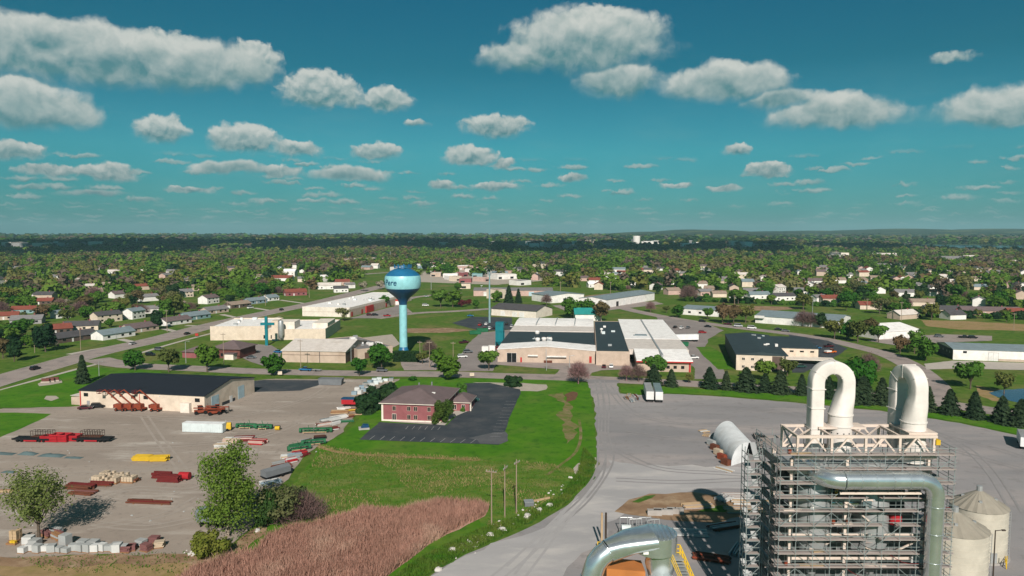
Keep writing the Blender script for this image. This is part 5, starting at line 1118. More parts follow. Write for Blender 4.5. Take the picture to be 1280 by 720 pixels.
def dumpster(x,y,rz,m,label,L=6,Wd=2.4,h=2.1):
    a=P(x,y); t=thing('dumpster',label,'dumpster',(a.x,a.y,.06),rz); o=MB(); o.prism([(-L/2+.3,0.15),(L/2-.3,.15),(L/2,h),(-L/2,h)],-Wd/2,Wd/2,'y'); o.build('body',m,t)
    o=MB(); o.box(-L/2-.08,L/2+.08,-Wd/2-.08,-Wd/2+.02,h,h+.12); o.box(-L/2-.08,L/2+.08,Wd/2-.02,Wd/2+.08,h,h+.12); o.box(-L/2-.08,-L/2+.05,-Wd/2+.03,Wd/2-.03,h,h+.12); o.box(L/2-.05,L/2+.08,-Wd/2+.03,Wd/2-.03,h,h+.12); o.build('rim',m,t)
    for k in range(4): xx=-L/2+L*(k+.7)/4.4; bx(t,'rib',m,xx-.07,xx+.07,-Wd/2-.08,-Wd/2+.02,.3,h-.02)
    bx(t,'load','dark_panel',-L/2+.1,L/2-.1,-Wd/2+.1,Wd/2-.1,h-.3,h-.05); return t
dumpster(852,433,R(5),'dumpster_green','green roll off dumpster below the long white trailer',7); dumpster(594,418,R(8),'dumpster_green','dark green dumpster in the works drive, western of two',7); dumpster(603,415,R(8),'dumpster_green','dark green dumpster beyond its twin in the works drive',7)
dumpster(414,481,R(-4),'dumpster_grey','long grey covered dumpster at the back of the gravel yard',9.5,3,2.5)
# ------------------------------------------------ poles
def pole(x,y,ty,label,kind='wood',arm=True,rz=R(-9)):
    h,b=hgt((x,y),(x,ty)); t=thing({'wood':'utility_pole','light':'street_lamp','flood':'floodlight_mast'}[kind],label,{'wood':'utility pole','light':'street lamp','flood':'light mast'}[kind],(b.x,b.y,0),rz)
    r=max(.13,.00035*b.y); o=MB(); o.cyl((0,0,0),(0,0,h),r*1.15,r*.8,8); o.build('pole','pole_wood' if kind=='wood' else 'steel_grey',t)
    if kind=='wood' and arm:
        o=MB(); o.box(-1.2,1.2,-.09-r,-r+.02,h-.85,h-.65); o.build('crossarm','pole_wood',t)
        for u in (-1.05,-.45,.45,1.05): o=MB(); o.cyl((u,-r,h-.65),(u,-r,h-.4),.07,.05,6); o.build('insulator','stone_grey',t)
    if kind=='light': o=MB(); o.tube([(0,0,h-.2),(.6,0,h+.2),(1.6,0,h+.25)],.07,5); o.build('arm','steel_grey',t); bx(t,'lamp_head','steel_grey',1.5,2.2,-.16,.16,h+.16,h+.32)
    if kind=='flood': 
        o=MB(); o.box(-.9,.9,-.1,.1,h-.1,h+.1); o.build('crossbar','steel_grey',t)
        for u in (-.7,0,.7): bx(t,'floodlight','lamp_clear',u-.25,u+.25,-.3,-.11,h-.2,h+.25)
    return t
pole(614.5,656,585,'grey wooden utility pole nearest the reeds',rz=R(-20)); pole(631,647,581,'brown utility pole in the middle of the three by the meadow',rz=R(70)); pole(645.5,642,574,'pale pole at the haul road end of the three poles',rz=R(60))
for a in [(101,438,408,'wooden utility pole before the white gabled ranch house'),(43.5,441,420,'pale utility pole before the dark roadside trees'),(209,415,387,'wooden utility pole beside the white ranch house with brown roof'),(284.5,389,376,'utility pole along the road by the tan roofed ranch house'),(332,382,368,'utility pole along the road by the blue grey house'),(386.5,372,358,'utility pole at the far bend of the road'),
  (280,458,416,'utility pole in front of the small brick office'),(376,459,424,'utility pole in front of the tan workshop'),(525,448,426,'pale utility pole beside the hedge, nearest the tower'),(537,459,426,'pale utility pole east of the hedge'),(566.5,448,427,'utility pole behind the large verge tree'),(383,450,438,'dark sign post like pole against the tan workshop wall'),(1126.5,401,377,'pale utility pole behind the white roofed shed'),(1267,413,391,'pale utility pole on the marsh at the edge of the view'),(1084,387,373,'pole among the pale sparse trees at the hedge row'),(918,383,369,'pole rising from the hedge row'),(700.5,367,352,'pole behind the white grey roofed shed'),(763,371,352,'pole above the long white warehouse')]: pole(*a)
for a in [(232.5,454,427,'street lamp beside the low brick house','light'),(439,455,433,'grey lamp post at the corner of the tan workshop','light'),(124,470,452,'thin street lamp beside the wide road','light'),(683,463,447,'lamp post on the strip of lawn before the factory','light'),(712,463,445,'lamp post at the factory drive','light'),(1015,409,376,'tall lamp mast before the blue grey workshop','light'),(539,362,339,'tall floodlight mast behind the tower','flood'),(432,327,314,'floodlight mast on the school grounds','flood'),(488,327,315,'second floodlight mast on the school grounds','flood'),(602,368,357,'light mast in front of the shops','flood')]: pole(*a)
h,b=hgt((612,403.5),(612,340)); t=thing('monopole_tower','tall pale teal telecom monopole behind the works','mast',(b.x,b.y,0)); o=MB(); o.cyl((0,0,0),(0,0,h),.75,.42,10); o.build('pole','teal_wall',t)
for k in range(6): an=k*1.047; o=MB(); o.cbox((1.15*math.cos(an),1.15*math.sin(an),h-1),(.35,.35,2.6),an); o.build('antenna','steel_grey',t)
o=MB(); o.tube([(1.1*math.cos(q),1.1*math.sin(q),h-1.2) for q in np.linspace(0,6.283,13)],.1,4); o.build('platform_ring','steel_grey',t)
# teal dust silo beside the works
b=P(625,434); t=thing('dust_silo','tall teal dust collector silo on legs beside the works','silo',(b.x,b.y,0),R(-9)); bx(t,'upper_bin','teal_paint',-2.1,2.1,-2,2,8.6,13.4); bx(t,'lower_bin','teal_paint',-1.8,1.8,-1.8,1.8,3.2,8.55); o=MB(); o.add([(-1.7,-1.7,3.15),(1.7,-1.7,3.15),(1.7,1.7,3.15),(-1.7,1.7,3.15),(-.4,-.4,1),(.4,-.4,1),(.4,.4,1),(-.4,.4,1)],[(0,1,5,4),(1,2,6,5),(2,3,7,6),(3,0,4,7),(4,5,6,7)]); o.build('hopper','teal_paint',t)
for sx_ in (-1,1):
    for sy in (-1,1): bx(t,'leg','teal_paint',sx_*1.95-.15,sx_*1.95+.15,sy*1.9-.1,sy*1.9+.1,0,8.6)
for x,y,lab in ((607,440,'white cargo crate beside the teal silo, the western one'),(615,439,'white cargo crate touching the teal silo')): b=P(x,y); t=thing('cargo_crate',lab,'crate',(b.x,b.y,.05),R(-9)); bx(t,'body','white_paint',-1.7,1.7,-1.3,1.3,.2,2.9); bx(t,'skid','timber',-1.6,1.6,-1.2,1.2,0,.19)
# bits of street furniture
b=P(72,477.5)
for i,x in enumerate((57,63,69)): b=P(x,478.5-i*.9); t=thing('monument_sign','dark low stone sign on the pale bed of the lawn','sign',(b.x,b.y,.1),R(10),'stone signs on the lawn bed'); bx(t,'panel','dark_brick',-1.4,1.4,-.25,.25,.5,1.7); bx(t,'base','pale_dust',-1.6,1.6,-.4,.4,0,.5)
for x,y,lab in ((590,472,'tiny pale sign at the drive of the office'),(350,470,'low yellow sign by the yard entrance'),(246,421,'round red sign post by the church lawn')): b=P(x,y); t=thing('sign_board',lab,'sign',(b.x,b.y,0)); bx(t,'board','cream' if x!=246 else 'red_trim',-.9,.9,-.1,.1,.6,2.0); bx(t,'post','pole_dark',-.1,.1,-.08,.08,0,.6)
rr=random.Random(4)
def rock(x,y,s,lab,grp=None,m='rock',squash=.6):
    b=P(x,y); t=MB(); 
    vs,fs=[],[]
    bm=bmesh.new(); bmesh.ops.create_icosphere(bm,subdivisions=2,radius=1)
    for v in bm.verts: v.co*=1+rr.uniform(-.16,.16); v.co.x*=s*rr.uniform(.9,1.1); v.co.y*=s*.75; v.co.z=max(v.co.z*s*squash,-.1)
    me=bpy.data.meshes.new('boulder'); bm.to_mesh(me); bm.free(); me.materials.append(M[m]); o=bpy.data.objects.new('boulder',me); COL.objects.link(o); o.location=(b.x,b.y,.1); o.rotation_euler=(0,0,rr.uniform(0,3)); return tag(o,lab,'boulder',grp)
for x,y,s,lab in [(659,647,1.15,'long pale boulder at the grass edge, nearest the poles'),(674,638.5,1.0,'pale boulder in the middle of the three along the haul road'),(687,632.5,.95,'pale boulder at the far end of the three along the haul road'),(713,597.5,.55,'small white block lying on the grass slope'),(628,663,1.0,'pale rock beside the gravel spill'),(613,670,.95,'pale rock at the kerb of the haul road'),(548,713,.8,'pale rubble piece at the lower verge'),(566,688,.9,'pale rubble piece on the dusty spill'),(322,664,.8,'white rock by the trunk of the bright green tree')]: rock(x,y,s,lab)
for i in range(46):
    t=rr.random(); x=560+t*165+rr.uniform(-14,10); y=702-t*100+rr.uniform(-9,5)
    rock(x,y,rr.uniform(.18,.42),'small pale stone scattered on the haul road verge','stones scattered on the haul road verge')
b=P(661,632); t=thing('utility_box','grey utility cabinet lying on the grass by the poles','cabinet',(b.x,b.y,.1),R(8)); bx(t,'body','dumpster_grey',-1,1,-.9,.9,0,.9); bx(t,'lid','steel_grey',-1.05,1.05,-.95,.95,.905,1.0)
b=P(677,626); o=MB(); o.cbox((0,0,.25),(4.2,.4,.4),R(28)); tag(o.build('timber_beam','timber_pale',None,loc=(b.x,b.y,.1)),'pale squared timber beam lying on the grass','beam')
# ---------------------------------------------------------------- things stored in the near gravel yard
ry=random.Random(21)
def at(x,y,z=.1): p=P(x,y); return (p.x,p.y,z)
# boom lifts
def boom_lift(x,y,lab,rz):
    t=thing('boom_lift',lab,'boom lift',at(x,y),rz,None)
    bx(t,'chassis','orange_machine',-1.6,1.6,-1.0,1.0,.55,1.05); bx(t,'turret','orange_machine',-1.9,.6,-.9,.9,1.1,2.3); bx(t,'counterweight','dark_red_steel',-2.4,-1.92,-.9,.9,1.0,2.2)
    for sx_ in (-1.2,1.2):
        for s in (-1,1): o=MB(); o.cyl((sx_,s*.95,.5),(sx_,s*1.35,.5),.5,n=12); w=o.build('wheel','rubber',t); o=MB(); o.cyl((sx_,s*1.352,.5),(sx_,s*1.38,.5),.25,n=10); o.build('rim','orange_machine',w)
    def beam(name,a,b,w,m='orange_machine'): o=MB(); o.tube([a,b],w,4); o.build(name,m,t)
    beam('lower_boom',(.4,0,2.0),(-3.2,.15,4.6),.26); beam('upper_boom',(-3.3,.2,4.75),(-6.1,.2,6.9),.22); beam('jib',(-6.1,.2,6.9),(-7.4,.2,6.1),.15); beam('lift_ram',(-.4,.4,1.7),(-2.2,.3,3.6),.1,'steel_grey')
    k=MB()
    for X_ in (-8.6,-7.5):
        for Y_ in (-.5,.9): k.cyl((X_,Y_,5.6),(X_,Y_,6.7),.05,n=4)
    for z in (5.6,6.15,6.7):
        k.tube([(-8.6,-.5,z),(-7.5,-.5,z),(-7.5,.9,z),(-8.6,.9,z),(-8.6,-.5,z)],.05,4)
    k.box(-8.6,-7.5,-.5,.9,5.55,5.6); k.build('basket','dark_red_steel',t); return t
for x,y,l in [(152,513.5,'orange boom lift in front of the shed, outermost of the three together'),(164,513.5,'orange boom lift in the middle of the three together'),(176,513.5,'orange boom lift of the three together, closest to the lone one'),(196,514,'orange boom lift standing alone nearer the shed door')]: boom_lift(x,y,l,R(-8))
def scissor(x,y,lab,rz=0,h=2.2,m='orange_machine'):
    t=thing('scissor_lift',lab,'scissor lift',at(x,y),rz); bx(t,'chassis',m,-1.3,1.3,-.7,.7,.35,.8)
    for sx_ in (-.9,.9):
        for s in (-1,1): o=MB(); o.cyl((sx_,s*.5,.35),(sx_,s*.85,.35),.35,n=10); o.build('wheel','rubber',t)
    o=MB()
    for s in (-.5,.5):
        for k in range(3): z=.85+k*.42; o.cyl((-1.1,s,z),(1.1,s,z+.4),.06,n=4); o.cyl((1.1,s,z),(-1.1,s,z+.4),.06,n=4)
    o.build('scissor_frame','dark_red_steel',t); bx(t,'platform',m,-1.4,1.4,-.75,.75,h,h+.15)
    k=MB()
    for X_ in (-1.35,0,1.35):
        for Y_ in (-.7,.7): k.cyl((X_,Y_,h+.15),(X_,Y_,h+1.2),.05,n=4)
    for z in (h+.7,h+1.2): k.tube([(-1.35,-.7,z),(1.35,-.7,z),(1.35,.7,z),(-1.35,.7,z),(-1.35,-.7,z)],.05,4)
    k.build('guardrail',m,t)
scissor(210,512.5,'folded red scissor lift between the lone boom lift and the shed partition'); scissor(219,512.5,'folded orange scissor lift tight against the shed partition',0,1.9)
def tele(x,y,lab,rz):
    t=thing('telehandler',lab,'telehandler',at(x,y),rz); bx(t,'chassis','orange_machine',-2,2,-.9,.9,.6,1.3); bx(t,'cab','glass_dark',-.9,.4,.1,.95,1.32,2.6); bx(t,'cab_roof','orange_machine',-1,.5,.05,1,2.61,2.7)
    for sx_ in (-1.4,1.4):
        for s in (-1,1): o=MB(); o.cyl((sx_,s*.8,.6),(sx_,s*1.3,.6),.6,n=12); o.build('wheel','rubber',t)
    o=MB(); o.tube([(-2.2,-.4,2.2),(3.2,-.4,1.7)],.24,4); o.build('boom','orange_machine',t)
    o=MB(); o.box(3.2,3.4,-1.1,.4,.4,1.9); o.box(3.4,4.5,-.9,-.75,.4,.5); o.box(3.4,4.5,.05,.2,.4,.5); o.build('fork_carriage','black_steel',t)
tele(251,517.5,'orange telehandler at the shed corner, nearest the garage door',R(25)); tele(258,515,'red telehandler behind its neighbour at the shed corner',R(25)); tele(268,518.5,'red telehandler parked outermost at the shed corner',R(25)); tele(273,516,'dark red telehandler beside the blue garage door',R(25))
b=at(268,506); t=thing('skip_bin','teal skip bin before the blue garage door','bin',b,R(70)); bx(t,'body','teal_tarp',-1.2,1.2,-.8,.8,.1,1.3); bx(t,'lid','teal_paint',-1.25,1.25,-.85,.85,1.305,1.4)
# white container and the yellow machine at its end
b=P(228,540.5); e=P(278,542); t=thing('shipping_container','white ribbed shipping container in the gravel yard','container',(b.x,b.y,.1),math.atan2(e.y-b.y,e.x-b.x)); L_=(e-b).length
bx(t,'body','container_white',0,L_,0,2.5,.12,2.75); 
for k in range(22): x=.3+k*(L_-.6)/21; bx(t,'rib','container_white',x-.09,x+.09,-.09,.01,.3,2.6)
bx(t,'roof','trailer_white',-.02,L_+.02,-.1,2.52,2.755,2.82)
for s in (.65,1.85): bx(t,'door','container_white',L_+.005,L_+.07,s-.55,s+.55,.3,2.6)
b=at(285,538.5); t=thing('compressor','yellow portable machine at the end of the white container','machine',b,R(10)); bx(t,'body','yellow_paint',-1,1,-.8,.8,.5,1.9); o=MB(); o.cyl((-.95,0,1.9),(.95,0,1.9),.6,n=12); o.build('hood','yellow_paint',t)
for s in (-1,1): o=MB(); o.cyl((0,s*.82,.4),(0,s*1.0,.4),.4,n=10); o.build('wheel','rubber',t)
# black flatbeds with wire racks and red frames
def flatbed(x,y,rz,lab):
    t=thing('flatbed_trailer',lab,'trailer',at(x,y),rz); bx(t,'deck','black_steel',-5.4,5.4,-1.3,1.3,.65,1.0)
    for xx in (-3.9,-2.7,2.7,3.9):
        for s in (-1,1): o=MB(); o.cyl((xx,s*1.0,.35),(xx,s*1.4,.35),.36,n=10); o.build('wheel','rubber',t)
    for s in(-1,1): bx(t,'side_rail','black_steel',-5.5,5.5,s*1.36-.06,s*1.36+.06,.62,1.1)
    bx(t,'red_panel','red_steel',-1.9,1.9,-1.48,-1.425,.25,.62); return t
flatbed(42,551.5,R(-3),'black flatbed trailer under a wire rack, at the lawn side'); flatbed(117,551.5,R(-3),'black flatbed trailer under a wire rack, at the open yard side')
def rack(x,y,z,lab):
    t=thing('wire_rack',lab,'rack',at(x,y,z),R(-3)); o=MB()
    for xx in np.linspace(-3,3,9):
        for yy in (-1,1): o.cyl((xx,yy,0),(xx,yy,1.7),.07,n=4)
    for z_ in (.1,.9,1.7):
        for yy in (-1,1): o.cyl((-3,yy,z_),(3,yy,z_),.06,n=4)
    for xx in (-3,-1.5,0,1.5,3): o.cyl((xx,-1,1.7),(xx,1,1.7),.06,n=4)
    o.build('wire_frame','pole_dark',t); bx(t,'floor','rust',-3,3,-1,1,-.02,.08)
rack(54,550,1.13,'rusty wire rack standing on the lawn side flatbed'); rack(116,550,1.13,'rusty wire rack standing on the open side flatbed')
for x,y,n,lab in [(65,551.5,4,'stack of bright red steel frames beside the first flatbed'),(77,551.5,5,'stack of bright red steel frames midway between the flatbeds'),(90,550.5,4,'stack of bright red steel frames touching the second flatbed')]:
    t=thing('steel_frame',lab,'steel frames',at(x,y),R(-5))
    for k in range(n):
        o=MB(); z=.12+k*.42; o.box(-2.6,2.6,-1.5,-1.2,z,z+.3); o.box(-2.6,2.6,1.2,1.5,z,z+.3); o.box(-2.6,-2.3,-1.19,1.19,z,z+.3); o.box(2.3,2.6,-1.19,1.19,z,z+.3); o.box(-.2,.2,-1.19,1.19,z,z+.28); o.build('frame','red_steel',t)
# grey teal tarps over flat stacks
for x,y,w,d,h,lab in [(4,567.5,7,2.2,.7,'low grey teal tarpaulin heap, first in the line of tarps'),(35,568,5,2.2,1.3,'taller grey tarpaulin heap in the line of tarps'),(65,570,7,2.4,1.1,'teal tarpaulin heap in the line of tarps'),(92,572.5,5,1.6,.5,'flat strip of grey sheeting at the end of the tarps'),(12,590.5,4,1.6,.6,'small dark teal tarp lying apart from the line')]:
    t=MB(); r=random.Random(int(x)); nx=9; ny=5
    for j in range(ny):
        for i in range(nx): u=i/(nx-1)*2-1;v=j/(ny-1)*2-1; t.v.append((u*w/2*(1+.05*r.uniform(-1,1)),v*d/2,max(0,.55*h*(1-abs(u)**3)*(1-abs(v)**2.5)*r.uniform(.7,1.1))))
    for j in range(ny-1):
        for i in range(nx-1): q=j*nx+i; t.f.append((q,q+1,q+nx+1,q+nx)); t.m.append(0)
    tag(t.build('tarpaulin','teal_tarp',None,True,at(x,y,.09),R(-7)),lab,'tarp')
# yellow forms, block pallets, girders
def bundle(name,x,y,rz,lab,cat,m,L,n,lay,s=.22,gap=.34,part='bar'):
    t=thing(name,lab,cat,at(x,y),rz)
    for k in range(lay):
        for i in range(n):
            o=MB(); yy=(i-(n-1)/2)*gap+ry.uniform(-.05,.05); z=.1+k*(s+.06); a=ry.uniform(-.04,.04); l=L*ry.uniform(.85,1); o.cbox((ry.uniform(-.2,.2),yy,z+s/2),(l,s,s),a); o.build(part,m if isinstance(m,str) else ry.choice(m),t)
    for xx in (-L*.3,L*.3): bx(t,'bearer','timber',xx-.12,xx+.12,-n*gap/2,n*gap/2,0,.1)
    return t
bundle('form_panel',179,575.5,R(-3),'yellow steel form panels stacked in the yard, outer heap','form panels','yellow_paint',5,6,4,.24,.42); bundle('form_panel',199,576,R(4),'yellow steel form panels stacked in the yard, inner heap','form panels','yellow_paint',5,6,4,.24,.42)
def block_pallet(x,y,lab,n=(3,2,2),m='tan_block',s=.8,base='timber',rz=R(-8),grp=None):
    t=thing('block_pallet',lab,'pallet',at(x,y),rz,grp); bx(t,'pallet',base,-n[0]*s/2-.1,n[0]*s/2+.1,-n[1]*s/2-.1,n[1]*s/2+.1,0,.3)
    for i in range(n[0]):
        for j in range(n[1]):
            for k in range(n[2]):
                if k==n[2]-1 and ry.random()<.3: continue
                o=MB(); o.cbox(((i-(n[0]-1)/2)*s,(j-(n[1]-1)/2)*s,.32+s*.38*(2*k+1)),(s*.9,s*.9,s*.72),ry.uniform(-.1,.1)); o.build('block',m,t)
for x,y,l in [(125,602,'pallet of tan blocks on rusty beams, nearest the olive tree'),(135,597,'pallet of tan blocks piled high behind its neighbours'),(142,603.5,'pallet of tan blocks in the middle of the rusty beams'),(152,599,'pallet of tan blocks with a ragged top layer'),(162,602.5,'pallet of tan blocks at the far end of the rusty beams')]: block_pallet(x,y,l,(4,3,2),'tan_block',.75)
bundle('timber_stack',158,602,R(-4),'stack of rusty orange beams under the tan blocks','beams',['timber','rust'],6,4,2,.3,.45); bundle('timber_stack',126,607,R(-4),'dark rust beams lying before the tan blocks','beams',['rust','dark_red_steel'],6,5,2,.28,.4)
bundle('girder_stack',212,602,R(-6),'dark red steel girders stacked beside the red tank','girders','dark_red_steel',6,4,4,.32,.6); bundle('girder_stack',203,598,R(-6),'dark red girders behind the front girder stack','girders','dark_red_steel',5,3,4,.3,.6)
b=at(231,600); t=thing('red_tank','bright red cylinder tank beside the girders','tank',b,R(-5)); o=MB(); o.cyl((-1.3,0,1),(1.3,0,1),.9,n=16); o.build('shell','red_steel',t)
for xx in (-.8,.8): bx(t,'saddle','black_steel',xx-.12,xx+.12,-.7,.7,0,.4)
bundle('girder_stack',188,629,R(-6),'long thin dark red girders lying flat in the open gravel','girders',['dark_red_steel','rust'],11,3,1,.3,.8); bundle('girder_stack',175,627,R(-2),'short rust girders laid across the long flat ones','girders',['rust'],6,2,1,.3,.6)
bundle('girder_stack',100,611,R(-12),'dark brown curved beams in the shade of the olive tree','girders',['rust','dark_red_steel'],7,4,2,.4,.7); bundle('girder_stack',104,617,R(-10),'low dark beams just behind the olive tree','girders',['rust','stone_red'],6,4,1,.4,.8); bundle('timber_stack',10,615.5,R(-4),'orange brown timbers at the border of the view','beams',['timber','timber_pale'],5,3,1,.3,.5)
# row of stone blocks along the yard edge
for i in range(15):
    x=29+i*9.0; h=ry.uniform(.9,1.6); t=thing('stone_block','grey stone block in the row along the yard edge','stone block',at(x,691-ry.uniform(0,3)),R(ry.uniform(-25,10)),'stone blocks along the yard edge')
    m=ry.choice(['stone_grey','stone_pale','stone_grey']); bx(t,'block',m,-.7,.7,-.6,.6,.12,h); bx(t,'skid','timber',-.75,.75,-.65,.65,0,.115)
for x,y,m,h,lab in [(36,680,'stone_pale',1.5,'pale stone block behind the row, nearest the olive trunk'),(44,682,'stone_grey',1.2,'grey stone block touching the olive trunk'),(82,681,'stone_grey',2.0,'tall grey stone block standing behind the row'),(104,685,'stone_grey',1.5,'dark grey stone block set back in the row middle'),(117,684,'stone_grey',1.3,'small grey stone block set back in the row'),(146,689,'stone_grey',1.5,'grey stone block closing the row')]:
    t=thing('stone_block',lab,'stone block',at(x,y),R(ry.uniform(-20,10))); bx(t,'block',m,-.9,.9,-.75,.75,.12,h); bx(t,'skid','timber',-.95,.95,-.8,.8,0,.115)
for x,y,m,lab in [(158,690,'stone_red','low heap of red stone slabs beside the grey row'),(164,688,'stone_red','red stone slabs leaning in the row end'),(183,688.5,'stone_red','thick red stone slab pallet'),(176,682,'stone_grey','dark grey slab pallet behind the red one'),(199,684,'tan_block','tan and grey slab pallet closing the line'),(193,678,'stone_red','red slabs piled at the rear of the line')]:
    t=thing('slab_pallet',lab,'pallet',at(x,y),R(ry.uniform(-30,10))); bx(t,'pallet','timber',-1.0,1.0,-.8,.8,0,.15)
    for k in range(ry.randint(4,6)): o=MB(); o.cbox((ry.uniform(-.1,.1),ry.uniform(-.1,.1),.28+k*.24),(1.8,1.4,.2),ry.uniform(-.2,.2)); o.build('slab',m,t)
block_pallet(20,676,'yellow tan pallet stack at the border of the view',(2,2,3),'timber_pale',.8); block_pallet(15,681,'low yellow timber pallet before the taller stack',(3,1,1),'yellow_paint',.6)
for x,y,lab in [(60,671,'dark slab heap behind the olive trunk'),(68,668,'brown slab heap leaning to the yard'),(73,674,'tan plank heap beside the slabs')]:
    bundle('slab_heap',x,y,R(ry.uniform(-40,10)),lab,'slabs',['stone_red','timber','stone_grey'],3,3,3,.35,.6)
for i in range(26):
    rock(238+ry.uniform(-8,16),690+ry.uniform(-4,6),ry.uniform(.15,.4),'pale rubble stone at the yard corner','rubble at the yard corner')
# grey dump body on stands
b=at(266,657); t=thing('dump_body','grey dump body on stands under the bright green tree','dump body',b,R(-4)); o=MB(); o.prism([(-2.8,1.1),(3,1.1),(3,3.1),(-3.1,3.3)],-1.3,1.3,'y'); o.build('body','dumpster_grey',t); bx(t,'cover','roof_bluegrey',-3.0,2.9,-1.35,1.35,3.32,3.4)
for x in (-2,-.4,1.2,2.5): bx(t,'stand','black_steel',x-.12,x+.12,-1.2,1.2,0,1.09)
# machinery along the grass edge
def harrow(x,y,rz,lab,m='green_machine',L=7):
    t=thing('farm_implement',lab,'farm implement',at(x,y),rz); o=MB()
    o.box(-L/2,L/2,-.25,.25,1.0,1.4); o.box(-L/2,L/2,.9,1.2,.9,1.25)
    for x_ in np.linspace(-L/2+.4,L/2-.4,5): o.box(x_-.12,x_+.12,.26,.89,1,1.2)
    o.build('toolbar',m,t)
    for x_ in (-L/2-.3,L/2+.3): o=MB(); o.cyl((x_-.35,0,.75),(x_+.35,0,.75),.72,n=14); o.build('wheel',m,t)
    for x_ in np.linspace(-L/2+.8,L/2-.8,7): o=MB(); o.lathe([(0,.35),(.55,.5),(.6,.62),(.5,.68),(0,.8)],10,0,(x_,-.5)); o.build('disc',m,t)
    bx(t,'stand','timber_pale',-L/2+.9,L/2-1.3,-1.3,-1.12,.35,.55)
    for k in range(5): o=MB(); a=Vector((ry.uniform(-L/2+.5,L/2-.5),ry.uniform(-.6,1.4),.2)); o.tube([a,a+Vector((ry.uniform(-1,1),ry.uniform(-.8,.8),ry.uniform(1.0,2.2)))],.09,4); o.build('folded_arm',ry.choice([m,m,'steel_grey','black_steel']),t)
    for x_ in (-L/2+.7,L/2-1.1): bx(t,'stand_leg','timber_pale',x_-.1,x_+.1,-1.09,-.7,0,.6)
    o=MB(); o.tube([(-1,.2,1.4),(0,-2.2,.9),(1,.2,1.4)],.1,4); o.build('hitch',m,t)
harrow(395,541,R(3),'green farm implement with drum wheels on yellow stand at the grass edge',L=8.5); harrow(392,556,R(18),'green folded farm implement along the grass edge, middle one',L=5.5); harrow(374,563,R(25),'green folded farm implement with blue grey parts, nearest the tarp box',L=5)
harrow(308,535.5,R(-3),'dark green seed drill frame near the white container',L=5); harrow(330,536.5,R(-3),'green seed drill frame beside its twin in the open yard',L=4)
b=at(347,538); t=thing('yellow_roller','small yellow roller beside the green seed drills','machine',b); o=MB(); o.cyl((-.7,0,.65),(.7,0,.65),.65,n=12); o.build('drum','yellow_paint',t); bx(t,'frame','black_steel',-.9,.9,-.1,.1,.6,1.4)
for x,y,rz,m,lab,L in [(290,553,R(-5),['tan_block','pink_wall','stone_pale'],'pale pink frames stacked behind the bright green tree',5),(305,551,R(5),['pink_wall','dark_red_steel','stone_pale'],'mixed red and pale frames stacked in the yard',6),(322,555,R(-8),['red_steel','pink_wall','dark_red_steel'],'dark red frames at the end of the pale stack',5),(278,560,R(0),['stone_pale','tan_block'],'pale stone kerbs near the tree crown',4)]: bundle('frame_stack',x,y,rz,lab,'frames',m,L,5,3,.3,.6)
for x,y,rz,m,lab,L in [(368,572,R(35),['blue_wall','stone_pale','steel_grey'],'blue and white steel parts at the rim of the gravel',4),(375,569,R(35),['red_steel','dark_red_steel'],'red steel parts beside the blue and white ones',4),(364,578,R(40),['red_steel','stone_pale'],'red and pale parts nearest the tarp box',3),(413,527,R(40),['stone_pale','steel_grey','silver'],'silver pipes lying along the grass edge',7),(424,524,R(45),['stone_pale','white_paint'],'white pipes lying along the grass edge',6),(405,532,R(35),['rust','stone_pale','pink_wall'],'mixed scrap beams along the grass edge',5),(425,517,R(10),['timber','timber_pale'],'brown timber heap behind the silver pipes',6),(441,515,R(20),['timber_pale','yellow_paint','rust'],'yellow brown timber heap near the junipers',5),(352,586,R(40),['rust','stone_red'],'dark scrap beams behind the grey tarp box',5),(338,606,R(35),['stone_pale','steel_grey','blue_wall'],'white and blue scrap at the thicket',5)]: bundle('scrap_bundle',x,y,rz,lab,'scrap',m,L,5,3,.26,.45)
b=at(345,596); t=thing('covered_trailer','grey tarpaulin covered trailer at the gravel rim','trailer',b,R(50)); o=MB(); o.prism([(-1.3,.8),(1.3,.8),(1.3,2.2),(0,2.7),(-1.3,2.2)],-3.4,3.4,'x'); o.build('cover','dumpster_grey',t); bx(t,'deck','black_steel',-3.5,3.5,-1.35,1.35,.55,.78)
for x_ in (-1,1):
    for s in (-1,1): o=MB(); o.cyl((x_,s*1.1,.36),(x_,s*1.38,.36),.36,n=10); o.build('wheel','rubber',t)
b=at(443,508); t=thing('grain_trailer','dark covered trailer with bright red side behind the junipers','trailer',b,R(-5)); bx(t,'body','red_steel',-4.2,4.2,-1.25,1.25,.9,2.5); bx(t,'cover','roof_bluegrey' if False else 'navy_paint',-4.3,4.3,-1.3,1.3,2.51,2.9)
for x_ in (-3,-1.9,2.6):
    for s in (-1,1): o=MB(); o.cyl((x_,s*.95,.45),(x_,s*1.3,.45),.45,n=10); o.build('wheel','rubber',t)
# wrapped pallets behind the junipers
for i,(x,y) in enumerate([(443,494),(450,493),(447,490),(455,490),(452,487),(460,487),(457,483.5),(465,484),(463,480.5),(470,481),(468,478),(476,478.5),(474,476),(482,477),(489,477)]):
    t=thing('wrapped_pallet','white wrapped pallet of bricks at the back of the gravel yard','pallet',at(x,y),R(ry.uniform(-20,20)),'white wrapped pallets'); bx(t,'pallet','timber_pale',-1,1,-.9,.9,0,.15); bx(t,'load',ry.choice(['container_white','stone_pale','blue_wall','silver']),-.95,.95,-.85,.85,.16,ry.uniform(1,1.9))
b=at(456,537); 
b=at(455,536.5,.1); t=thing('bilco_hatch','low concrete hatch with dark lid on the lawn beside the car park','hatch',b,R(15)); bx(t,'base','concrete',-1.6,1.6,-1.2,1.2,0,.5); o=MB(); o.prism([(-.9,.51),(1.4,.51),(1.4,1.3),(-.2,1.5)],-.8,.8,'y'); o.build('lid','navy_paint',t)
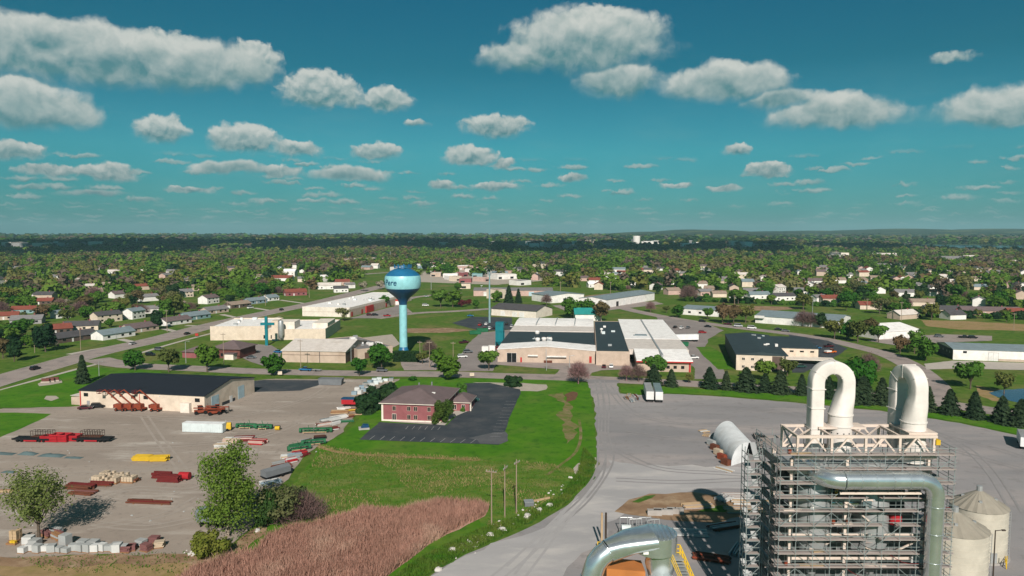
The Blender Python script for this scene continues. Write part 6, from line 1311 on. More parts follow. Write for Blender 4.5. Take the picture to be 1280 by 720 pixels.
# debris beside the box trailers
for i,(x,y,m,L) in enumerate([(783,499,['rust','timber','steel_grey'],4),(790,502,['orange_machine','stone_pale','blue_wall'],4),(797,500,['blue_wall','steel_grey','rust'],4),(786,495,['timber_pale','stone_grey'],4),(794,496,['dark_red_steel','stone_pale'],4)]):
    bundle('scrap_bundle',x,y,R(80+ry.uniform(-20,20)),['heap of rusty pipes beside the box trailers, first','orange and white scrap beside the box trailers','blue grey scrap touching the box trailer wheels','pale planks behind the scrap beside the trailers','dark red bars behind the blue grey scrap'][i],'scrap',m,L,4,2,.22,.4)

# more loose stock along the lawn edge of the yard
rl=random.Random(88)
spots=[(436,522,'a'),(432,528,'b'),(420,531,'c'),(400,548,'d'),(384,551,'e'),(372,556,'f'),(380,570,'g'),(358,573,'h'),(350,580,'i'),(342,590,'j'),(446,519,'k'),(450,505,'l'),(430,512,'m'),(416,537,'n')]
lab_=['rusty beams tipped beside the silver pipes','green painted steel bars near the drum wheeled implement','white and grey pipes close to the lawn edge','dark steel frames behind the folded implement','blue and rust coloured bars at the lawn edge','short green bars beside the grey tarp trailer','red oxide steel angle heap at the rim','pale timber heap among the scrap near the tarp trailer','grey steel offcuts near the tarp trailer','brown timber offcuts nearest the thicket','pallet boards leaning near the red grain trailer','grey frames behind the red grain trailer','white pipes in front of the red grain trailer','mixed rust bars in front of the drum wheeled implement']
ms_=[['rust','timber'],['green_machine','steel_grey'],['stone_pale','steel_grey','white_paint'],['black_steel','rust'],['blue_wall','rust'],['green_machine'],['dark_red_steel'],['timber_pale','stone_pale'],['steel_grey','stone_grey'],['timber','rust'],['timber_pale'],['steel_grey','black_steel'],['white_paint','silver'],['rust','dark_red_steel','stone_pale']]
for (x,y,_),l,m in zip(spots,lab_,ms_): bundle('scrap_bundle',x,y,R(rl.uniform(10,70)),l,'scrap',m,rl.uniform(3,6),rl.randint(3,6),rl.randint(1,3),.24,.42)
for i in range(40):
    x=rl.uniform(20,430);y=rl.uniform(520,660)
    if inside(tuple(P(x,y).to_2d()),W2([(0,520),(300,485),(470,480),(420,540),(330,640),(290,660),(0,660)])): rock(x,y,rl.uniform(.12,.3),'small loose stone lying on the open gravel','loose stones on the gravel yard','stone_grey')
# ---------------------------------------------------------------- the works at the near right: scaffold, ducts, silos, tent
rw=random.Random(31)
X0,X1,Y0,Y1=37.0,61.0,97.0,107.0; NB=10; LIFT=2.0; NL=14; TOP=29.4
zs=[TOP-LIFT*k for k in range(NL+1) if TOP-LIFT*k>0.5]
sc=thing('scaffold','tall tube scaffold with many plank decks wrapped round the process building','scaffold',(0,0,0))
def post(x,y,h): o=MB(); o.cyl((x,y,0),(x,y,h),.05,n=5); o.build('post','scaffold_steel',sc)
xs=[X0+(X1-X0)*i/NB for i in range(NB+1)]
for x in xs:
    post(x,Y0,TOP+1.2-rw.choice([0,0,.4])); post(x,Y0+1.35,TOP+1.1); post(x,Y1-1.35,TOP+.3); post(x,Y1,TOP+1.1)
for y in (Y0+3.7,Y0+6.2):
    for x in (X0,X0+1.35,X1-1.35,X1): post(x,y,TOP+1.1)
for k,z in enumerate(zs):
    z2=z+rw.uniform(-.05,.05)
    # decks: separate runs of planks so that the lifts look patched
    runs=[(0,NB)] if rw.random()<.45 else [(0,rw.randint(4,6)),(rw.randint(6,7),NB)]
    for a,b in runs:
        o=MB(); 
        for j in range(5): y=Y0+.06+j*.25; o.box(xs[a]-rw.uniform(0,.5),xs[b]+rw.uniform(0,.6),y,y+.23,z2,z2+.05)
        o.box(xs[a],xs[b],Y0-.05,Y0-.01,z2+.02,z2+.13); o.build('deck','deck_plank',sc)
    if k<11 and rw.random()<.85:
        a=rw.randint(0,3); b=rw.randint(7,NB); o=MB(); o.box(xs[a],xs[b],Y0+1.5,Y0+2.3,z2-1.02,z2-.95); o.build('deck','deck_plank',sc)
    o=MB()
    for j in range(5): x=X0+.06+j*.25; o.box(x,x+.23,Y0+1.4,Y1-.1,z2-.02,z2+.04)
    o.build('deck','deck_plank',sc)
    if k%2==0:
        o=MB()
        for j in range(5): x=X1-1.3+j*.25; o.box(x,x+.23,Y0+1.4,Y1-.1,z2-.02,z2+.04)
        o.build('deck','deck_plank',sc)
        o=MB(); o.box(X0,X1,Y1-1.3,Y1-.1,z2-.02,z2+.04); o.build('deck','deck_plank',sc)
    g=MB()
    for zz in (z+.55,z+1.05):
        g.tube([(X0-.3,Y0,zz),(X1+.3,Y0,zz)],.036,4); g.tube([(X0,Y0-.2,zz),(X0,Y1,zz)],.036,4); g.tube([(X1,Y0,zz),(X1,Y1,zz)],.036,4)
    g.tube([(X0,Y1,z),(X1,Y1,z)],.05,4); g.tube([(X0,Y0+1.35,z),(X1,Y0+1.35,z)],.05,4)
    for x in xs: g.tube([(x,Y0-.25,z-.02),(x,Y0+1.6,z-.02)],.045,4)
    g.build('guardrail_lattice','scaffold_steel',sc)
for k in range(len(zs)-1):
    for i in range(NB):
        if rw.random()<.40 and k<11:
            a,b=(i,i+1) if rw.random()<.5 else (i+1,i); g=MB(); g.tube([(xs[a],Y0-.06,zs[k]),(xs[b],Y0-.06,zs[k+1])],.04,4); g.build('brace','scaffold_steel',sc)
        if rw.random()<.12:
            a,b=(i,i+1); g=MB(); g.tube([(xs[a],Y0+1.4,zs[k]),(xs[b],Y0+1.4,zs[k+1])],.04,4); g.build('brace','scaffold_steel',sc)
    for (ya,yb) in ((Y0,Y0+3.7),(Y0+6.2,Y0+3.7),(Y0+6.2,Y1)):
        if rw.random()<.5: g=MB(); g.tube([(X0-.06,ya,zs[k]),(X0-.06,yb,zs[k+1])],.04,4); g.build('brace','scaffold_steel',sc)
# loose ladder and plank debris on the decks
for i in range(16):
    k=rw.randrange(len(zs)//2+3); x=rw.uniform(X0+1,X1-3); o=MB(); o.cbox((x,Y0+.7,zs[k]+.14),(rw.uniform(1,3.5),.5,.12),rw.uniform(-.2,.2)); o.build('spare_plank',rw.choice(['timber_pale','deck_plank','steel_cream']),sc)
for k in range(0,7,2):
    o=MB(); a=Vector((X0+6.2+k*.9,Y0+.7,zs[k+1])); b=Vector((X0+6.9+k*.9,Y0+.9,zs[k]+.8))
    for s in (-.22,.22): o.tube([a+Vector((0,s,0)),b+Vector((0,s,0))],.045,4)
    for j in range(7): q=a.lerp(b,(j+.5)/7); o.tube([q+Vector((0,-.22,0)),q+Vector((0,.22,0))],.035,4)
    o.build('ladder','yellow_paint' if k==2 else 'steel_grey',sc)
# stair tower at the back corner
tw=thing('stair_tower','slim scaffold stair tower at the shaded corner of the big scaffold','scaffold',(0,0,0)); a0,a1,b0,b1=34.7,36.8,103.6,106.4; hT=28.3
for x in (a0,a1):
    for y in (b0,(b0+b1)/2,b1): o=MB(); o.cyl((x,y,0),(x,y,hT),.065,n=5); o.build('post','scaffold_steel',tw)
for k in range(14):
    z=.4+k*2.0; o=MB(); o.box(a0,a1,b0,b0+.8,z,z+.06); o.build('landing','deck_plank',tw)
    o=MB(); up=k%2==0; x=a0+.55 if up else a1-.55
    o.add([(x-.4,b0+.8,z),(x+.4,b0+.8,z),(x+.4,b1,z+2),(x-.4,b1,z+2),(x-.4,b0+.8,z+.12),(x+.4,b0+.8,z+.12),(x+.4,b1,z+2.12),(x-.4,b1,z+2.12)],[(3,2,1,0),(4,5,6,7),(0,1,5,4),(1,2,6,5),(2,3,7,6),(3,0,4,7)]); o.build('stair_flight','steel_grey',tw)
    g=MB()
    for zz in (z,z+1): 
        g.tube([(a0,b0,zz),(a1,b0,zz)],.05,4); g.tube([(a0,b0,zz),(a0,b1,zz)],.05,4); g.tube([(a1,b0,zz),(a1,b1,zz)],.05,4)
    g.tube([(a0,b0-.03,z),(a1,b0-.03,z+2)],.05,4); g.build('guardrail_lattice','scaffold_steel',tw)
# process building inside
pb=thing('process_building','grey clad process building and vessels hidden inside the scaffold','industrial building',(0,0,0))
bx(pb,'wall','vessel_grey',38.9,58.1,101.4,105.2,0,19.5); bx(pb,'shadow_fill_wall','dark_panel',39.6,57.2,102.2,105,19.52,26.85)  # upper wall enlarged to fill the cast shadow, interior shade in its colour
for x in (43.2,51.6):
    o=MB(); o.lathe([(0,27.6),(1.6,27.3),(2.3,26.4),(2.3,16),(1.0,12.5),(.6,11)],24,0,(x,100.7)); o.build('vessel','steel_grey',pb,True)
o=MB(); o.cyl((45.6,101.0,21.4),(49.4,101.0,21.4),1.1,n=16); o.build('pipe','silver',pb,True)
for i in range(12): x=39.6+i*1.5; bx(pb,'panel_seam','steel_grey',x-.07,x+.07,101.3,101.45,.2,19.3)
bx(pb,'floor_slab','concrete',38.9,59,99.4,105.4,19.51,19.58) if False else None
o=MB(); o.box(38.8,58.8,99.0,105.5,26.9,27.2); o.build('top_floor','steel_grey',pb)
o=MB(); o.cyl((54.6,99.9,18.6),(54.6,99.9,20.2),.9,n=14); o.build('valve_wheel','red_steel',pb)
# cream steel frame
fr=thing('steel_frame','cream painted steel columns and beams inside the scaffold','steel frame',(0,0,0))
def bar(t,name,a,b,w,m='steel_cream'):
    o=MB(); a=Vector(a);b=Vector(b); o.tube([a,b],w*.7,4); return o.build(name,m,t)
for x in (39.2,46.9,58.4):
    for y in (98.75,105.6): bx(fr,'column','steel_cream',x-.22,x+.22,y-.22,y+.22,0,28.5)
for z in (8.4,13.9,17.2,22.4,26.3):
    bx(fr,'beam','steel_cream',39.45,46.65,98.6,98.9,z,z+.42); bx(fr,'beam','steel_cream',47.15,58.15,98.6,98.9,z,z+.42)
bx(fr,'beam','steel_cream',39.0,39.4,99,105.35,26.3,26.7)
for (xa,xb,za,zb) in ((39.3,46.8,14.2,17.1),(47,52.5,17.5,14.2),(52.5,58.3,14.2,17.1),(47,52.5,22.4,17.6)): bar(fr,'brace',(xa,98.75,za),(xb,98.75,zb),.2)
for x in (44,48,50.5,53): 
    o=MB(); o.cyl((x,99.2,16.2),(x+1.3,99.2,17.2),.3,n=8); o.build('pipe_stub','duct_cream',fr)
# roof truss
tr=thing('roof_truss','cream box truss on top of the scaffold carrying the two ducts','truss',(0,0,0))
xa,xb,yf,yb,zt,zb=39.8,58.8,98.4,104.2,31.7,28.75; nb=4
for y in (yf,yb):
    bx(tr,'chord','steel_cream',xa-.2,xb+.4,y-.19,y+.19,zt-.19,zt+.19); bx(tr,'chord','steel_cream',xa-.2,xb+.4,y-.19,y+.19,zb-.19,zb+.19)
for y in (yf,yb):
    for i in range(nb+1):
        x=xa+(xb-xa)*i/nb; bx(tr,'upright','steel_cream',x-.17,x+.17,y-.15,y+.15,zb+.2,zt-.2)
        if i<nb:
            xm=x+(xb-xa)/nb/2; bar(tr,'diagonal',(x+.1,y,zb+.1),(xm,y,zt-.1),.22); bar(tr,'diagonal',(xm,y,zt-.1),(x+(xb-xa)/nb-.1,y,zb+.1),.22)
for i in (0,1,2,3,4): x=xa+(xb-xa)*i/nb; bx(tr,'cross_beam','steel_cream',x-.16,x+.16,yf+.2,yb-.2,zt-.16,zt+.16)
for i in (0,2): x=xa+(xb-xa)*i/nb; bar(tr,'plan_brace',(x+.2,yf+.2,zt),(x+(xb-xa)/nb,yb-.2,zt),.18)
bar(tr,'plan_brace',(xa,yf,zb),(xa,yb,zt),.2)
bx(tr,'base_plate','steel_cream',44.0,50.8,101.4,104.0,zt+.2,zt+.5); bx(tr,'base_plate','steel_cream',55.4,59.4,98.6,104.0,zt+.2,zt+.45)
bx(tr,'yellow_bracket','yellow_paint',58.9,59.5,98.0,98.9,30.6,31.3)
# duct loops
def loop(loc,rz,label):
    t=thing('duct_loop',label,'duct',loc,rz)
    hw=1.0; Rm=2.2; z0=0;zc=7.9
    def ring(c,nrm_ang,hr,hy,rnd_): # cross section in the (radial, y) plane, superellipse
        out=[]; n=20
        for k in range(n):
            a=2*math.pi*k/n; e=2/(2+ (0 if rnd_ else 6)); ca,sa=math.cos(a),math.sin(a)
            u=hr*math.copysign(abs(ca)**e,ca); v=hy*math.copysign(abs(sa)**e,sa)
            out.append(Vector((c[0]+u*math.cos(nrm_ang),v,c[1]+u*math.sin(nrm_ang))))
        return out
    def loft(name,rings,m):
        n=len(rings[0]); o=MB(); o.v=[tuple(p) for r in rings for p in r]
        for i in range(len(rings)-1):
            for k in range(n): a=i*n+k;b=i*n+(k+1)%n; o.f.append((a,b,b+n,a+n)); o.m.append(0)
        return o.build(name,m,t,True)
    loft('narrow_leg',[ring((-Rm,z),math.pi,.95,1.0,False) for z in (-1.6,2,zc)],'duct_cream')
    loft('bend',[ring((Rm*math.cos(a),zc+Rm*math.sin(a)),a,.95,1.0,False) for a in np.linspace(math.pi,0,21)],'duct_cream')
    R_=[]
    for s in np.linspace(0,1,9):
        z=zc-4.6*s; s=max(0,(s-.22)/.78); hr=.95+.75*s; c=Rm+.95-hr; n=20; rr_=[]
        for k in range(n):
            a=2*math.pi*k/n; e=2/(2+6*(1-s)**2); ca,sa=math.cos(a),math.sin(a)
            rr_.append(Vector((c+hr*math.copysign(abs(ca)**e,ca),(1.0+.67*s)*math.copysign(abs(sa)**e,sa),z)))
        R_.append(rr_)
    loft('wide_transition',R_,'duct_cream')
    o=MB(); o.lathe([(1.67,3.31),(1.67,-2.6)],24,0,(Rm-.75,0)); o.build('round_leg','duct_cream',t,True)
    for z in (3.2,1.6,.1): o=MB(); o.lathe([(1.68,z-.09),(1.78,z-.07),(1.78,z+.07),(1.68,z+.09)],24,0,(Rm-.75,0)); o.build('flange','duct_cream',t)
    for z in (1.2,4.2,7.0): o=MB(); o.box(-Rm-1.02,-Rm+1.02,-1.08,1.08,z-.06,z+.06); o.build('flange','duct_cream',t)
    for a in (2.6,1.57,.55):
        c=Vector((Rm*math.cos(a),0,zc+Rm*math.sin(a))); o=MB(); o.cbox(c,(1.94,2.05,.07),0,ry=-a); o.build('flange','duct_cream',t)
    for k in range(5): a=-2.6+k*.5; bx(t,'bolt_hole','dark_panel',Rm-.75+1.66*math.sin(a+1)-.08,Rm-.75+1.66*math.sin(a+1)+.08,-1.66*math.cos(a+1)-.06,-1.66*math.cos(a+1)+.02,.6,.76)
    return t
loop((46.2,102.8,30.6),R(0),'cream gooseneck duct loop with an open eye facing the camera, on the truss'); loop((57.0,102.2,30.1),R(-84),'cream gooseneck duct loop turned edge on, at the truss end')
# silver duct
dk=thing('silver_duct','shiny silver duct running across the scaffold front and down its side','duct',(0,0,0))
def dtube(t,name,pts,r,m='silver',n=24):
    o=MB(); o.tube(pts,r,n); return o.build(name,m,t,True)
def arc(c,r,a0,a1,ax,k=8):
    out=[]
    for a in np.linspace(a0,a1,k):
        u,v=r*math.cos(a),r*math.sin(a); out.append((c[0]+u,c[1],c[2]+v) if ax=='xz' else (c[0]+u,c[1]+v,c[2]))
    return out
yd=95.75; zd=26.4
dtube(dk,'rear_bend',[(42.6,102.5,zd),(42.6,98.6,zd)]+arc((45.1,98.25,zd),2.5,math.pi,1.5*math.pi,'xy'),1.22)
dtube(dk,'cross_run',[(45.1,yd,zd),(48,yd,zd),(52,yd,zd),(55.4,yd,zd)],1.22)
dtube(dk,'side_bend',arc((55.4,yd,zd-2.4),2.4,math.pi/2,0,'xz'),1.15)
dtube(dk,'drop_pipe',[(57.8,yd,zd-2.4),(57.8,yd,0)],1.12)
for x in (45.2,47.2,49.2,51.6,53.8,55.4): o=MB(); o.tube([(x-.08,yd,zd),(x+.08,yd,zd)],1.29,24); o.build('flange','silver',dk)
for z in (22.8,19,15,11,7): o=MB(); o.tube([(57.8,yd,z-.07),(57.8,yd,z+.07)],1.19,24); o.build('flange','silver',dk)
bx(dk,'support_beam','steel_cream',45,56.2,96.3,96.55,24.2,24.5)
# silos
def silo(x,y,Rr,h,hp,label):
    t=thing('grain_silo',label,'silo',(x,y,.08)); o=MB(); pr=[(Rr,0)]
    for k in range(int(h/1.1)): z=(k+1)*h/int(h/1.1); pr+= [(Rr,z-.06),(Rr+.05,z-.03),(Rr,z)]
    o.lathe(pr,48); o.build('wall','silo_cream',t,True); o=MB(); n=40; o.v=[(0,0,h+hp)]
    for k in range(n): a=2*math.pi*k/n; rr_=Rr+.2-(.12 if k%2 else 0); o.v.append((rr_*math.cos(a),rr_*math.sin(a),h-.05 + (.08 if k%2==0 else 0)))
    for k in range(n): o.f.append((0,1+k,1+(k+1)%n)); o.m.append(0)
    o.build('roof','silo_roof',t); o=MB(); o.lathe([(0,h+hp+.7),(.5,h+hp+.6),(.5,h+hp-.3)],12); o.build('roof_cap','steel_grey',t)
    for k in range(8): a=k*.785+.3; o=MB(); o.cbox(((Rr*.55)*math.cos(a),(Rr*.55)*math.sin(a),h+hp*.47),(.5,.5,.35),a); o.build('roof_vent','steel_grey',t) if k%2 else None
    o=MB()
    for s in (-.25,.25): o.tube([(Rr*.8+s,-Rr*.62,.2),(Rr*.8+s,-Rr*.62,h)],.05,4)
    for k in range(18): z=.5+k*(h-.6)/18; o.tube([(Rr*.8-.25,-Rr*.62,z),(Rr*.8+.25,-Rr*.62,z)],.04,4)
    o.build('ladder','steel_grey',t)
    bx(t,'door','steel_grey',-.6,.6,-Rr-.1,-Rr+.2,.1,2.1); o=MB(); o.lathe([(Rr+.5,-.06),(Rr+.5,.25),(Rr-.1,.25)],40); o.build('plinth','concrete',t)
silo(75.6,119.5,5.1,9.9,2.9,'cream grain silo with ribbed roof standing close behind the scaffold'); silo(87.2,131,4.75,9.3,3.0,'cream grain silo with ribbed roof beyond the other silo')
a=P(1241,726); t=thing('street_lamp','dark lamp post in front of the silos','street lamp',(a.x,a.y,0),0); o=MB(); o.cyl((0,0,0),(0,0,9),.13,.09,8); o.build('pole','pole_dark',t); o=MB(); o.tube([(0,0,8.9),(1.2,0,9.05)],.07,5); o.build('arm','pole_dark',t); bx(t,'lamp_head','pole_dark',1.1,1.7,-.16,.16,8.9,9.1)
a=P(1258,712); t=thing('yellow_handrail','yellow safety handrail beside the farther silo','railing',(a.x,a.y,.1),R(60))
for x in (0,1.2,2.4,3.6): bx(t,'post','yellow_paint',x-.07,x+.07,-.07,.07,0,2.4 if x<1 else 1.2)
for z in (.6,1.15): bx(t,'rail','yellow_paint',0,3.6,-.05,.05,z-.05,z+.05)
# hoop tent
A=P(891,553);B=P(914,583);C=P(946,572.5)
d=(A-B).to_2d(); w_=(C-B).to_2d(); rz=math.atan2(w_.y,w_.x); Wt=w_.length; Lt=d.length
t=thing('hoop_tent','white ribbed half round storage tent open at its near end','tent',(B.x,B.y,.08),rz)
sk=d.rotated(-rz) if hasattr(d,'rotated') else Vector((d.x*math.cos(-rz)-d.y*math.sin(-rz),d.x*math.sin(-rz)+d.y*math.cos(-rz)))
o=MB(); n=18; L_=14
def hp(u,v,e=0): # u across 0..1, v along
    a=math.pi*(1-u); x=Wt/2+(Wt/2+e)*math.cos(a); z=(5.2+e)*math.sin(a)**.85*1 ; q=sk*v; return (x+q.x,q.y,z)
for e in (0,-.12):
    for j in range(43):
        for i in range(n+1): o.v.append(hp(i/n,j/42,e))
off=43*(n+1)
for j in range(42):
    for i in range(n): a=j*(n+1)+i; o.f+= [(a,a+1,a+n+2,a+n+1),(off+a,off+a+1,off+a+n+2,off+a+n+1)]; o.m+=[0,0]
for i in range(n): 
    for b in (0,42*(n+1)): o.f.append((b+i,b+i+1,off+b+i+1,off+b+i)); o.m.append(0)
o.build('cover','tent_white',t,True)
for j in range(8): o=MB(); o.tube([hp(i/n,.02+j*.96/7,-.2) for i in range(n+1)],.06,5); o.build('rib','steel_grey',t)
o=MB(); pts=[hp(i/n,1) for i in range(n+1)]; o.v=pts+[(sk.x+Wt/2,sk.y,0)]; o.f=[(i,i+1,n+1) for i in range(n)]; o.m=[0]*n; o.build('rear_panel','tent_white',t)
o=MB(); pts=[hp(i/n,.0) for i in range(12)]; o.v=[(p[0],p[1]+.05,p[2]) for p in pts]+[(pts[9][0],.05,0)]; o.f=[tuple(range(13))]; o.m=[0]; o.build('front_flap','tent_white',t)
for i,(u,m,lab) in enumerate([(.1,'rust','rusty crate along the outer side of the hoop tent, nearest the opening'),(.3,'orange_machine','orange crate along the outer side of the hoop tent'),(.5,'tan_block','tan crate along the middle of the tent side'),(.7,'rust','brown crate towards the rear of the tent side'),(.9,'stone_grey','grey crate at the rear corner of the tent')]):
    q=B.lerp(A,u); k=thing('crate',lab,'crate',(q.x-1.5*math.cos(rz),q.y-1.5*math.sin(rz),.1),rz+R(80)); bx(k,'body',m,-1.2,1.2,-.6,.6,.1,1.5); bx(k,'pallet','timber',-1.25,1.25,-.65,.65,0,.09)
for i,(x,y,L) in enumerate([(884,545,3),(880,540,3),(905,588,5),(950,560,6),(955,552,6),(948,548,5)]):
    bundle('scrap_bundle',x,y,R([60,20,-50,70,65,80][i]),['grey poles at the rear of the hoop tent','pale poles leaning behind the hoop tent','planks lying before the tent mouth','scaffold tubes stacked beside the hoop tent','teal sheets stacked beside the hoop tent','scaffold planks between tent and scaffold'][i],'scrap',['steel_grey','deck_plank','teal_tarp'] if i>2 else ['stone_pale','timber_pale'],L,5,3 if i>2 else 1,.25,.5)
# foreground dust collector
fd=thing('dust_collector','large silver cyclone duct bending into a flat hood, nearest the camera','dust collector',(0,0,0))
def Q(px,py,Y): p=P(px,py,0,Y); return p
Yc=90.0
def eloft(t,name,secs,m):
    """secs: (centre, direction, half width in plan, half height)"""
    n=28; o=MB()
    for c,dr,hw,hh in secs:
        c=Vector(c); dr=Vector(dr).normalized(); s=dr.cross(Vector((0,0,1)));
        s=Vector((0,1,0)) if s.length<.2 else s.normalized()
        if s.y<0: s=-s
        u=s.cross(dr).normalized()
        if u.z<0 or (abs(u.z)<.2 and u.x>0): u=-u
        for k in range(n):
            a=2*math.pi*k/n; e=.75; ca,sa=math.cos(a),math.sin(a)
            o.v.append(tuple(c+s*hw*math.copysign(abs(ca)**e,ca)+u*hh*math.copysign(abs(sa)**e,sa)))
    for i in range(len(secs)-1):
        for k in range(n): a=i*n+k;b=i*n+(k+1)%n; o.f.append((a,b,b+n,a+n)); o.m.append(0)
    return o.build(name,m,t,True)
p0,p1,p2,p3,p4,p5=Q(736,760,88.5),Q(739,722,88.8),Q(746,703,89),Q(760,689,89.3),Q(786,677,90),Q(814,671,90.6)
dtube(fd,'riser',[p0,p1],1.36); dtube(fd,'elbow',[p1,p1.lerp(p2,.55)+Vector((-.05,0,.05)),p2+Vector((-.05,0,.05)),p2.lerp(p3,.5)+Vector((-.12,0,.12)),p3],1.36)
for q,dr in ((p1,p2-p0),(p3,p4-p2)): 
    dr=dr.normalized(); o=MB(); o.tube([q-dr*.07,q+dr*.07],1.46,24); o.build('flange','silver',fd)
eloft(fd,'transition',[(p3,p4-p3,1.36,1.36),(p3.lerp(p4,.5),p4-p3,1.75,1.3),(p4,p5-p3,2.3,1.2),(p5,p5-p4,2.7,1.1)],'silver')
hc=Q(829,676,90.8); zt=hc.z+1.25
o=MB(); o.lathe([(0,zt+.12),(2.0,zt+.05),(2.75,zt-.1),(2.75,zt-2.4),(2.0,zt-2.6)],36,0,(hc.x-1.0,hc.y)); o.build('hood','silver',fd,True)
for k in range(9): x=hc.x-3.4+k*.6; hh=math.sqrt(max(.1,2.6**2-(x-hc.x+1)**2)); o=MB(); o.cbox((x,hc.y,zt+.13),(.07,2*hh*.96,.1)); o.build('hood_rib','silver',fd)
o=MB(); o.lathe([(1.95,zt-2.55),(1.95,zt-4.2),(1.0,zt-7.5),(.7,zt-10),(.7,0)],28,0,(hc.x-.4,hc.y-.2)); o.build('cyclone_body','silver',fd,True)
bx(fd,'inspection_panel','white_paint',hc.x-3.0,hc.x-2.1,hc.y-2.4,hc.y-2.2,zt-2.0,zt-.6)
hpz=zt-4.6; o=MB(); q=Q(781,712,91.5); o.add([(q.x-2.6,q.y-1.6,q.z+.9),(q.x+2.4,q.y-1.6,q.z+.5),(q.x+2.4,q.y+1.6,q.z+.5),(q.x-2.6,q.y+1.6,q.z+.9),(q.x-2.6,q.y-1.6,q.z-5),(q.x+2.4,q.y-1.6,q.z-5),(q.x+2.4,q.y+1.6,q.z-5),(q.x-2.6,q.y+1.6,q.z-5)],[(3,2,1,0),(4,5,6,7),(0,1,5,4),(1,2,6,5),(2,3,7,6),(3,0,4,7)])
hb=thing('orange_hopper','orange brown hopper box underneath the silver cyclone hood','hopper',(0,0,0)); o.build('body','orange_hopper',hb)
for s in (-2.4,2.2): bx(hb,'leg','steel_grey',q.x+s-.15,q.x+s+.15,q.y-1.4,q.y-1.1,0,q.z-5.01)
bn=thing('round_bin','pale round bin with rim below the cyclone beside the yellow railing','bin',(0,0,0)); c=Q(832,735,88.3)
o=MB(); o.lathe([(0,c.z+1.1),(2.5,c.z+.5),(3.0,c.z+.2),(3.1,c.z),(3.0,c.z-.15),(3.0,0)],32,0,(c.x,c.y)); o.build('body','container_white',bn,True)
o=MB(); o.tube([(c.x+3.05*math.cos(a),c.y+3.05*math.sin(a),c.z+.2) for a in np.linspace(0,6.283,33)],.12,6); o.build('rim','white_paint',bn)
yr=thing('access_platform','yellow railed access stair beside the silver cyclone','platform',(0,0,0))
A_=Q(836,681,91.5);B_=Q(850,681,91.0);C_=Q(869,724,89.5)
o=MB()
for s in (0,.55,1.05):
    dz=Vector((0,0,-s)); o.tube([A_+dz,B_+dz],.075,5); o.tube([B_+dz,C_+dz],.075,5); o.tube([B_+dz+Vector((-1.6,-2.2,0)),C_+dz+Vector((-1.6,-1.5,0))],.06,5)
o.build('handrail_frame','yellow_paint',yr)
for i in range(7):
    q=B_.lerp(C_,i/6); bx(yr,'post','yellow_paint',q.x-.07,q.x+.07,q.y-.07,q.y+.07,q.z-1.25,q.z+.02)
for q in (A_,A_.lerp(B_,.5)): bx(yr,'post','yellow_paint',q.x-.07,q.x+.07,q.y-.07,q.y+.07,q.z-1.25,q.z+.02)
bx(yr,'deck','steel_grey',A_.x-.3,B_.x+.1,A_.y-2.2,A_.y+.1,B_.z-1.35,B_.z-1.26)
for i in range(10): q=B_.lerp(C_,(i+.5)/10); bx(yr,'tread','steel_grey',q.x-1.3,q.x+.02,q.y-1.2,q.y-.05,q.z-1.3,q.z-1.22)
bx(yr,'leg','steel_grey',A_.x-.1,A_.x+.1,A_.y-.1,A_.y+.1,0,A_.z-1.36)
# clutter between the road and the works
for x,y,ty,lab,m in [(752,688,641,'yellow and dark post at the corner of the works, the outer one','timber_pale'),(757,688,641,'dark post at the corner of the works, beside the yellow one','pole_dark')]:
    h,b=hgt((x,y),(x,ty)); t=thing('marker_post',lab,'post',(b.x,b.y,0)); o=MB(); o.cyl((0,0,0),(0,0,h),.22,.2,8); o.build('pole',m,t); bx(t,'bracket','yellow_paint',-.3,1.2,-.1,.1,1,1.25)
a=P(755,686); t=thing('yellow_barrier','short yellow barrier at the corner posts of the works','barrier',(a.x,a.y,.1),R(-5))
for x in (-1.2,0,1.2): bx(t,'post','yellow_paint',x-.08,x+.08,-.08,.08,0,1.3)
for z in (.6,1.2): bx(t,'rail','yellow_paint',-1.2,1.2,-.06,.06,z-.06,z+.06)
def pump(x,y,lab,k):
    t=thing('pump_skid',lab,'pump unit',at(x,y),R(k)); bx(t,'skid','dark_panel',-1.6,1.6,-1,1,0,.3); o=MB(); o.cyl((-1,0,1.2),(.9,0,1.2),.7,n=14); o.build('tank',['container_white','steel_grey','teal_tarp'][k%3],t,True)
    for x_ in (-1.2,.3,1.3): o=MB(); o.cyl((x_,.7,.3),(x_,.7,3.2),.1,n=6); o.build('pipe','steel_grey',t)
    o=MB(); o.tube([(-1.2,.7,3.1),(1.3,.7,3.1)],.09,5); o.build('manifold','steel_grey',t)
for i,(x,y,l) in enumerate([(783,668,'grey pump skid with upright pipes beside the silver hood'),(795,670,'white tank pump skid in the middle of three'),(807,668,'teal pump skid nearest the shadow'),(818,671,'small pump skid under the edge of the silver hood')]): pump(x,y,l,i*4)
for i,(x,y,w) in enumerate([(818,644,3),(829,643,4),(844,642,3.5)]):
    t=thing('concrete_block',['stained concrete block beside weeds, first of three','long pale concrete block, second of three','concrete block at the arch shadow, third of three'][i],'concrete block',at(x,y),R(-4)); bx(t,'block','concrete',-w/2,w/2,-.6,.6,0,1.1); bx(t,'lifting_eye','black_steel',-.1,.1,-.1,.1,1.101,1.25)
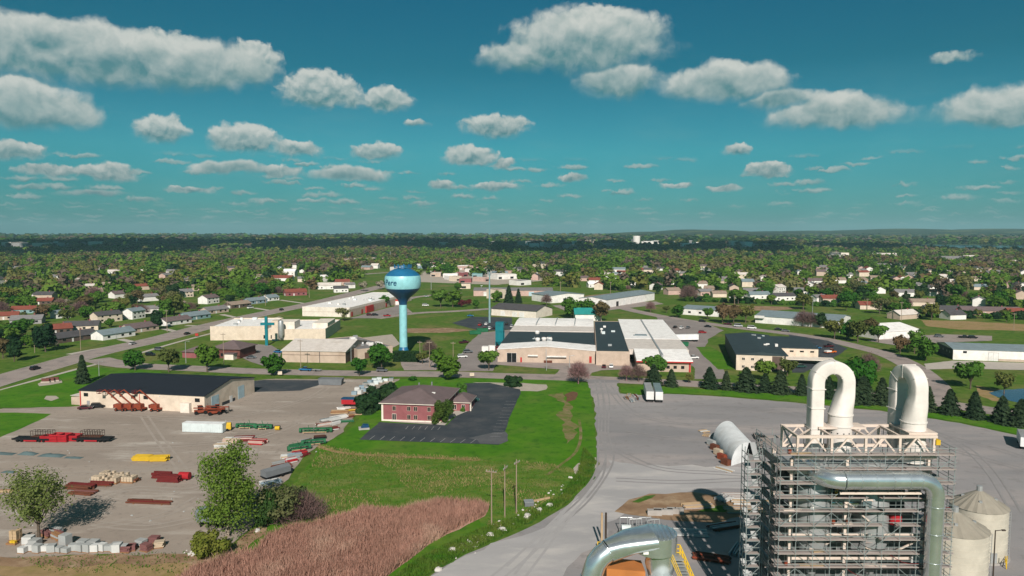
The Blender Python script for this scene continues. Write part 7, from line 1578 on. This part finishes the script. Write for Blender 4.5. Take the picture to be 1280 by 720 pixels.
for i,(x,y,rz_,L,m) in enumerate([(872,634,10,7,['deck_plank','timber_pale']),(925,622,-3,9,['deck_plank','stone_pale']),(940,630,-3,9,['timber_pale','stone_pale']),(932,640,-2,9,['deck_plank','timber_pale']),(905,625,40,4,['steel_grey','stone_pale']),(860,668,-5,8,['stone_pale','steel_grey']),(905,660,20,7,['steel_grey','rust']),(890,700,-20,7,['rust','orange_machine']),(925,690,60,6,['steel_grey','blue_wall'])]):
    bundle('plank_stack',x,y,R(rz_),['pale planks on the bank beside the weeds','long scaffold plank stack against the scaffold','second plank stack against the scaffold','third plank stack against the scaffold, nearest','steel tubes lying at the bank','pale pipes lying in the shadow','steel frames lying in the deep shadow','rusty steel lying in the deep shadow','grey blue steel lying in the deep shadow'][i],'planks',m,L,6,2,.22,.5)
a=P(1290,566); t=thing('box_trailer','white box truck body cut by the picture edge beyond the yard','semi trailer',(a.x+2,a.y+6,.08),R(60)); bx(t,'body','trailer_white',-5,5,-1.3,1.3,1.0,3.6); bx(t,'roof','trailer_roof',-4.95,4.95,-1.25,1.25,3.605,3.66)
for x_ in (-3.5,3.2): 
    for s in (-1,1): o=MB(); o.cyl((x_,s*.95,.48),(x_,s*1.28,.48),.48,n=12); o.build('wheel','rubber',t)
o=MB(); o.tube([(58.2,105.4,29.5),(58.9,106.2,31.9),(60.4,106.4,32.1),(61.0,106.4,30.2)],.42,10); o.build('vent_pipe','steel_grey',tr,True)

for i in range(9):
    x=rw.uniform(X0+1,X1-4); z=zs[rw.randrange(1,9)]; o=MB(); pts=[(x+j*.8,Y0-.12,z-.5*math.sin(math.pi*j/5)-j*.25) for j in range(6)]; o.tube(pts,.05,4); o.build('hose',rw.choice(['rubber','dark_red_steel','teal_tarp']),sc)
for i in range(6):
    x=rw.uniform(X0+1,X1-4); k=rw.randrange(1,9); o=MB(); o.box(x,x+rw.uniform(1,2.3),Y0+1.42,Y0+1.46,zs[k]+.1,zs[k]+rw.uniform(1,1.8)); o.build('hung_sheet',rw.choice(['teal_tarp','vessel_grey','stone_pale','dark_panel']),sc)
for i in range(10):
    x=rw.uniform(X0+1,X1-2); k=rw.randrange(0,9); o=MB(); o.cyl((x,Y0+.8,zs[k]+.05),(x,Y0+.8,zs[k]+.65),.25,n=8); o.build('bucket',rw.choice(['steel_grey','rust','orange_machine','white_paint']),sc)
# ---------------------------------------------------------------- cumulus overhead, above the view, shading the land far ahead
rc=random.Random(41)
def cumulus(blobs,z0,seed):
    bm=bmesh.new(); r=random.Random(seed)
    for (x,y,rx,ry) in blobs:
        for k in range(5):
            m=Matrix.Translation((x+r.uniform(-.5,.5)*rx,y+r.uniform(-.5,.5)*ry,z0+60+r.uniform(0,60)))@Matrix.Diagonal((rx*r.uniform(.45,.75),ry*r.uniform(.45,.75),r.uniform(90,150),1))
            bmesh.ops.create_icosphere(bm,subdivisions=3,radius=1,matrix=m)
    for v in bm.verts:
        n=MN.noise(v.co*.006)*38+MN.noise(v.co*.02)*14; d=v.normal if v.normal.length else Vector((0,0,1)); v.co+=d*n
        v.co.z=max(v.co.z,z0+MN.noise(v.co*.004)*12)
    me=bpy.data.meshes.new('clouds'); bm.to_mesh(me); bm.free(); me.polygons.foreach_set('use_smooth',[True]*len(me.polygons)); me.materials.append(M['cloud_white'])
    o=bpy.data.objects.new('clouds',me); COL.objects.link(o); o['kind']='stuff'; o['label']='white cumulus drifting high above the near fields'
mk('cloud_white',(.85,.86,.87),(.80,.82,.84),.01,1.0)
zc_=1150; off=(zc_+100)/math.tan(R(SUN_EL))
def shade(px0,px1,py0,py1,n,seed):
    r=random.Random(seed); out=[]
    for i in range(n):
        px=px0+(px1-px0)*(i+.5)/n+r.uniform(-12,12); py=r.uniform(py0,py1); p=P(px,py); out.append((p.x,p.y-off,(px1-px0)/n/900*p.y*.75,r.uniform(170,330)))
    return out
def band(px0,px1,rows,n,seed):
    out=[]
    for j,(a,b) in enumerate(rows):
        r=random.Random(seed+j)
        for i in range(n):
            if r.random()<.12: continue
            px=px0+(px1-px0)*(i+.5)/n+r.uniform(-14,14); py=r.uniform(a,b); p=P(px,py); out.append((p.x,p.y-off,(px1-px0)/n/900*p.y*.95,p.y*p.y/54000*1.9))
    return out
cumulus(band(-250,600,[(305.5,306.5),(307.5,309.5),(310.5,312.5)],15,1)+band(-250,250,[(313.5,316),(316.5,318.5)],9,9),zc_,1)
cumulus(band(640,985,[(308.5,310),(311,313),(314,316.5)],8,3)+band(1040,1400,[(309.5,311),(312,313)],8,5),zc_,2)
